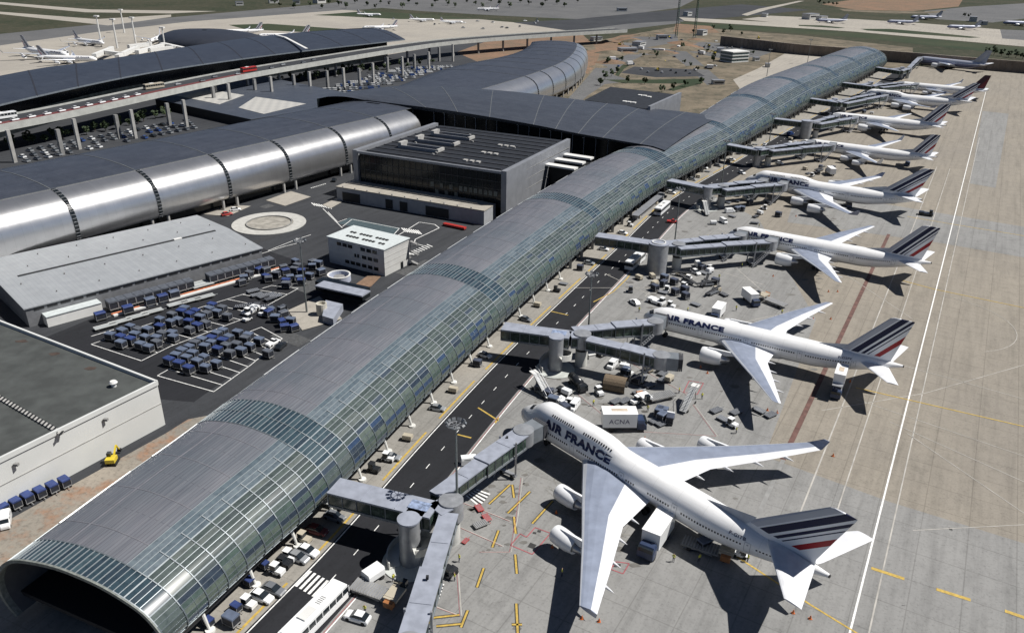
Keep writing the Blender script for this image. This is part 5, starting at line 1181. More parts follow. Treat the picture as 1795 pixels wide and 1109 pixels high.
cell(6, (1357, 207), (1425, 215), (1410, 243), 3.0, ((1428, 242),), 'sixth fixed walkway with fat grey drum tower by the sixth aircraft', ramp=False, ztop=10)
cell(7, (1420, 172), (1470, 179), (1459, 198), 1.8, ((1477, 199),), 'seventh fixed walkway by the seventh aircraft', ramp=False)
cell(8, (1482, 145), (1530, 151), (1522, 166), 1.8, ((1538, 168),), 'eighth fixed walkway near the far end of the pier', ramp=False)
cell(9, (1540, 118), (1580, 124), (1578, 138), 1.8, ((1590, 138),), 'last fixed walkway at the rounded end of the pier', ramp=False)
W_N = {'p3': 'third', 'p4': 'fourth', 'p5': 'fifth', 'p6': 'sixth', 'p7': 'seventh', 'p8': 'eighth', 'p9': 'silver'}
for key, r0, r1 in (('p3', (1165, 425), (1190, 434)), ('p4', (1245, 325), (1270, 332)), ('p5', (1335, 259), (1352, 264)), ('p6', (1425, 213), (1436, 217)), ('p7', (1468, 177), (1482, 181)), ('p8', (1528, 150), (1545, 153))):
    p, f = door(key, 0); arm('rear one of the jet bridge pair reaching the %s aircraft, docked at its front door' % W_N[key], at(*r0, 8.5), p, f)
    p, f = door(key, 1); arm('front one of the jet bridge pair reaching the %s aircraft, docked at its second door' % W_N[key], at(*r1, 8.5), p, f)
p, f = door('p9', 0); arm('single short jet bridge at the bare silver airliner', at(1590, 122, 8.5), p, f)

# ------------------------------------------------------------------ lamp masts
def mast(px, h, label, heads=10, cat='lamp mast'):
    p = at(*px); t = thing('floodlight_mast', label, cat, (p.x, p.y, .13), 0, 'floodlight masts')
    b = MB(); b.tube((0, 0, 0), (0, 0, h), .28, .13, 10); b.build('pole', M('mast_steel', (.20, .22, .22), .5, metal=.5), t, world=False)
    b = MB(); b.lathe((0, 0, h - .3), [(1.25, 0), (1.3, .12), (1.15, .12), (1.12, 0)], 18)
    for i in range(4): a = i * math.pi / 4; b.beam((-1.2 * math.cos(a), -1.2 * math.sin(a), h - .25), (1.2 * math.cos(a), 1.2 * math.sin(a), h - .25), .08, .08)
    b.build('crown_ring', STEEL, t, world=False)
    for i in range(heads):
        a = 2 * math.pi * i / heads; b = MB(); b.box((1.5 * math.cos(a), 1.5 * math.sin(a), h + .1), (.35, .6, .5), a, ry=R(35)); b.build('floodlight', M('lamp_dark', (.12, .13, .14), .4), t, world=False)
for px, h, l in (((802, 935), 22.5, 'nearest tall floodlight mast standing at the lowest walkway junction'), ((1030, 600), 19, 'floodlight mast behind the second walkway on the apron edge'), ((538, 548), 21, 'floodlight mast in the cart yard beside the round pit'),
                 ((1182, 430), 20, 'floodlight mast by the third walkway roof'), ((1264, 328), 20, 'floodlight mast at the fourth walkway junction'), ((1345, 270), 20, 'floodlight mast at the fifth walkway junction'),
                 ((1344, 134), 21, 'thin floodlight mast behind the pier roof, right of the construction land'), ((1415, 112), 21, 'thin floodlight mast behind the far end of the pier roof')): mast(px, h, l, 10 if h > 21.6 else 8)
for x, y, h, l in ((1098, 612, 5.5, 'short guide post with sign between the arms of the second walkway'), (1104, 655, 9, 'slim post with a round sign beside the undocked jet bridge'), (888, 828, 8, 'slim guide post by the nearest docked jet bridge'), (752, 1092, 9, 'dark guide post beside the lowest jet bridge arm')):
    p = at(x, y); t = thing('guide_post', l, 'post', (p.x, p.y, .13)); b = MB(); b.tube((0, 0, 0), (0, 0, h), .09, .07, 8); b.build('pole', CONC_D, t, world=False)
    b = MB(); b.box((0, 0, h), (.4, .5, .5)); b.build('sign_head', DARK, t, world=False); b = MB(); b.box((0, 0, .25), (1, 1, .5)); b.build('base', CONC_D, t, world=False)
for x, l in ((1185, 'left one of the two tall green lattice masts on the far road'), (1217, 'right one of the two tall green lattice masts on the far road')):
    p = at(x, 66); t = thing('lattice_mast', l, 'mast', (p.x, p.y, 0), 0, 'lattice masts'); b = MB()
    for sx in (-1, 1):
        for sy in (-1, 1): b.beam((sx * 1.2, sy * 1.2, 0), (sx * .5, sy * .5, 60), .3, .3)
    for i in range(24): z = i * 2.5; q = 1.2 - .7 * z / 60; b.beam((-q, -q, z), (q, -q, z + 2.5), .15, .15); b.beam((q, -q, z), (q, q, z + 2.5), .15, .15); b.beam((q, q, z), (-q, q, z + 2.5), .15, .15)
    b.build('lattice', M('mast_green', (.05, .10, .07), .6), t, world=False); b = MB(); b.box((0, 0, .4), (4, 4, .8)); b.build('footing', CONC, t, world=False)

# ------------------------------------------------------------------ vehicles (local x forward, z up from the wheels)
GM = {'white': M('car_white', (.74, .75, .75), .3, var=.02, coat=.3), 'silver': M('car_silver', (.42, .44, .46), .3, metal=.5, var=.02), 'black': M('car_black', (.02, .022, .026), .25, var=0), 'blue': M('car_blue', (.03, .07, .22), .3, var=.05),
      'red': M('car_red', (.38, .035, .03), .35, var=.05), 'maroon': M('car_maroon', (.12, .02, .025), .35, var=.05), 'beige': M('car_beige', (.42, .38, .30), .4, var=.05), 'yellow': M('machine_yellow', (.55, .42, .03), .45, var=.1), 'grey': M('car_grey', (.14, .15, .165), .35, var=.05)}
CG = M('car_glass', (.015, .02, .025), .08, var=0); KIT = {}
def wheels(root, xs, w, r=.32, n=12):
    for x in xs:
        for s in (-1, 1):
            b = MB(); b.tube((x, s * w - .11, r), (x, s * w + .11, r), r, r, n); b.build('wheel', TYRE, root, world=False)
def carbody(b, prof, w, taper=.0):
    rings = []
    for x, z0, z1, k in prof: rings.append([(x, -w * k, z0), (x, -w * k, z0 + (z1 - z0) * .7), (x, -w * k * .86, z1), (x, w * k * .86, z1), (x, w * k, z0 + (z1 - z0) * .7), (x, w * k, z0)])
    return b.loft(rings, caps=True)
def kit(kind, col):
    key = (kind, col)
    if key in KIT: return None
    m = GM.get(col, GM['white'])
    names = {'car': ('parked_car', 'car'), 'mini': ('parked_car', 'car'), 'van': ('delivery_van', 'van'), 'bus': ('apron_bus', 'bus'), 'tug': ('baggage_tractor', 'tractor'), 'truck': ('box_truck', 'truck'), 'cater': ('catering_truck', 'truck'), 'cart': ('baggage_cart', 'cart'), 'flat': ('flat_dolly', 'dolly'),
             'loader': ('cargo_loader', 'loader'), 'belt': ('belt_loader', 'belt loader'), 'stairs': ('passenger_stairs', 'stairs'), 'push': ('pushback_tractor', 'tractor'), 'tank': ('tank_truck', 'truck'), 'digger': ('excavator', 'excavator'), 'flatbed': ('flatbed_trailer', 'trailer'), 'gpu': ('ground_power_unit', 'power unit'), 'pick': ('pickup_truck', 'truck')}
    nm, cat = names[kind]; t = thing(nm, '', cat); A = dict(world=False)
    def B(name, mat, fn, smooth=False): b = MB(); fn(b); return b.build(name, mat, t, smooth, **A)
    if kind in ('car', 'pick'):
        B('body', m, lambda b: carbody(b, [(-2.05, .3, .75, .85), (-1.9, .25, .9, .97), (-1, .25, .93, 1), (1.0, .25, .9, 1), (1.8, .25, .78, .95), (2.05, .3, .62, .8)], .86))
        if kind == 'car':
            B('glasshouse', CG, lambda b: carbody(b, [(-1.75, .88, .92, .9), (-1.15, .88, 1.38, .86), (.25, .88, 1.40, .86), (1.0, .86, .9, .9)], .84)); B('roof', m, lambda b: b.box((-.45, 0, 1.42), (1.35, 1.22, .06)))
        else:
            B('glasshouse', CG, lambda b: carbody(b, [(-.3, .88, .95, .9), (-.1, .88, 1.42, .86), (.6, .88, 1.42, .86), (1.1, .86, .9, .9)], .84)); B('roof', m, lambda b: b.box((.25, 0, 1.44), (.7, 1.2, .06)))
        wheels(t, (-1.3, 1.3), .76)
        for s in (-1, 1): B('headlight', M('lamp_glass', (.8, .78, .7), .3), lambda b: b.box((1.98, s * .55, .6), (.1, .3, .14)))
    elif kind == 'mini':
        B('body', m, lambda b: (carbody(b, [(-2, .3, .9, .95), (-1, .25, .93, 1), (1.2, .25, .9, 1), (2, .3, .7, .9)], .86), b.box((-.4, 0, 1.42), (1.4, 1.25, .08)))); B('glasshouse', CG, lambda b: carbody(b, [(-1.6, .88, .95, .9), (-1.1, .88, 1.38, .86), (.3, .88, 1.38, .86), (1.0, .86, .9, .9)], .84))
    elif kind == 'van':
        B('body', m, lambda b: carbody(b, [(-2.6, .35, 2.1, .93), (-2.5, .3, 2.25, 1), (1.2, .3, 2.25, 1), (1.75, .3, 1.4, .98), (2.5, .3, 1.1, .94), (2.6, .35, .8, .85)], .98))
        B('windscreen', CG, lambda b: b.add([(1.28, -.8, 2.12), (1.28, .8, 2.12), (1.86, .86, 1.42), (1.86, -.86, 1.42)], [(0, 1, 2, 3)])); B('side_window', CG, lambda b: (b.box((.75, 0, 1.65), (.9, 1.93, .55)), b.box((-1.0, 0, 1.7), (1.6, 1.93, .42)))); wheels(t, (-1.6, 1.6), .86, .36)
    elif kind == 'bus':
        L, w = 6.2, 1.4
        B('body', m, lambda b: (b.box((0, 0, .95), (2 * L, 2 * w, 1.1)), b.box((0, 0, 2.85), (2 * L, 2 * w, .45)), b.box((0, 0, 3.12), (2 * L - .5, 2 * w - .4, .12)))); B('windows', CG, lambda b: b.box((0, 0, 2.05), (2 * L - .12, 2 * w - .1, 1.2)))
        B('pillars', m, lambda b: [b.box((-L + .3 + i * 1.55, s * (w - .01), 2.05), (.12, .06, 1.2)) for i in range(9) for s in (-1, 1)])
        B('roof_unit', LIGHT, lambda b: b.box((-1.5, 0, 3.3), (2.6, 1.5, .25))); B('roof_grille', CONC_D, lambda b: [b.box((.9 + i * .35, 0, 3.2), (.12, .9, .05)) for i in range(5)]); wheels(t, (-3.6, 3.8), 1.25, .5)
    elif kind in ('tug',):
        B('body', m, lambda b: (b.box((.55, 0, .7), (1.3, 1.3, .7)), b.box((-.6, 0, .5), (1.3, 1.3, .35)))); B('cab_roof', m, lambda b: b.box((-.45, 0, 1.95), (1.2, 1.25, .08)))
        B('cab_frame', CG, lambda b: (b.box((-.45, 0, 1.35), (1.05, 1.15, 1.1)))); B('seat', DARK, lambda b: b.box((-.7, 0, .85), (.5, .9, .5))); wheels(t, (-.8, .85), .62, .32)
    elif kind == 'push':
        B('body', m, lambda b: (b.box((0, 0, .75), (5.2, 2.4, .8)), b.box((-1.6, 0, 1.25), (1.8, 2.2, .3)))); B('cab', CG, lambda b: b.box((1.7, .4, 1.6), (1.2, 1.3, 1))); B('cab_roof', m, lambda b: b.box((1.7, .4, 2.15), (1.3, 1.4, .1))); wheels(t, (-1.6, 1.6), 1.1, .5)
    elif kind == 'truck':
        B('cab', M('cab_blue', (.03, .045, .09), .35) if col != 'beige' else m, lambda b: carbody(b, [(1.9, .5, 2.2, .95), (2.9, .5, 2.2, 1), (3.35, .5, 1.5, .98), (3.4, .5, .9, .95)], 1.15)); B('windscreen', CG, lambda b: b.box((3.2, 0, 1.75), (.35, 2.1, .6)))
        B('cargo_box', m, lambda b: b.box((-1.1, 0, 2.25), (5.6, 2.5, 2.5))); B('box_roof', M('box_roof', (.80, .80, .79), .5, var=.03), lambda b: b.box((-1.1, 0, 3.54), (5.7, 2.6, .08)))
        B('chassis', DARK, lambda b: b.box((0, 0, .75), (6.6, 1.0, .4))); wheels(t, (-2.4, 2.5), 1.0, .48)
    elif kind == 'cater':
        B('cab', M('cab_blue', (.03, .045, .09), .35), lambda b: carbody(b, [(2.0, .5, 2.1, .95), (2.9, .5, 2.1, 1), (3.4, .5, 1.4, .98), (3.5, .5, .9, .95)], 1.15)); B('windscreen', CG, lambda b: b.box((3.25, 0, 1.7), (.35, 2.1, .6)))
        B('chassis', M('cab_blue', (.03, .045, .09), .35), lambda b: b.box((-.8, 0, .9), (6.2, 2.2, .5)))
        B('scissor_lift', STEEL, lambda b: [b.beam((x0, y, 1.1), (x1, y, 3.7), .18, .18) for y in (-.9, .9) for x0, x1 in ((-3, 1), (1, -3))])
        B('cargo_box', m, lambda b: b.box((-.7, 0, 4.9), (5.8, 2.5, 2.4))); B('platform', STEEL, lambda b: (b.box((2.9, 0, 3.75), (1.7, 2.4, .15)), b.box((3.6, 1.15, 4.3), (.08, .08, 1.1)), b.box((3.6, -1.15, 4.3), (.08, .08, 1.1)))); B('roof_panel', M('faded_orange', (.50, .42, .33), .6), lambda b: b.box((-.7, 0, 6.12), (2.2, 1.1, .05))); wheels(t, (-2.6, 2.4), 1.0, .48)
    elif kind == 'cart':
        top = {'blue': M('tarp_blue', (.025, .045, .15), .6, var=.2, scale=1), 'pale': M('tarp_grey_blue', (.095, .12, .175), .6, var=.15, scale=1), 'grey': M('tarp_grey', (.085, .095, .115), .6, var=.2, scale=1), 'dark': M('tarp_dark', (.05, .06, .09), .6, var=.2)}[col]
        B('canopy', top, lambda b: carbody(b, [(-1.1, 1.75, 2.05, 1), (1.1, 1.75, 2.05, 1)], .84)); B('side_curtain', M('curtain_shaded', (.014, .017, .026), .7, var=.3, scale=2), lambda b: b.box((0, 0, 1.15), (2.05, 1.5, 1.25))); B('frame', STEEL, lambda b: [b.box((x, y, 1.05), (.08, .08, 1.25)) for x in (-1.07, 1.07) for y in (-.78, .78)])  # near-black curtain: shadow on the cart sides put into its colour
        B('deck', CONC_D, lambda b: (b.box((0, 0, .48), (2.3, 1.6, .12)), b.box((1.6, 0, .4), (1.0, .12, .08)))); wheels(t, (-.95, .95), .6, .22, 8)
    elif kind == 'flat':
        B('deck', m if col != 'white' else CONC_D, lambda b: (b.box((0, 0, .5), (2.9, 1.7, .14)), b.box((1.9, 0, .42), (1.1, .1, .08)))); B('rollers', STEEL, lambda b: [b.box((-1.2 + i * .4, 0, .6), (.12, 1.5, .08)) for i in range(7)]); wheels(t, (-1, 1), .62, .22, 8)
    elif kind == 'flatbed':
        B('deck', M('trailer_grey', (.30, .32, .32), .6), lambda b: (b.box((0, 0, .75), (6.2, 2.1, .2)), b.box((3.6, 0, .6), (1.4, .14, .1)))); B('rim', LIGHT, lambda b: [b.box((0, s * 1.05, .9), (6.2, .08, .12)) for s in (-1, 1)]); wheels(t, (-2.2, 2.2), .85, .32)
    elif kind == 'loader':
        B('main_deck', CONC_D, lambda b: b.box((-1.2, 0, 1.0), (6.5, 2.8, .3))); B('rollers', STEEL, lambda b: [b.box((-4.2 + i * .5, 0, 1.18), (.16, 2.5, .1)) for i in range(13)])
        B('bridge_deck', m, lambda b: b.box((3.2, 0, 1.9), (2.4, 3.1, .4))); B('platform_rails', m, lambda b: [b.box((3.2, s * 1.5, 2.6), (2.4, .08, .08)) for s in (-1, 1)]); B('tank', M('rust_orange', (.30, .12, .04), .6), lambda b: b.box((3.3, -1.9, 1.5), (1.6, .9, 1.0))); B('cab', CG, lambda b: b.box((3.8, 1.9, 2.6), (1.0, .9, 1.2)))
        B('scissor_lift', STEEL, lambda b: [b.beam((a, y, .4), (c, y, 1.0), .15, .15) for y in (-1.1, 1.1) for a, c in ((-4, 1), (1, -4))]); wheels(t, (-3, 3), 1.2, .4)
    elif kind == 'belt':
        B('chassis', m, lambda b: b.box((0, 0, .7), (4.2, 1.6, .5))); B('belt', DARK, lambda b: b.beam((-3.4, 0, .9), (3.6, 0, 1.8), .8, .25)); B('side_rails', STEEL, lambda b: [b.beam((-3.4, s * .5, 1.05), (3.6, s * .5, 1.95), .06, .06) for s in (-1, 1)]); B('seat', DARK, lambda b: b.box((.8, .6, 1.3), (.5, .5, .6))); wheels(t, (-1.3, 1.3), .7, .3)
    elif kind == 'stairs':
        B('flight', M('stairs_grey', (.40, .41, .41), .5), lambda b: (b.beam((-3.6, 0, .6), (2.4, 0, 4.0), 1.5, .18), [b.box((-3.5 + i * .33, 0, .75 + i * .187), (.2, 1.4, .1)) for i in range(18)])); B('top_platform', LIGHT, lambda b: b.box((3.2, 0, 4.1), (1.7, 1.7, .15)))
        B('handrails', STEEL, lambda b: [b.beam((-3.6, s * .75, 1.6), (2.4, s * .75, 5.0), .07, .07) for s in (-1, 1)] + [b.beam((2.4, s * .75, 5), (4, s * .75, 5.0), .07, .07) for s in (-1, 1)]); B('chassis', CONC_D, lambda b: (b.box((0, 0, .6), (6, 1.5, .35)), b.beam((-1, .5, .7), (2.8, .5, 4), .15, .15), b.beam((3, -.5, .7), (2.2, -.5, 4), .15, .15))); wheels(t, (-2.2, 2.4), .8, .3)
    elif kind == 'tank':
        B('tank', m, lambda b: b.tube((-3, 0, 1.7), (1.2, 0, 1.7), 1.0, 1.0, 16), True); B('cab', m, lambda b: carbody(b, [(1.7, .5, 2.1, .95), (2.6, .5, 2.1, 1), (3.1, .5, 1.4, .98)], 1.1)); B('windscreen', CG, lambda b: b.box((2.95, 0, 1.7), (.3, 2, .6))); B('chassis', DARK, lambda b: b.box((0, 0, .7), (6, 1, .4))); wheels(t, (-2.2, 2.2), .95, .45)
    elif kind == 'gpu':
        B('housing', m, lambda b: carbody(b, [(-1.1, .5, 1.5, 1), (1.1, .5, 1.5, 1)], .75)); B('drawbar', STEEL, lambda b: b.beam((1, 0, .45), (2.2, 0, .4), .1, .1)); wheels(t, (-.7, .7), .7, .25)
    elif kind == 'digger':
        B('tracks', DARK, lambda b: [b.box((0, s * 1.0, .4), (3.2, .5, .8)) for s in (-1, 1)]); B('body', m, lambda b: b.box((-.4, 0, 1.4), (2.4, 2.2, 1.0))); B('cab', CG, lambda b: b.box((.4, .6, 2.3), (1.1, .9, 1.1))); B('boom', m, lambda b: (b.beam((.6, -.3, 1.6), (3.0, -.3, 3.2), .35, .4), b.beam((3.0, -.3, 3.2), (4.2, -.3, 1.2), .3, .3))); B('bucket', DARK, lambda b: b.box((4.3, -.3, .9), (.7, .9, .7)))
    KIT[key] = t; KIDS[t.name] = list(t.children) if False else [o for o in COL.objects if o.parent == t]; t['used'] = 0
    return t
def put(kind, col, px, to=None, ang=None, label='', group=None, z=.13, sc=None, world=None):
    "place a vehicle with its middle at px, pointing towards the pixel 'to' (or heading ang in degrees)"
    kit(kind, col); t = KIT[(kind, col)]; p = world if world is not None else at(*px)
    rz = R(ang) if ang is not None else (lambda q: math.atan2(q.y - p.y, q.x - p.x))(at(*to))
    loc = (p.x, p.y, z)
    if not t['used']: t['used'] = 1; t.location = loc; t.rotation_euler = (0, 0, rz); t['label'] = label; o = t; (o.__setitem__('group', group) if group else None)
    else:
        o = dup(t, loc, rz, label, group)
        if 'used' in o: del o['used']
        if not group and 'group' in o: del o['group']
    o.scale = (sc, sc, sc) if sc else (1, 1, 1)
    return o
V_ = [
 ('bus', 'white', (553, 1092), (640, 1003), 'long white apron bus driving over the zebra crossing at the bottom'), ('bus', 'white', (1160, 372), (1185, 350), 'white apron bus on the service road beyond the third walkway'),
 ('bus', 'white', (1113, 465), (1140, 440), 'white apron bus half hidden behind the fat grey drum tower'), ('car', 'white', (627, 1086), (600, 1078), 'white saloon car parked beside the zebra crossing and cargo loader'),
 ('truck', 'white', (1095, 752), (1140, 752), 'white box truck lettered in black beside the nearest jumbo nose'), ('truck', 'white', (1146, 958), (1128, 985), 'white box truck under the trailing edge of the nearest jumbo wing'),
 ('cater', 'white', (1466, 690), (1458, 716), 'blue catering truck with raised white box at the rear door of the second airliner'), ('truck', 'white', (1316, 532), (1332, 545), 'white box truck with beige loader beside it, above the second airliner wing'),
 ('truck', 'white', (1256, 558), (1248, 568), 'white box truck behind the forward fuselage of the second airliner'), ('loader', 'beige', (1353, 533), (1330, 524), 'beige cargo loader beside a white box truck above the second airliner'),
 ('loader', 'beige', (662, 1046), (690, 1056), 'beige and orange cargo loader beside the lowest jet bridge arm'), ('gpu', 'white', (655, 1015), (640, 1025), 'white equipment container standing by the road edge at the bottom'),
 ('stairs', 'white', (948, 690), (922, 668), 'grey passenger stairs left of the nearest jumbo nose by the road'), ('pick', 'black', (990, 688), (1008, 695), 'dark pickup with a white box on its bed in the equipment park'),
 ('tank', 'black', (1012, 680), (1025, 692), 'black tanker truck beside the dark pickup in the equipment park'), ('tug', 'white', (1050, 692), (1058, 700), 'white baggage tractor in front of the netted trolley'),
 ('van', 'white', (1006, 716), (1000, 724), 'white minivan near the nearest jumbo upper deck'), ('flat', 'red', (1067, 720), (1082, 716), 'red flat dolly near the lettered box truck'),
 ('loader', 'white', (1150, 702), (1115, 710), 'white ended cargo loader with long dark deck among the dollies'), ('tug', 'white', (1114, 708), (1104, 712), 'white tractor cab at the end of the long loader deck'),
 ('van', 'white', (1073, 643), (1062, 655), 'white crew van with blue windscreen under the undocked jet bridge'), ('car', 'white', (1088, 632), (1100, 638), 'white car parked tight behind the white crew van'), ('car', 'white', (1113, 636), (1130, 642), 'white car under the undocked jet bridge, nearest its cab'),
 ('car', 'black', (1047, 622), (1060, 628), 'black car behind the second rotunda column'), ('stairs', 'white', (1206, 714), (1218, 700), 'light belt stairs standing alone left of the red fuel box'),
 ('car', 'silver', (818, 852), (835, 838), 'silver car under the nearest docked jet bridge'), ('van', 'white', (826, 813), (845, 811), 'white minibus half under the nearest docked jet bridge'), ('car', 'silver', (905, 760), (915, 752), 'silver car standing by the nearest jet bridge cab'),
 ('car', 'white', (1112, 533), (1106, 529), 'small white tug car right of the second floodlight mast'), ('push', 'white', (1150, 532), (1168, 538), 'long white pushback tractor ahead of the second airliner nose'), ('tug', 'white', (1176, 540), (1186, 543), 'white towing unit coupled to the long pushback tractor'),
 ('tug', 'grey', (1105, 512), (1106, 502), 'dark grey baggage tractor alone near the road edge'), ('cart', 'pale', (1164, 492), (1175, 496), 'grey topped baggage cart, left of the pair by the drum tower'), ('cart', 'dark', (1181, 499), (1192, 503), 'dark baggage cart, right of the pair by the drum tower'),
 ('cart', 'dark', (1183, 517), (1192, 522), 'dark baggage cart in the slanting trio ahead of the second airliner'), ('cart', 'dark', (1201, 524), (1210, 529), 'navy baggage cart at the end of the slanting trio'), ('flat', 'grey', (1162, 515), (1175, 518), 'grey flat dolly left of the slanting carts'), ('flat', 'grey', (1219, 536), (1230, 540), 'lone grey dolly behind the slanting carts'),
 ('belt', 'grey', (1238, 502), (1262, 500), 'dark belt loader standing alone in open concrete'), ('belt', 'beige', (1196, 485), (1210, 488), 'beige belt loader near the third rotunda column'), ('car', 'white', (1219, 480), (1226, 484), 'small white car, lower of two by the third rotunda'), ('van', 'white', (1224, 469), (1230, 476), 'white van with green glass, upper of two by the third rotunda'),
 ('gpu', 'beige', (1143, 488), (1150, 495), 'beige power cabinet at the foot of the fat grey drum tower'), ('pick', 'red', (1178, 391), (1192, 392), 'red and white pickup by the mast beyond the third walkway'), ('van', 'white', (1268, 391), (1276, 396), 'white van with a trailer between the third and fourth aircraft'), ('gpu', 'white', (1250, 394), (1240, 394), 'white covered trailer beside the parked white van'),
 ('van', 'white', (1279, 373), (1290, 372), 'white van alone above the trailer pair'), ('flat', 'black', (1322, 393), (1332, 394), 'black dolly alone between the third and fourth aircraft'), ('stairs', 'grey', (1236, 375), (1228, 365), 'narrow grey steps at the foot of the fourth stair tower'), ('van', 'silver', (1308, 352), (1316, 356), 'silver van under the fourth jet bridge pair'),
 ('car', 'white', (1300, 305), (1308, 308), 'white car by the road ahead of the fourth aircraft nose'), ('cater', 'white', (1487, 362), (1488, 372), 'white high lift truck against the rear fuselage of the fourth aircraft'), ('cater', 'white', (1590, 290), (1588, 297), 'white high lift truck at the rear of the fifth aircraft'), ('push', 'black', (1622, 378), (1636, 380), 'black pushback tractor behind the tail of the fourth aircraft'),
 ('gpu', 'black', (1434, 306), (1434, 300), 'black power unit between the fourth and fifth aircraft'), ('car', 'white', (1366, 288), (1374, 290), 'white car under the fifth jet bridge pair'), ('van', 'blue', (1385, 237), (1398, 236), 'blue van parked by the sixth drum tower'), ('car', 'white', (1340, 255), (1346, 250), 'white car on the road by the fifth walkway'),
 ('truck', 'white', (1454, 306), (1446, 300), 'faint white truck nearest the wing of the fifth aircraft') , ('loader', 'beige', (1240, 968), (1262, 975), 'dark loader working under the belly of the nearest jumbo'), ('tug', 'white', (1297, 975), (1286, 972), 'white tractor under the rear fuselage of the nearest jumbo'), ('tug', 'black', (790, 1008), (800, 1000), 'black tractor beside the hatched square'),
 ('van', 'white', (12, 918), (10, 935), 'white van driving along the white hangar at the left edge'), ('digger', 'yellow', (198, 812), (205, 800), 'yellow excavator on the dirt strip by the hangar'), ('car', 'white', (413, 370), (425, 369), 'white car by the roundabout under the silver terminal'), ('car', 'red', (398, 378), (410, 376), 'red car by the roundabout under the silver terminal'), ('car', 'black', (586, 318), (590, 312), 'black car by the podium corner under the silver terminal'),
 ('push', 'white', (440, 548), (428, 555), 'long white tractor among the yard carts'), ('tug', 'white', (461, 553), (450, 560), 'white baggage tractor, right one in the aisle of the cart yard'), ('tug', 'white', (434, 563), (424, 568), 'white baggage tractor, left one in the aisle of the cart yard'), ('pick', 'white', (479, 604), (490, 598), 'white pickup at the end of the front cart block'), ('car', 'black', (493, 610), (504, 600), 'black car beside the white pickup in the cart yard'),
]
for k, c_, p, q, l in V_:
    if 'high lift' in l or 'raised' in l: pass
    put(k, c_, p, q, None, l, sc=1.0 if 'zebra' in l and k == 'bus' else 1.45 if 'equipment container' in l else (.8 if k in ('van', 'digger') else (1.3 if k == 'truck' and 'nearest jumbo' in l else None)))
for i, (x, y) in enumerate(((1255, 722), (1268, 738), (1290, 725), (1330, 722), (1350, 730), (1283, 748))): put('flat' if i < 5 else 'tug', 'grey' if i < 5 else 'white', (x, y), (x + 12, y + (6 if i % 2 else -5)), None, '%s of the low dollies scattered below the second airliner wing' % ordn(i).capitalize() if i < 5 else 'white tractor below the dollies under the second airliner wing', 'dollies below the second airliner' if i < 5 else None)
for i, (x, y) in enumerate(((1162, 668), (1138, 678), (1119, 690), (1095, 705), (1148, 740), (1160, 745), (1080, 706))): put('flat', 'grey', (x, y), (x + 14, y - 6), None, '%s grey dolly of the loose arc between the jet bridge and the lettered truck' % ordn(i), 'dollies in the loose arc')
xr = random.Random(11)
for gi, (cx_, cy_, sx, sy, n, lab) in enumerate(((985, 705, 45, 20, 9, 'between the jumbo nose and the road'), (1130, 660, 45, 14, 8, 'behind the netted trolley'), (1180, 735, 30, 10, 6, 'right of the lettered truck'), (1150, 505, 60, 16, 9, 'ahead of the second airliner'), (1240, 512, 60, 16, 6, 'above the second airliner'), (1230, 480, 30, 10, 5, 'under the third jet bridges'),
       (1330, 372, 50, 12, 7, 'under the fourth jet bridges'), (1290, 352, 40, 8, 6, 'by the fourth rotunda'), (1420, 304, 40, 7, 7, 'ahead of the fifth wing'), (1380, 250, 40, 6, 7, 'by the sixth bridges'), (1490, 200, 40, 5, 6, 'by the seventh bridges'), (1250, 955, 40, 14, 5, 'under the belly of the nearest jumbo'), (1560, 352, 20, 6, 4, 'under the rear of the fourth aircraft'))):
    for i in range(n):
        x, y = cx_ + xr.uniform(-sx, sx), cy_ + xr.uniform(-sy, sy); k_, c_ = xr.choice((('flat', 'grey'), ('cart', 'dark'), ('tug', 'white'), ('cart', 'pale'), ('gpu', 'beige'), ('flat', 'black'), ('belt', 'grey'), ('gpu', 'white')))
        put(k_, c_, (x, y), None, xr.choice((60, 150, 130, 40)) + xr.uniform(-12, 12), '%s %s %s, %s of that cluster' % ({'white': 'white', 'grey': 'grey', 'dark': 'navy', 'pale': 'blue-grey', 'beige': 'beige', 'black': 'black'}[c_], {'flat': 'dolly', 'cart': 'baggage cart', 'tug': 'tractor', 'gpu': 'power unit', 'belt': 'belt loader'}[k_], lab, ordn(i)), 'ground equipment ' + lab)
# netted trolley
p = at(1078, 682); t = thing('netted_trolley', 'large brown arched netted trolley in the equipment park', 'trolley', (p.x, p.y, .13), R(-20)); b = MB(); b.lathe((0, 0, 0), [(2.0, -2.6), (2.0, 2.6)], 18, 0, 'x', 0, math.pi * 2); b.build('net_cover', M('brown_net', (.14, .105, .07), .9, var=.35, scale=6), t, world=False); b = MB(); b.box((0, 0, .5), (6, 2.4, .3)); b.build('chassis', DARK, t, world=False)
t.location = (p.x, p.y, 1.4)
# lettering on the truck
tr_ = [o for o in COL.objects if o.get('label') == 'white box truck lettered in black beside the nearest jumbo nose'][0]
b = text_mesh('ACNA', 1.15, lambda x, y, w: Vector((-2.9 + x, -1.27, 1.75 + y)), .01); b.build('lettering', M('lettering_grey', (.10, .10, .16), .6), tr_, world=False)
b = MB(); b.box((-1.1, .1, 3.6), (2.6, .8, .05)); b.build('roof_lettering_patch', M('faded_orange', (.50, .42, .33), .6), tr_, world=False)
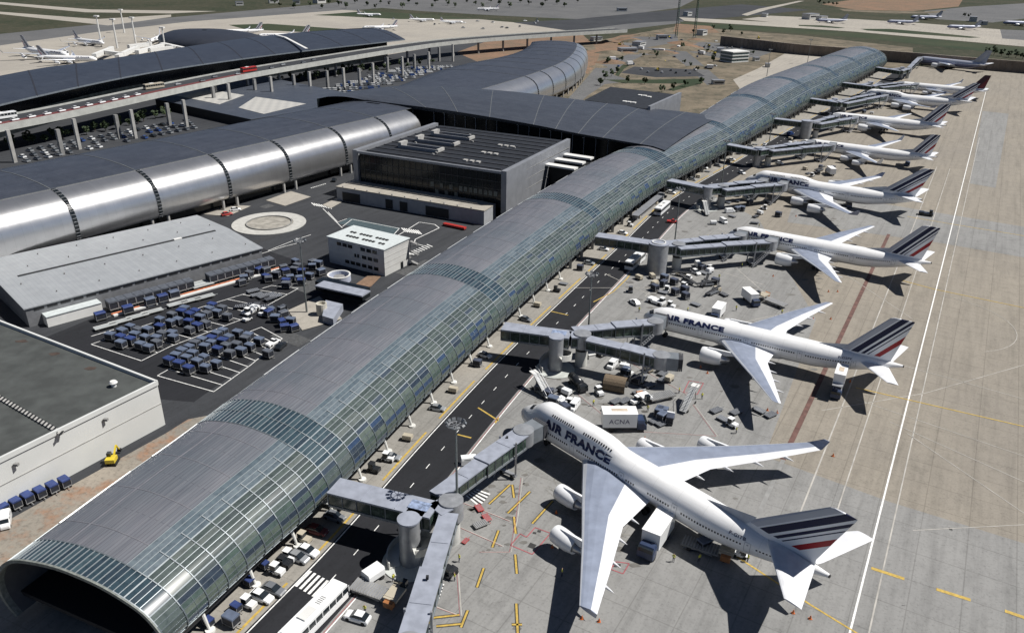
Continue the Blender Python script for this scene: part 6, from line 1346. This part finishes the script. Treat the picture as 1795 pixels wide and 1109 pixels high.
# cars nose out under the pier
park = [(407, 1095, 'cart', 'pale'), (437, 1064, 'tug', 'white'), (459, 1050, 'car', 'white'), (480, 1038, 'car', 'grey'), (487, 1006, 'tug', 'white'), (500, 993, 'tug', 'black'), (509, 981, 'tug', 'white'), (523, 981, 'car', 'silver'), (540, 970, 'car', 'white'), (534, 950, 'tug', 'beige'), (556, 934, 'car', 'maroon'), (587, 910, 'car', 'grey'), (580, 885, 'flatbed', 'white'),
        (656, 827, 'tug', 'black'), (681, 808, 'tug', 'white'), (1176, 340, 'car', 'white'), (1186, 330, 'car', 'black'), (1170, 332, 'van', 'white'), (1233, 296, 'car', 'white'), (1238, 288, 'van', 'white'), (1256, 281, 'car', 'white'), (1275, 268, 'car', 'white'), (1304, 248, 'car', 'white'), (1348, 229, 'tug', 'white'), (1362, 216, 'car', 'white'), (1218, 300, 'car', 'beige')]
for i, (x, y, k, c_) in enumerate(park):
    p = at(x, y); j = min(range(ROADP.n), key=lambda j: (ROADP.p[j] - Vector((p.x, p.y, 0))).length); h = math.degrees(math.atan2(ROADP.r[j].y, ROADP.r[j].x))
    nm = {'pick': 'pickup', 'cart': 'grey topped cart', 'van': 'white van', 'tug': 'small tractor', 'car': 'car', 'flatbed': 'flat trailer'}[k]
    put(k, c_, None, None, h + rnd.uniform(-4, 4), '%s %s parked nose out under the pier edge, %s from the bottom' % (c_ if k in ('car', 'tug', 'van', 'pick') else 'dusty' if k == 'flatbed' else 'tall', nm, ordn(i)), 'vehicles parked under the pier edge', world=p)
for i, (x, y) in enumerate(((375, 1100), (423, 1075), (446, 1030), (472, 1000))): put('cart', 'blue', (x - 8, y - 4), (x + 10, y + 6), None, 'small blue cart in the shade behind the vans, %s from the bottom' % ordn(i), 'blue carts in the shade of the pier', sc=.7)
for i in range(34):
    a_ = S0 + 14 + i * 10.4 + rnd.uniform(-3, 3)
    p = ROADP.f(a_, -8.0 + rnd.uniform(-1.2, .6)); k_, c_ = rnd.choice((('tug', 'white'), ('gpu', 'beige'), ('car', 'white'), ('tug', 'black'), ('flat', 'grey'), ('car', 'grey'), ('cart', 'dark'), ('car', 'silver')))
    put(k_, c_, None, None, math.degrees(ROADP.head(a_)) - 90 + rnd.uniform(-8, 8), '%s unit left in the strip under the pier edge, %s along the pier' % ({'tug': 'small', 'gpu': 'boxy', 'car': c_, 'flat': 'flat', 'cart': 'dark'}[k_], ordn(i)), 'vehicles in the middle strip under the pier', world=p, sc=.9)
# bus shelter strip beyond the third walkway
b = MB(); b.beam(at(1113, 378, 2.8), at(1160, 340, 2.8), 2.6, .2); b.beam(at(1113, 380, 1.3), at(1160, 342, 1.3), 2.0, 2.4); b.top('bus_shelter', GREYCL, 'long grey bus shelter under the pier edge beside the white bus', 'shelter')

# ------------------------------------------------------------------ the cart yard
def z6(x, y): return (160 + x * .2345, 440 + y * .2345)
front = [[(590, 845), (640, 805), (685, 775), (740, 745), (780, 715), (835, 690), (905, 680), (945, 645), (990, 620)], [(665, 870), (720, 825), (765, 790), (855, 740), (905, 710), (990, 700), (1035, 670), (1100, 635)], [(735, 905), (800, 855), (850, 820), (950, 760), (1015, 735), (1090, 725), (1155, 680), (1180, 655), (1260, 690)], [(860, 895), (940, 865), (1040, 790), (1125, 770), (1190, 735), (1325, 785)]]
back = [[(150, 655), (240, 625), (300, 590), (360, 615), (430, 615), (520, 535), (610, 500), (655, 540), (680, 480), (705, 455), (785, 475), (870, 495), (890, 460), (910, 430)], [(230, 670), (300, 690), (335, 650), (410, 670), (495, 675), (540, 645), (520, 590), (600, 555), (735, 550), (745, 500), (820, 520), (945, 480), (985, 450), (1020, 510)], [(230, 715), (375, 725), (435, 745), (495, 710), (610, 640), (620, 670), (740, 610), (800, 585), (860, 565)]]
cluster = [[(1330, 480), (1350, 460), (1430, 450), (1440, 490), (1380, 520), (1430, 550), (1450, 590), (1495, 540), (1520, 590)], [(1130, 250), (1145, 220), (1185, 185), (1260, 160), (1310, 160), (1310, 210), (1330, 225), (1385, 190), (1440, 140), (1455, 170), (1490, 215), (1460, 245), (1460, 270)], [(1530, 95), (1545, 130), (1520, 155), (1575, 170), (1560, 220), (1575, 245), (1655, 100), (1655, 130), (1635, 200), (1700, 110), (1720, 170)]]
nmr = {0: 'front yard block', 1: 'rear yard block', 2: 'loose crowd right of the blocks'}
for bi, blk_ in enumerate((front, back, cluster)):
    for ri, row in enumerate(blk_):
        for i, (x, y) in enumerate(row):
            X, Y = z6(x, y); c_ = rnd.choice(('pale', 'pale', 'pale', 'grey', 'blue') if bi < 2 else ('blue', 'pale', 'grey', 'blue'))
            if bi == 0 and (ri, i) in ((0, 0), (1, 0), (2, 0), (1, 5)): c_ = 'blue'
            put('cart', c_, (X, Y + 3), None, -22 + rnd.uniform(-7, 7) if bi < 2 else rnd.uniform(-60, 60), '%s cart, %s, %s row, %s from left' % ({'pale': 'blue-grey', 'grey': 'dull grey', 'blue': 'bright blue'}[c_], nmr[bi], ordn(len(blk_) - 1 - ri), ordn(i)), 'baggage carts in the yard', sc=rnd.uniform(1.0, 1.1))
shed_row = [(40, 400), (115, 375), (185, 355), (250, 335), (320, 320), (380, 300), (440, 280), (505, 260), (565, 240), (620, 225), (860, 155), (930, 140), (975, 125), (1035, 115), (1090, 95), (1135, 85), (1195, 60), (1255, 45), (1300, 30)]
for i, (x, y) in enumerate(shed_row): X, Y = z6(x, y); put('cart', 'grey', None, None, 45 + 90, '%s dark grey container cart from the left in the line along the warehouse docks' % ordn(i), 'container carts along the warehouse docks', sc=1.45, world=SA + d4 * (20 + (i + (2 if i > 9 else 0)) * 2.42) - n4 * 3.6)
for i, (x, y) in enumerate(((690, 215), (790, 190))): X, Y = z6(x, y); put('flatbed', 'white', None, None, 45, world=SA + d4 * (45.2 + i * .2) - n4 * (3 + i * 2.2), label= 'flat trailer with blue load in the gap of the container line, %s' % ('left' if i == 0 else 'right'))
for i, (x, y) in enumerate(((110, 580), (220, 545), (350, 505), (460, 470), (650, 410), (750, 385), (850, 360))): X, Y = z6(x, y); put('flatbed', 'white', (X, Y), None, 43, 'empty grey flat trailer parked along the aisle line, %s from the left' % ordn(i), 'flat trailers along the yard aisle', sc=.9)
for i, (x, y) in enumerate(((75, 520), (280, 470), (445, 410), (540, 385), (625, 355))): X, Y = z6(x, y); put('cart', 'blue' if i in (0, 1, 3) else 'pale', (X, Y), None, 43, 'single cart waiting in the lane before the warehouse docks, %s from the left' % ordn(i), 'single carts before the docks', sc=1.2)
for i, (x, y) in enumerate(((1210, 310), (1240, 340), (1290, 350), (1330, 340), (1380, 350), (1120, 430), (1160, 420), (1230, 420), (1270, 430), (1340, 370))): X, Y = z6(x, y); put('flat', 'black' if i > 4 else 'grey', (X, Y), None, rnd.uniform(0, 90), 'empty dark dolly in the right bays of the rear cart block, %s in the group' % ordn(i), 'empty dollies in the rear bays', sc=1.2)
for i in range(6): x, y = 8 + i * 21.5, 899 - i * 9.2; put('cart', 'blue', (x, y), (x + 8, y + 6), None, 'bright blue cart against the foot of the white hangar wall, %s from the left' % ordn(i), 'blue carts along the hangar wall', sc=.95)
for i in range(9): put('gpu', 'red', (780 + i * 4.2, 396 + i * .9), None, 60, 'small red unit in the row before the podium gates, %s from the left' % ordn(i), 'red units before the podium', z=.1, sc=.7)
for x, y, l in ((716, 452, 'white crate at the end wall of the yard office'), (1036, 628, 'white and red barrier block by the second rotunda column')): p = at(x, y); b = MB(); b.box((p.x, p.y, .7), (1.8, 1.2, 1.2), .4); b.box((p.x, p.y, 1.32), (2, 1.4, .06), .4); b.top('crate', LIGHT, l, 'crate')
for i, (x, y) in enumerate(((840, 893), (853, 910))): p = at(x, y); put('flat', 'red', (x, y), (x + 10, y + 14), None, ('upper' if i == 0 else 'lower') + ' of the two red drawbars beside the hatched square', None, sc=.7)
put('flat', 'white', (842, 922), (860, 915), None, 'pale towbar lying beside the red drawbars', None, sc=.9); put('flat', 'red', (816, 950), (822, 944), None, 'small red chock trolley on the concrete island edge', None, sc=.5)

# ------------------------------------------------------------------ people
SK = M('skin', (.35, .22, .16), .6, var=0); VEST = M('vest_yellow', (.55, .55, .06), .6, var=0); TRO = M('trousers_dark', (.03, .035, .06), .8, var=0); PERS = []
def person(px, ang, label):
    p = at(*px)
    if not PERS:
        me = bpy.data.meshes.new('body'); vs = [(0, 0, .92), (0, 0, 1.2), (0, 0, 1.45), (0, 0, 1.56), (0, 0, 1.70), (0, .2, 1.42), (.05, .27, 1.15), (.12, .27, .9), (0, -.2, 1.42), (-.03, -.27, 1.15), (.05, -.28, .9), (0, .1, .85), (.06, .12, .48), (.0, .12, .05), (0, -.1, .85), (-.06, -.12, .48), (-.14, -.12, .05), (.14, .12, .02), (0, -.12, .02)]
        es = [(0, 1), (1, 2), (2, 3), (3, 4), (2, 5), (5, 6), (6, 7), (2, 8), (8, 9), (9, 10), (0, 11), (11, 12), (12, 13), (0, 14), (14, 15), (15, 16), (13, 17), (16, 18)]
        me.from_pydata(vs, es, []); o = bpy.data.objects.new('body', me); COL.objects.link(o); md = o.modifiers.new('Skin', 'SKIN'); sv = me.skin_vertices[0].data
        for i, r in enumerate((.14, .14, .16, .06, .11, .07, .05, .04, .07, .05, .04, .09, .07, .05, .09, .07, .05, .05, .05)): sv[i].radius = (r, r)
        sv[0].use_root = True; o.modifiers.new('Sub', 'SUBSURF').levels = 1; dg = bpy.context.evaluated_depsgraph_get(); dg.update(); m2 = bpy.data.meshes.new_from_object(o.evaluated_get(dg)); bpy.data.objects.remove(o)
        for m in (SK, VEST, TRO): m2.materials.append(m)
        for f in m2.polygons: z = f.center.z; f.material_index = 2 if z < .95 else (1 if z < 1.5 and (abs(f.center.y) < .24 or z > 1.1) else 0)
        m2.name = 'body'; PERS.append(m2)
    o = bpy.data.objects.new('person', PERS[0]); COL.objects.link(o); o.location = (p.x, p.y, .15); o.rotation_euler = (0, 0, R(ang)); tag(o, label, 'person')
for px, a, l in (((805, 985), 40, 'person in yellow vest standing beside the lowest jet bridge arm'), ((797, 1018), 200, 'person in yellow vest next to the black tractor'), ((1125, 664), 90, 'person in yellow vest by the dollies under the undocked jet bridge'), ((1010, 742), 20, 'person in yellow vest on the far side of the nearest jumbo nose')): person(px, a, l)

crew = [(985, 1010), (940, 735), (1040, 712), (1090, 728), (1135, 722), (1190, 690), (1168, 655), (1230, 700), (1290, 760), (1180, 985), (1225, 985), (1310, 985), (1120, 548), (1205, 548), (1290, 545), (1370, 552), (1300, 470), (1260, 490), (1240, 420), (1330, 400), (640, 1075), (690, 1020)]
for i, (x, y) in enumerate(crew): person((x, y), (i * 67) % 360, 'ground crew member in yellow vest out on the apron, %s of the scattered crew' % ordn(i))
CONEM = M('cone_orange', (.50, .13, .03), .6, var=0)
cb = MB(); cb.lathe((0, 0, 0), [(.2, .06), (.05, .7), (.01, .7)], 10); cb.box((0, 0, .03), (.5, .5, .06)); cb.box((0, 0, .4), (.2, .2, .12)); cme = None
for i, (x, y) in enumerate([(1020, 1085), (1050, 1090), (975, 900), (968, 960), (1390, 1075), (1420, 1085), (1240, 655), (1362, 724), (1345, 720), (1228, 645), (1355, 485), (1468, 512), (1452, 512), (1456, 560), (1425, 560), (1460, 800), (1490, 670), (1130, 770), (1250, 775), (1395, 380)]):
    p = at(x, y)
    if cme is None: o = cb.build('traffic_cone', CONEM); cme = o.data
    else: o = bpy.data.objects.new('traffic_cone', cme); COL.objects.link(o)
    o.location = (p.x, p.y, .14); tag(o, 'small orange cone on the apron near a wing tip or engine, %s of the cones' % ordn(i), 'cone', 'orange cones on the apron')
# ------------------------------------------------------------------ far aircraft
def far_plane(src, px, ang, label, sc=1.0):
    p = at(px[0], px[1], 4.7 * sc); return dup(pls[src], (p.x, p.y, .05), R(ang), label, 'aircraft on the far aprons', (sc, sc, sc))
for k in ('p1', 'p2', 'p3', 'p4', 'p5', 'p6', 'p7', 'p8', 'p9'): KIDS[pls[k].name] = [o for o in COL.objects if o.parent == pls[k]]
for src, px, a, l, s in (('p5', (120, 97), -28, 'largest white airliner at the upper left with tail to the left', 1.0), ('p5', (170, 104), -2, 'white airliner partly hidden by the slate roof at the upper left', .8), ('p5', (182, 76), -30, 'small white airliner in front of the jet bridges at the upper left', .75), ('p5', (265, 72), -80, 'white airliner seen nose on beside the lens shaped hall', .7),
                       ('p5', (380, 56), 195, 'white airliner with its tail just right of the lens shaped hall', .8), ('p5', (450, 64), 195, 'white airliner behind the slate roof, second to the right of the lens hall', .9), ('p5', (635, 49), 200, 'white airliner behind the right end of the slate roof', .7), ('p5', (668, 26), 10, 'small far white jet, left of the row of three', .55), ('p5', (762, 35), 10, 'small far white jet, middle of the row of three', .55), ('p5', (812, 39), 10, 'small far white jet, right of the row of three', .5),
                       ('p5', (835, 16), 190, 'tiny pale jet alone on the grey tarmac at the top', .6), ('p9', (1432, 36), 175, 'grey jet left of the others on the upper right apron', .7), ('p9', (1555, 38), 170, 'grey jet in the middle of the upper right apron', .7), ('p9', (1596, 30), 172, 'grey jet at the back of the upper right apron', .75), ('p9', (1660, 47), 172, 'grey jet at the right part of the upper right apron', .7), ('p9', (1758, 40), 170, 'grey jet cut by the right edge of the photo', .8)):
    far_plane(src, px, a, l, s)
# jet bridges of the far terminal
for i, (x0, y0, x1, y1) in enumerate(((165, 98, 195, 86), (185, 92, 215, 96), (205, 100, 240, 84), (225, 82, 262, 78), (240, 92, 285, 80), (262, 88, 305, 84), (285, 78, 330, 88))):
    a, c = at(x0, y0, 6), at(x1, y1, 6); b = MB(); b.beam(a, c, 3.5, 3.2); b.tube((c.x, c.y, 0), (c.x, c.y, 8), 2.4, 2.4, 12); b.top('boarding_bridge', LIGHT, 'pale jet bridge behind the slate roof at the upper left, %s from the left' % ordn(i), 'jet bridge', 'jet bridges of the far terminal')
for i, (x, y, h) in enumerate(((178, 78, 26), (206, 85, 26), (238, 76, 24), (290, 88, 20), (218, 58, 24))):
    p = at(x, y); b = MB(); b.tube((p.x, p.y, 0), (p.x, p.y, h), .9, .6, 8); b.box((p.x, p.y, h), (4, 4, 1.2)); b.top('floodlight_mast', LIGHT, 'pale floodlight column among the far jet bridges, %s from the left' % ordn(i), 'lamp mast', 'pale floodlight columns of the far apron')

# ------------------------------------------------------------------ parked cars far away
def far_cars(n, quad, label, group, rows, z=.1, sc=1.0):
    A, B_, C_, D = [at(*q) for q in quad]; cols = ['white', 'silver', 'black', 'blue', 'grey', 'white', 'silver', 'white', 'grey']; k = 0
    per = max(1, n // rows)
    d = (B_ - A).normalized(); h = math.degrees(math.atan2(d.y, d.x))
    for r in range(rows):
        for i in range(per):
            if rnd.random() < .14: continue
            u = (i + .5) / per; v = (r + .5) / rows; p = A.lerp(B_, u).lerp(D.lerp(C_, u), v); c_ = rnd.choice(cols); k += 1
            put('mini', c_, None, None, h + 90 + rnd.uniform(-4, 4), '%s %s' % (c_, label), group + ', ' + c_, z=z, world=p, sc=sc)
far_cars(112, ((500, 178), (600, 174), (700, 145), (600, 149)), 'car in the crowded car park under the viaduct, too small to tell apart', 'cars in the car park under the viaduct', 4, sc=1.15)
A_, B_, C_, D_ = [at(*q) for q in ((600, 149), (700, 145), (800, 116), (700, 120))]; b = MB()
for r in range(6):
    for i in range(26):
        if rnd.random() < .1: continue
        p = A_.lerp(B_, (i + .5) / 26).lerp(D_.lerp(C_, (i + .5) / 26), (r + .5) / 6); a = math.atan2((B_ - A_).y, (B_ - A_).x) + math.pi / 2 + rnd.uniform(-.06, .06); m_ = rnd.choice((0, 0, 1, 2, 3)); b.box((p.x, p.y, .75), (4.6, 1.9, .7), a, m_); b.box((p.x, p.y, 1.3), (2.2, 1.6, .55), a, 4); b.box((p.x, p.y, 1.6), (1.7, 1.4, .06), a, m_)
b.top('parked_cars', [GM['white'], GM['silver'], GM['grey'], GM['blue'], CG], 'far mass of parked cars at the back of the car park under the viaduct', 'cars', kind='stuff')
far_cars(58, ((20, 268), (330, 208), (350, 228), (40, 290)), 'car in the lot at the foot of the viaduct columns on the left', 'cars at the foot of the viaduct on the left', 3, sc=1.1)
far_cars(26, ((1210, 80), (1320, 82), (1320, 98), (1225, 94)), 'car in the grey car park behind the small three-storey office', 'cars in the far grey car park', 2)
far_cars(8, ((1105, 119), (1212, 124), (1225, 132), (1130, 130)), 'car in the sparse car park on the construction land', 'cars in the sparse car park', 2)
for i in range(12): p = V.f(12 + i * 9, -6.5, 13.3); put('mini', 'white', None, None, math.degrees(math.atan2(V.t[2].y, V.t[2].x)), 'white car on the red lane of the viaduct, %s from the left' % ordn(i), 'white cars on the viaduct', z=13.3, world=p)
for i in range(9): p = V.f(150 + i * 17, -6.5 if i % 2 else -11, 13.3); put('mini', 'grey' if i % 3 else 'silver', None, None, 62, 'dark car on the middle part of the viaduct, %s from the left' % ordn(i), 'dark cars on the viaduct', z=13.3, world=p)
put('bus', 'white', None, None, 56, 'white bus at the left end of the viaduct', world=V.f(30, -15, 0), z=13.3); put('bus', 'beige', None, None, 57, 'cream coach on the viaduct before the slate roof', world=V.f(133, -14, 0), z=13.3); put('bus', 'red', None, None, 60, 'red double coach on the viaduct', world=V.f(215, -9, 0), z=13.3)
# service vehicles on the far apron
for i in range(16): x, y = rnd.uniform(680, 960), rnd.uniform(34, 52); put('mini', rnd.choice(('white', 'grey', 'silver')), (x, y), None, rnd.uniform(0, 180), 'small service vehicle on the far apron at the top, too small to tell apart', 'service vehicles on the far apron', z=.3, sc=1.3)

# ------------------------------------------------------------------ trees and hedges
LEAF = [M('foliage_dark', (.030, .052, .022), .8, var=.45, scale=.8), M('foliage_mid', (.055, .080, .032), .8, var=.4, scale=.8)]
BARK = M('bark', (.08, .06, .045), .9, var=.2)
TREES = []
def mk_tree(seed, h=8.0):
    r_ = random.Random(seed); t = thing('broadleaf_tree', '', 'tree'); b = MB(); b.tube((0, 0, 0), (.1, .1, h * .45), .28, .16, 8)
    for k in range(5): a = r_.uniform(0, 6.28); b.tube((.1, .1, h * (.3 + .05 * k)), (math.cos(a) * h * .2, math.sin(a) * h * .2, h * (.6 + .06 * k)), .1, .04, 5)
    b.build('trunk', BARK, t, world=False); b = MB()
    cl = [(r_.gauss(0, h * .16), r_.gauss(0, h * .16), h * r_.uniform(.45, .95), h * r_.uniform(.10, .2)) for _ in range(9)]
    for _ in range(520):
        cx, cy, cz, cr_ = r_.choice(cl); d = Vector((r_.gauss(0, 1), r_.gauss(0, 1), r_.gauss(0, 1))).normalized() * cr_ * r_.uniform(.6, 1.1); c = Vector((cx, cy, cz)) + d; s = r_.uniform(.25, .6)
        u = Vector((r_.gauss(0, 1), r_.gauss(0, 1), r_.gauss(0, .6))).normalized() * s; v = u.orthogonal().normalized() * s * .8; b.add([c - u - v, c + u - v, c + u + v, c - u + v], [(0, 1, 2, 3)], r_.randint(0, 1))
    b.build('crown', LEAF, t, world=False); KIDS[t.name] = [o for o in COL.objects if o.parent == t]; t['used'] = 0; return t
for sd in (1, 2, 3): TREES.append(mk_tree(sd))
def tree(px, s, label, group=None):
    t = rnd.choice(TREES); p = at(*px)
    if not t['used']: t['used'] = 1; t.location = (p.x, p.y, 0); t['label'] = label; t.scale = (s, s, s); (t.__setitem__('group', group) if group else None); t.rotation_euler = (0, 0, rnd.uniform(0, 6)); return
    o = dup(t, (p.x, p.y, 0), rnd.uniform(0, 6), label, group, (s, s, s * rnd.uniform(.85, 1.15)))
    if 'used' in o: del o['used']
i = 0
for x0, x1, y0, y1, n, lab in ((460, 760, 150, 112, 22, 'low green tree in the row behind the crowded car park, %s from the left'), (20, 300, 262, 205, 16, 'green tree between the viaduct columns at the left, %s from the left')):
    for k in range(n): f = (k + .5) / n; tree((x0 + (x1 - x0) * f + rnd.uniform(-6, 6), y0 + (y1 - y0) * f + rnd.uniform(-3, 3)), rnd.uniform(.5, .85), lab % ordn(k), 'trees near the viaduct')
for k, (x, y) in enumerate([(1065, 112), (1082, 128), (1072, 134), (1128, 100), (1150, 102), (1090, 108), (1200, 112), (1210, 118), (1222, 124), (1240, 92), (1180, 158), (1200, 152), (1160, 162), (1228, 148), (1100, 146), (1130, 148), (1320, 96), (1060, 140), (1052, 150), (1196, 86), (1250, 110), (1215, 58), (1268, 60), (1300, 62)]):
    tree((x, y), rnd.uniform(.45, .8), 'bushy dark tree on the construction land, %s in the scattered group' % ordn(k), 'trees on the construction land')
for k in range(34): x = 480 + k * 16 + rnd.uniform(-6, 6); tree((x, 8 + (k % 3) * 4 - k * .1), rnd.uniform(.7, 1.2), 'far tree in the dark belt along the top edge, %s from the left' % ordn(k), 'trees of the far belt')
for k, (x, y) in enumerate([(1436, 8), (1444, 9), (1452, 8), (1460, 10), (1466, 10), (1690, 30), (1698, 31), (1280, 56), (1250, 52), (1730, 95), (1742, 97), (1755, 99), (1768, 101), (1780, 102), (1792, 104)]): tree((x, y), rnd.uniform(.6, 1.0), 'dark tree beyond the brown wall at the upper right, %s in the group' % ordn(k), 'trees at the upper right')
mr = random.Random(3)
for i in range(26):
    x, y = mr.uniform(1045, 1250), mr.uniform(60, 120); p = at(x, y); r = mr.uniform(4, 13); h = r * mr.uniform(.18, .35); b = MB(); m = 12
    rg = [[Vector((p.x + r * t * (1 + mr.uniform(-.12, .12)) * math.cos(6.283 * j / m) * 1.5, p.y + r * t * math.sin(6.283 * j / m), .05 + h * (1 - t ** 1.5))) for j in range(m)] for t in (1, .7, .4, .05)]
    b.loft(rg); structure('dirt_mound', b, DIRT if i % 3 else ORANGE_DIRT)
for i in range(40):
    x, y = mr.uniform(1060, 1330), mr.uniform(66, 118) + (mr.uniform(0, 30) if i % 3 == 0 else 0)
    put(*mr.choice((('truck', 'white'), ('mini', 'white'), ('gpu', 'beige'), ('digger', 'yellow'), ('mini', 'grey'), ('mini', 'blue'))), (x, y), None, mr.uniform(0, 360), 'small site vehicle or machine on the construction land, %s of the scatter' % ordn(i), 'site vehicles on the construction land', z=.1)
# ------------------------------------------------------------------ brown retaining wall and small far buildings
bw = thing('retaining_wall', 'long brown ribbed retaining wall behind the far end of the pier', 'wall', tuple(at(1500, 110, 0)))
wl = [at(x, y) for x, y in ((1262, 80), (1330, 88), (1400, 96), (1500, 104), (1600, 112), (1700, 121), (1795, 129), (1900, 138))]
BW = resample(catmull([tuple(p) for p in wl]), 10); BROWN = M('wall_brown', (.19, .155, .125), .85, var=.25, scale=.08)
b = MB(); b.loft([[p, p + Vector((0, 0, 9.5)), p + Vector((0, 1, 9.5)), p + Vector((0, 1, 0))] for p in BW], 0, caps=True); b.build('wall', BROWN, bw)
b = MB()
for p, q in zip(BW, BW[1:]):
    for t in (0, .5): m_ = p.lerp(q, t); b.box((m_.x, m_.y - .2, 4.7), (.5, .5, 9.4))
b.build('ribs', M('wall_rib', (.20, .16, .125), .85), bw)
b = MB(); b.loft([[p + Vector((0, -.4, 9.5)), p + Vector((0, 1.2, 9.5)), p + Vector((0, 1.2, 10)), p + Vector((0, -.4, 10))] for p in BW], 0, caps=True); b.build('coping', M('coping', (.34, .29, .24), .8), bw)
for x0, x1 in ((1478, 1500), (1640, 1655)):
    p, q = at(x0, 96 + (x0 - 1400) * .085 + 1.5), at(x1, 96 + (x1 - 1400) * .085 + 1.5); b = MB(); b.beam(p + Vector((0, -1, 4.5)), q + Vector((0, -1, 4.5)), .5, 9); b.build('gate_panel', RUST if x0 > 1600 else CONC_D, bw)
so = thing('small_office', 'small white three storey office with balcony bands on the construction land', 'office', tuple(at(1285, 108, 0))); p = at(1286, 108)
b = MB(); b.box((p.x, p.y, 4.5), (20, 16, 9), R(30)); b.build('wall', M('office_teal', (.10, .14, .14), .4), so)
for k in range(4): b = MB(); b.box((p.x, p.y, .6 + k * 2.9), (21, 17, .9), R(30)); b.build('floor_band', LIGHT, so)
hs = [(1230, 62, 14, 6), (1262, 92, 10, 4), (1160, 70, 12, 5), (1100, 92, 18, 4), (1420, 34, 24, 8), (1440, 36, 16, 6), (1705, 38, 16, 7), (1725, 44, 10, 5), (1205, 28, 14, 6), (1120, 80, 16, 4), (1340, 30, 14, 5), (1258, 148, 9, 3), (1150, 92, 7, 3), (1045, 72, 12, 4), (1090, 20, 16, 5), (480, 6, 16, 8), (520, 8, 12, 7), (560, 6, 20, 9), (420, 10, 12, 6), (1325, 107, 6, 3), (1345, 118, 6, 3)]
for i, (x, y, w, h) in enumerate(hs):
    p = at(x, y); b = MB(); rz = rnd.uniform(0, 1.5); b.box((p.x, p.y, h / 2), (w, w * .6, h), rz); b.box((p.x, p.y, h + .2), (w + .6, w * .6 + .6, .4), rz, 1); b.box((p.x, p.y, h * .55), (w * .8, w * .6 + .2, h * .25), rz, 2)
    b.top('site_building', [M('site_wall', (.45, .45, .43), .7), GREYCL, DARK], 'small flat roofed far building with dark window strip, %s of the scattered group' % ordn(i), 'building', 'small far buildings')

# ------------------------------------------------------------------ air, camera, light
cam = bpy.data.cameras.new('camera'); co_ = bpy.data.objects.new('camera', cam); COL.objects.link(co_)
cam.sensor_fit = 'HORIZONTAL'; cam.sensor_width = 36; cam.lens = 36 * FOC / 1795; cam.clip_start = 1; cam.clip_end = 30000
co_.location = (0, 0, CH)
co_.matrix_world = Matrix.Translation((0, 0, CH)) @ Matrix.Rotation(math.pi / 2 - PIT, 4, 'X') @ Matrix.Rotation(ROL, 4, 'Z')
sc.camera = co_
w = bpy.data.worlds.new('World'); sc.world = w; w.use_nodes = True; nt = w.node_tree
sky = nt.nodes.new('ShaderNodeTexSky'); sky.sky_type = 'NISHITA'; sky.sun_disc = False
AZ, EL = R(SUN_AZ), R(SUN_EL)      # azimuth of the sun counted from +X
sky.air_density = .45; sky.dust_density = .2; sky.sun_elevation = EL; sky.sun_rotation = math.pi / 2 - AZ
nt.links.new(sky.outputs[0], nt.nodes['Background'].inputs[0]); nt.nodes['Background'].inputs[1].default_value = SKY
s = bpy.data.lights.new('sun', 'SUN'); s.energy = SUNE; s.angle = R(.5); s.color = (1, .965, .915); so_ = bpy.data.objects.new('sun', s); COL.objects.link(so_)
d = Vector((math.cos(AZ) * math.cos(EL), math.sin(AZ) * math.cos(EL), math.sin(EL))); so_.rotation_euler = d.to_track_quat('Z', 'Y').to_euler(); so_.location = d * 500
sc.view_settings.view_transform = 'Standard'; sc.view_settings.look = 'None'; sc.view_settings.exposure = EXPO; sc.view_settings.gamma = 1
# unused kit prototypes
for o in [o for o in COL.objects if o.get('label') == '']:
    for ch in [c for c in COL.objects if c.parent == o]: bpy.data.objects.remove(ch)
    bpy.data.objects.remove(o)
for o in COL.objects:
    if 'used' in o: del o['used']
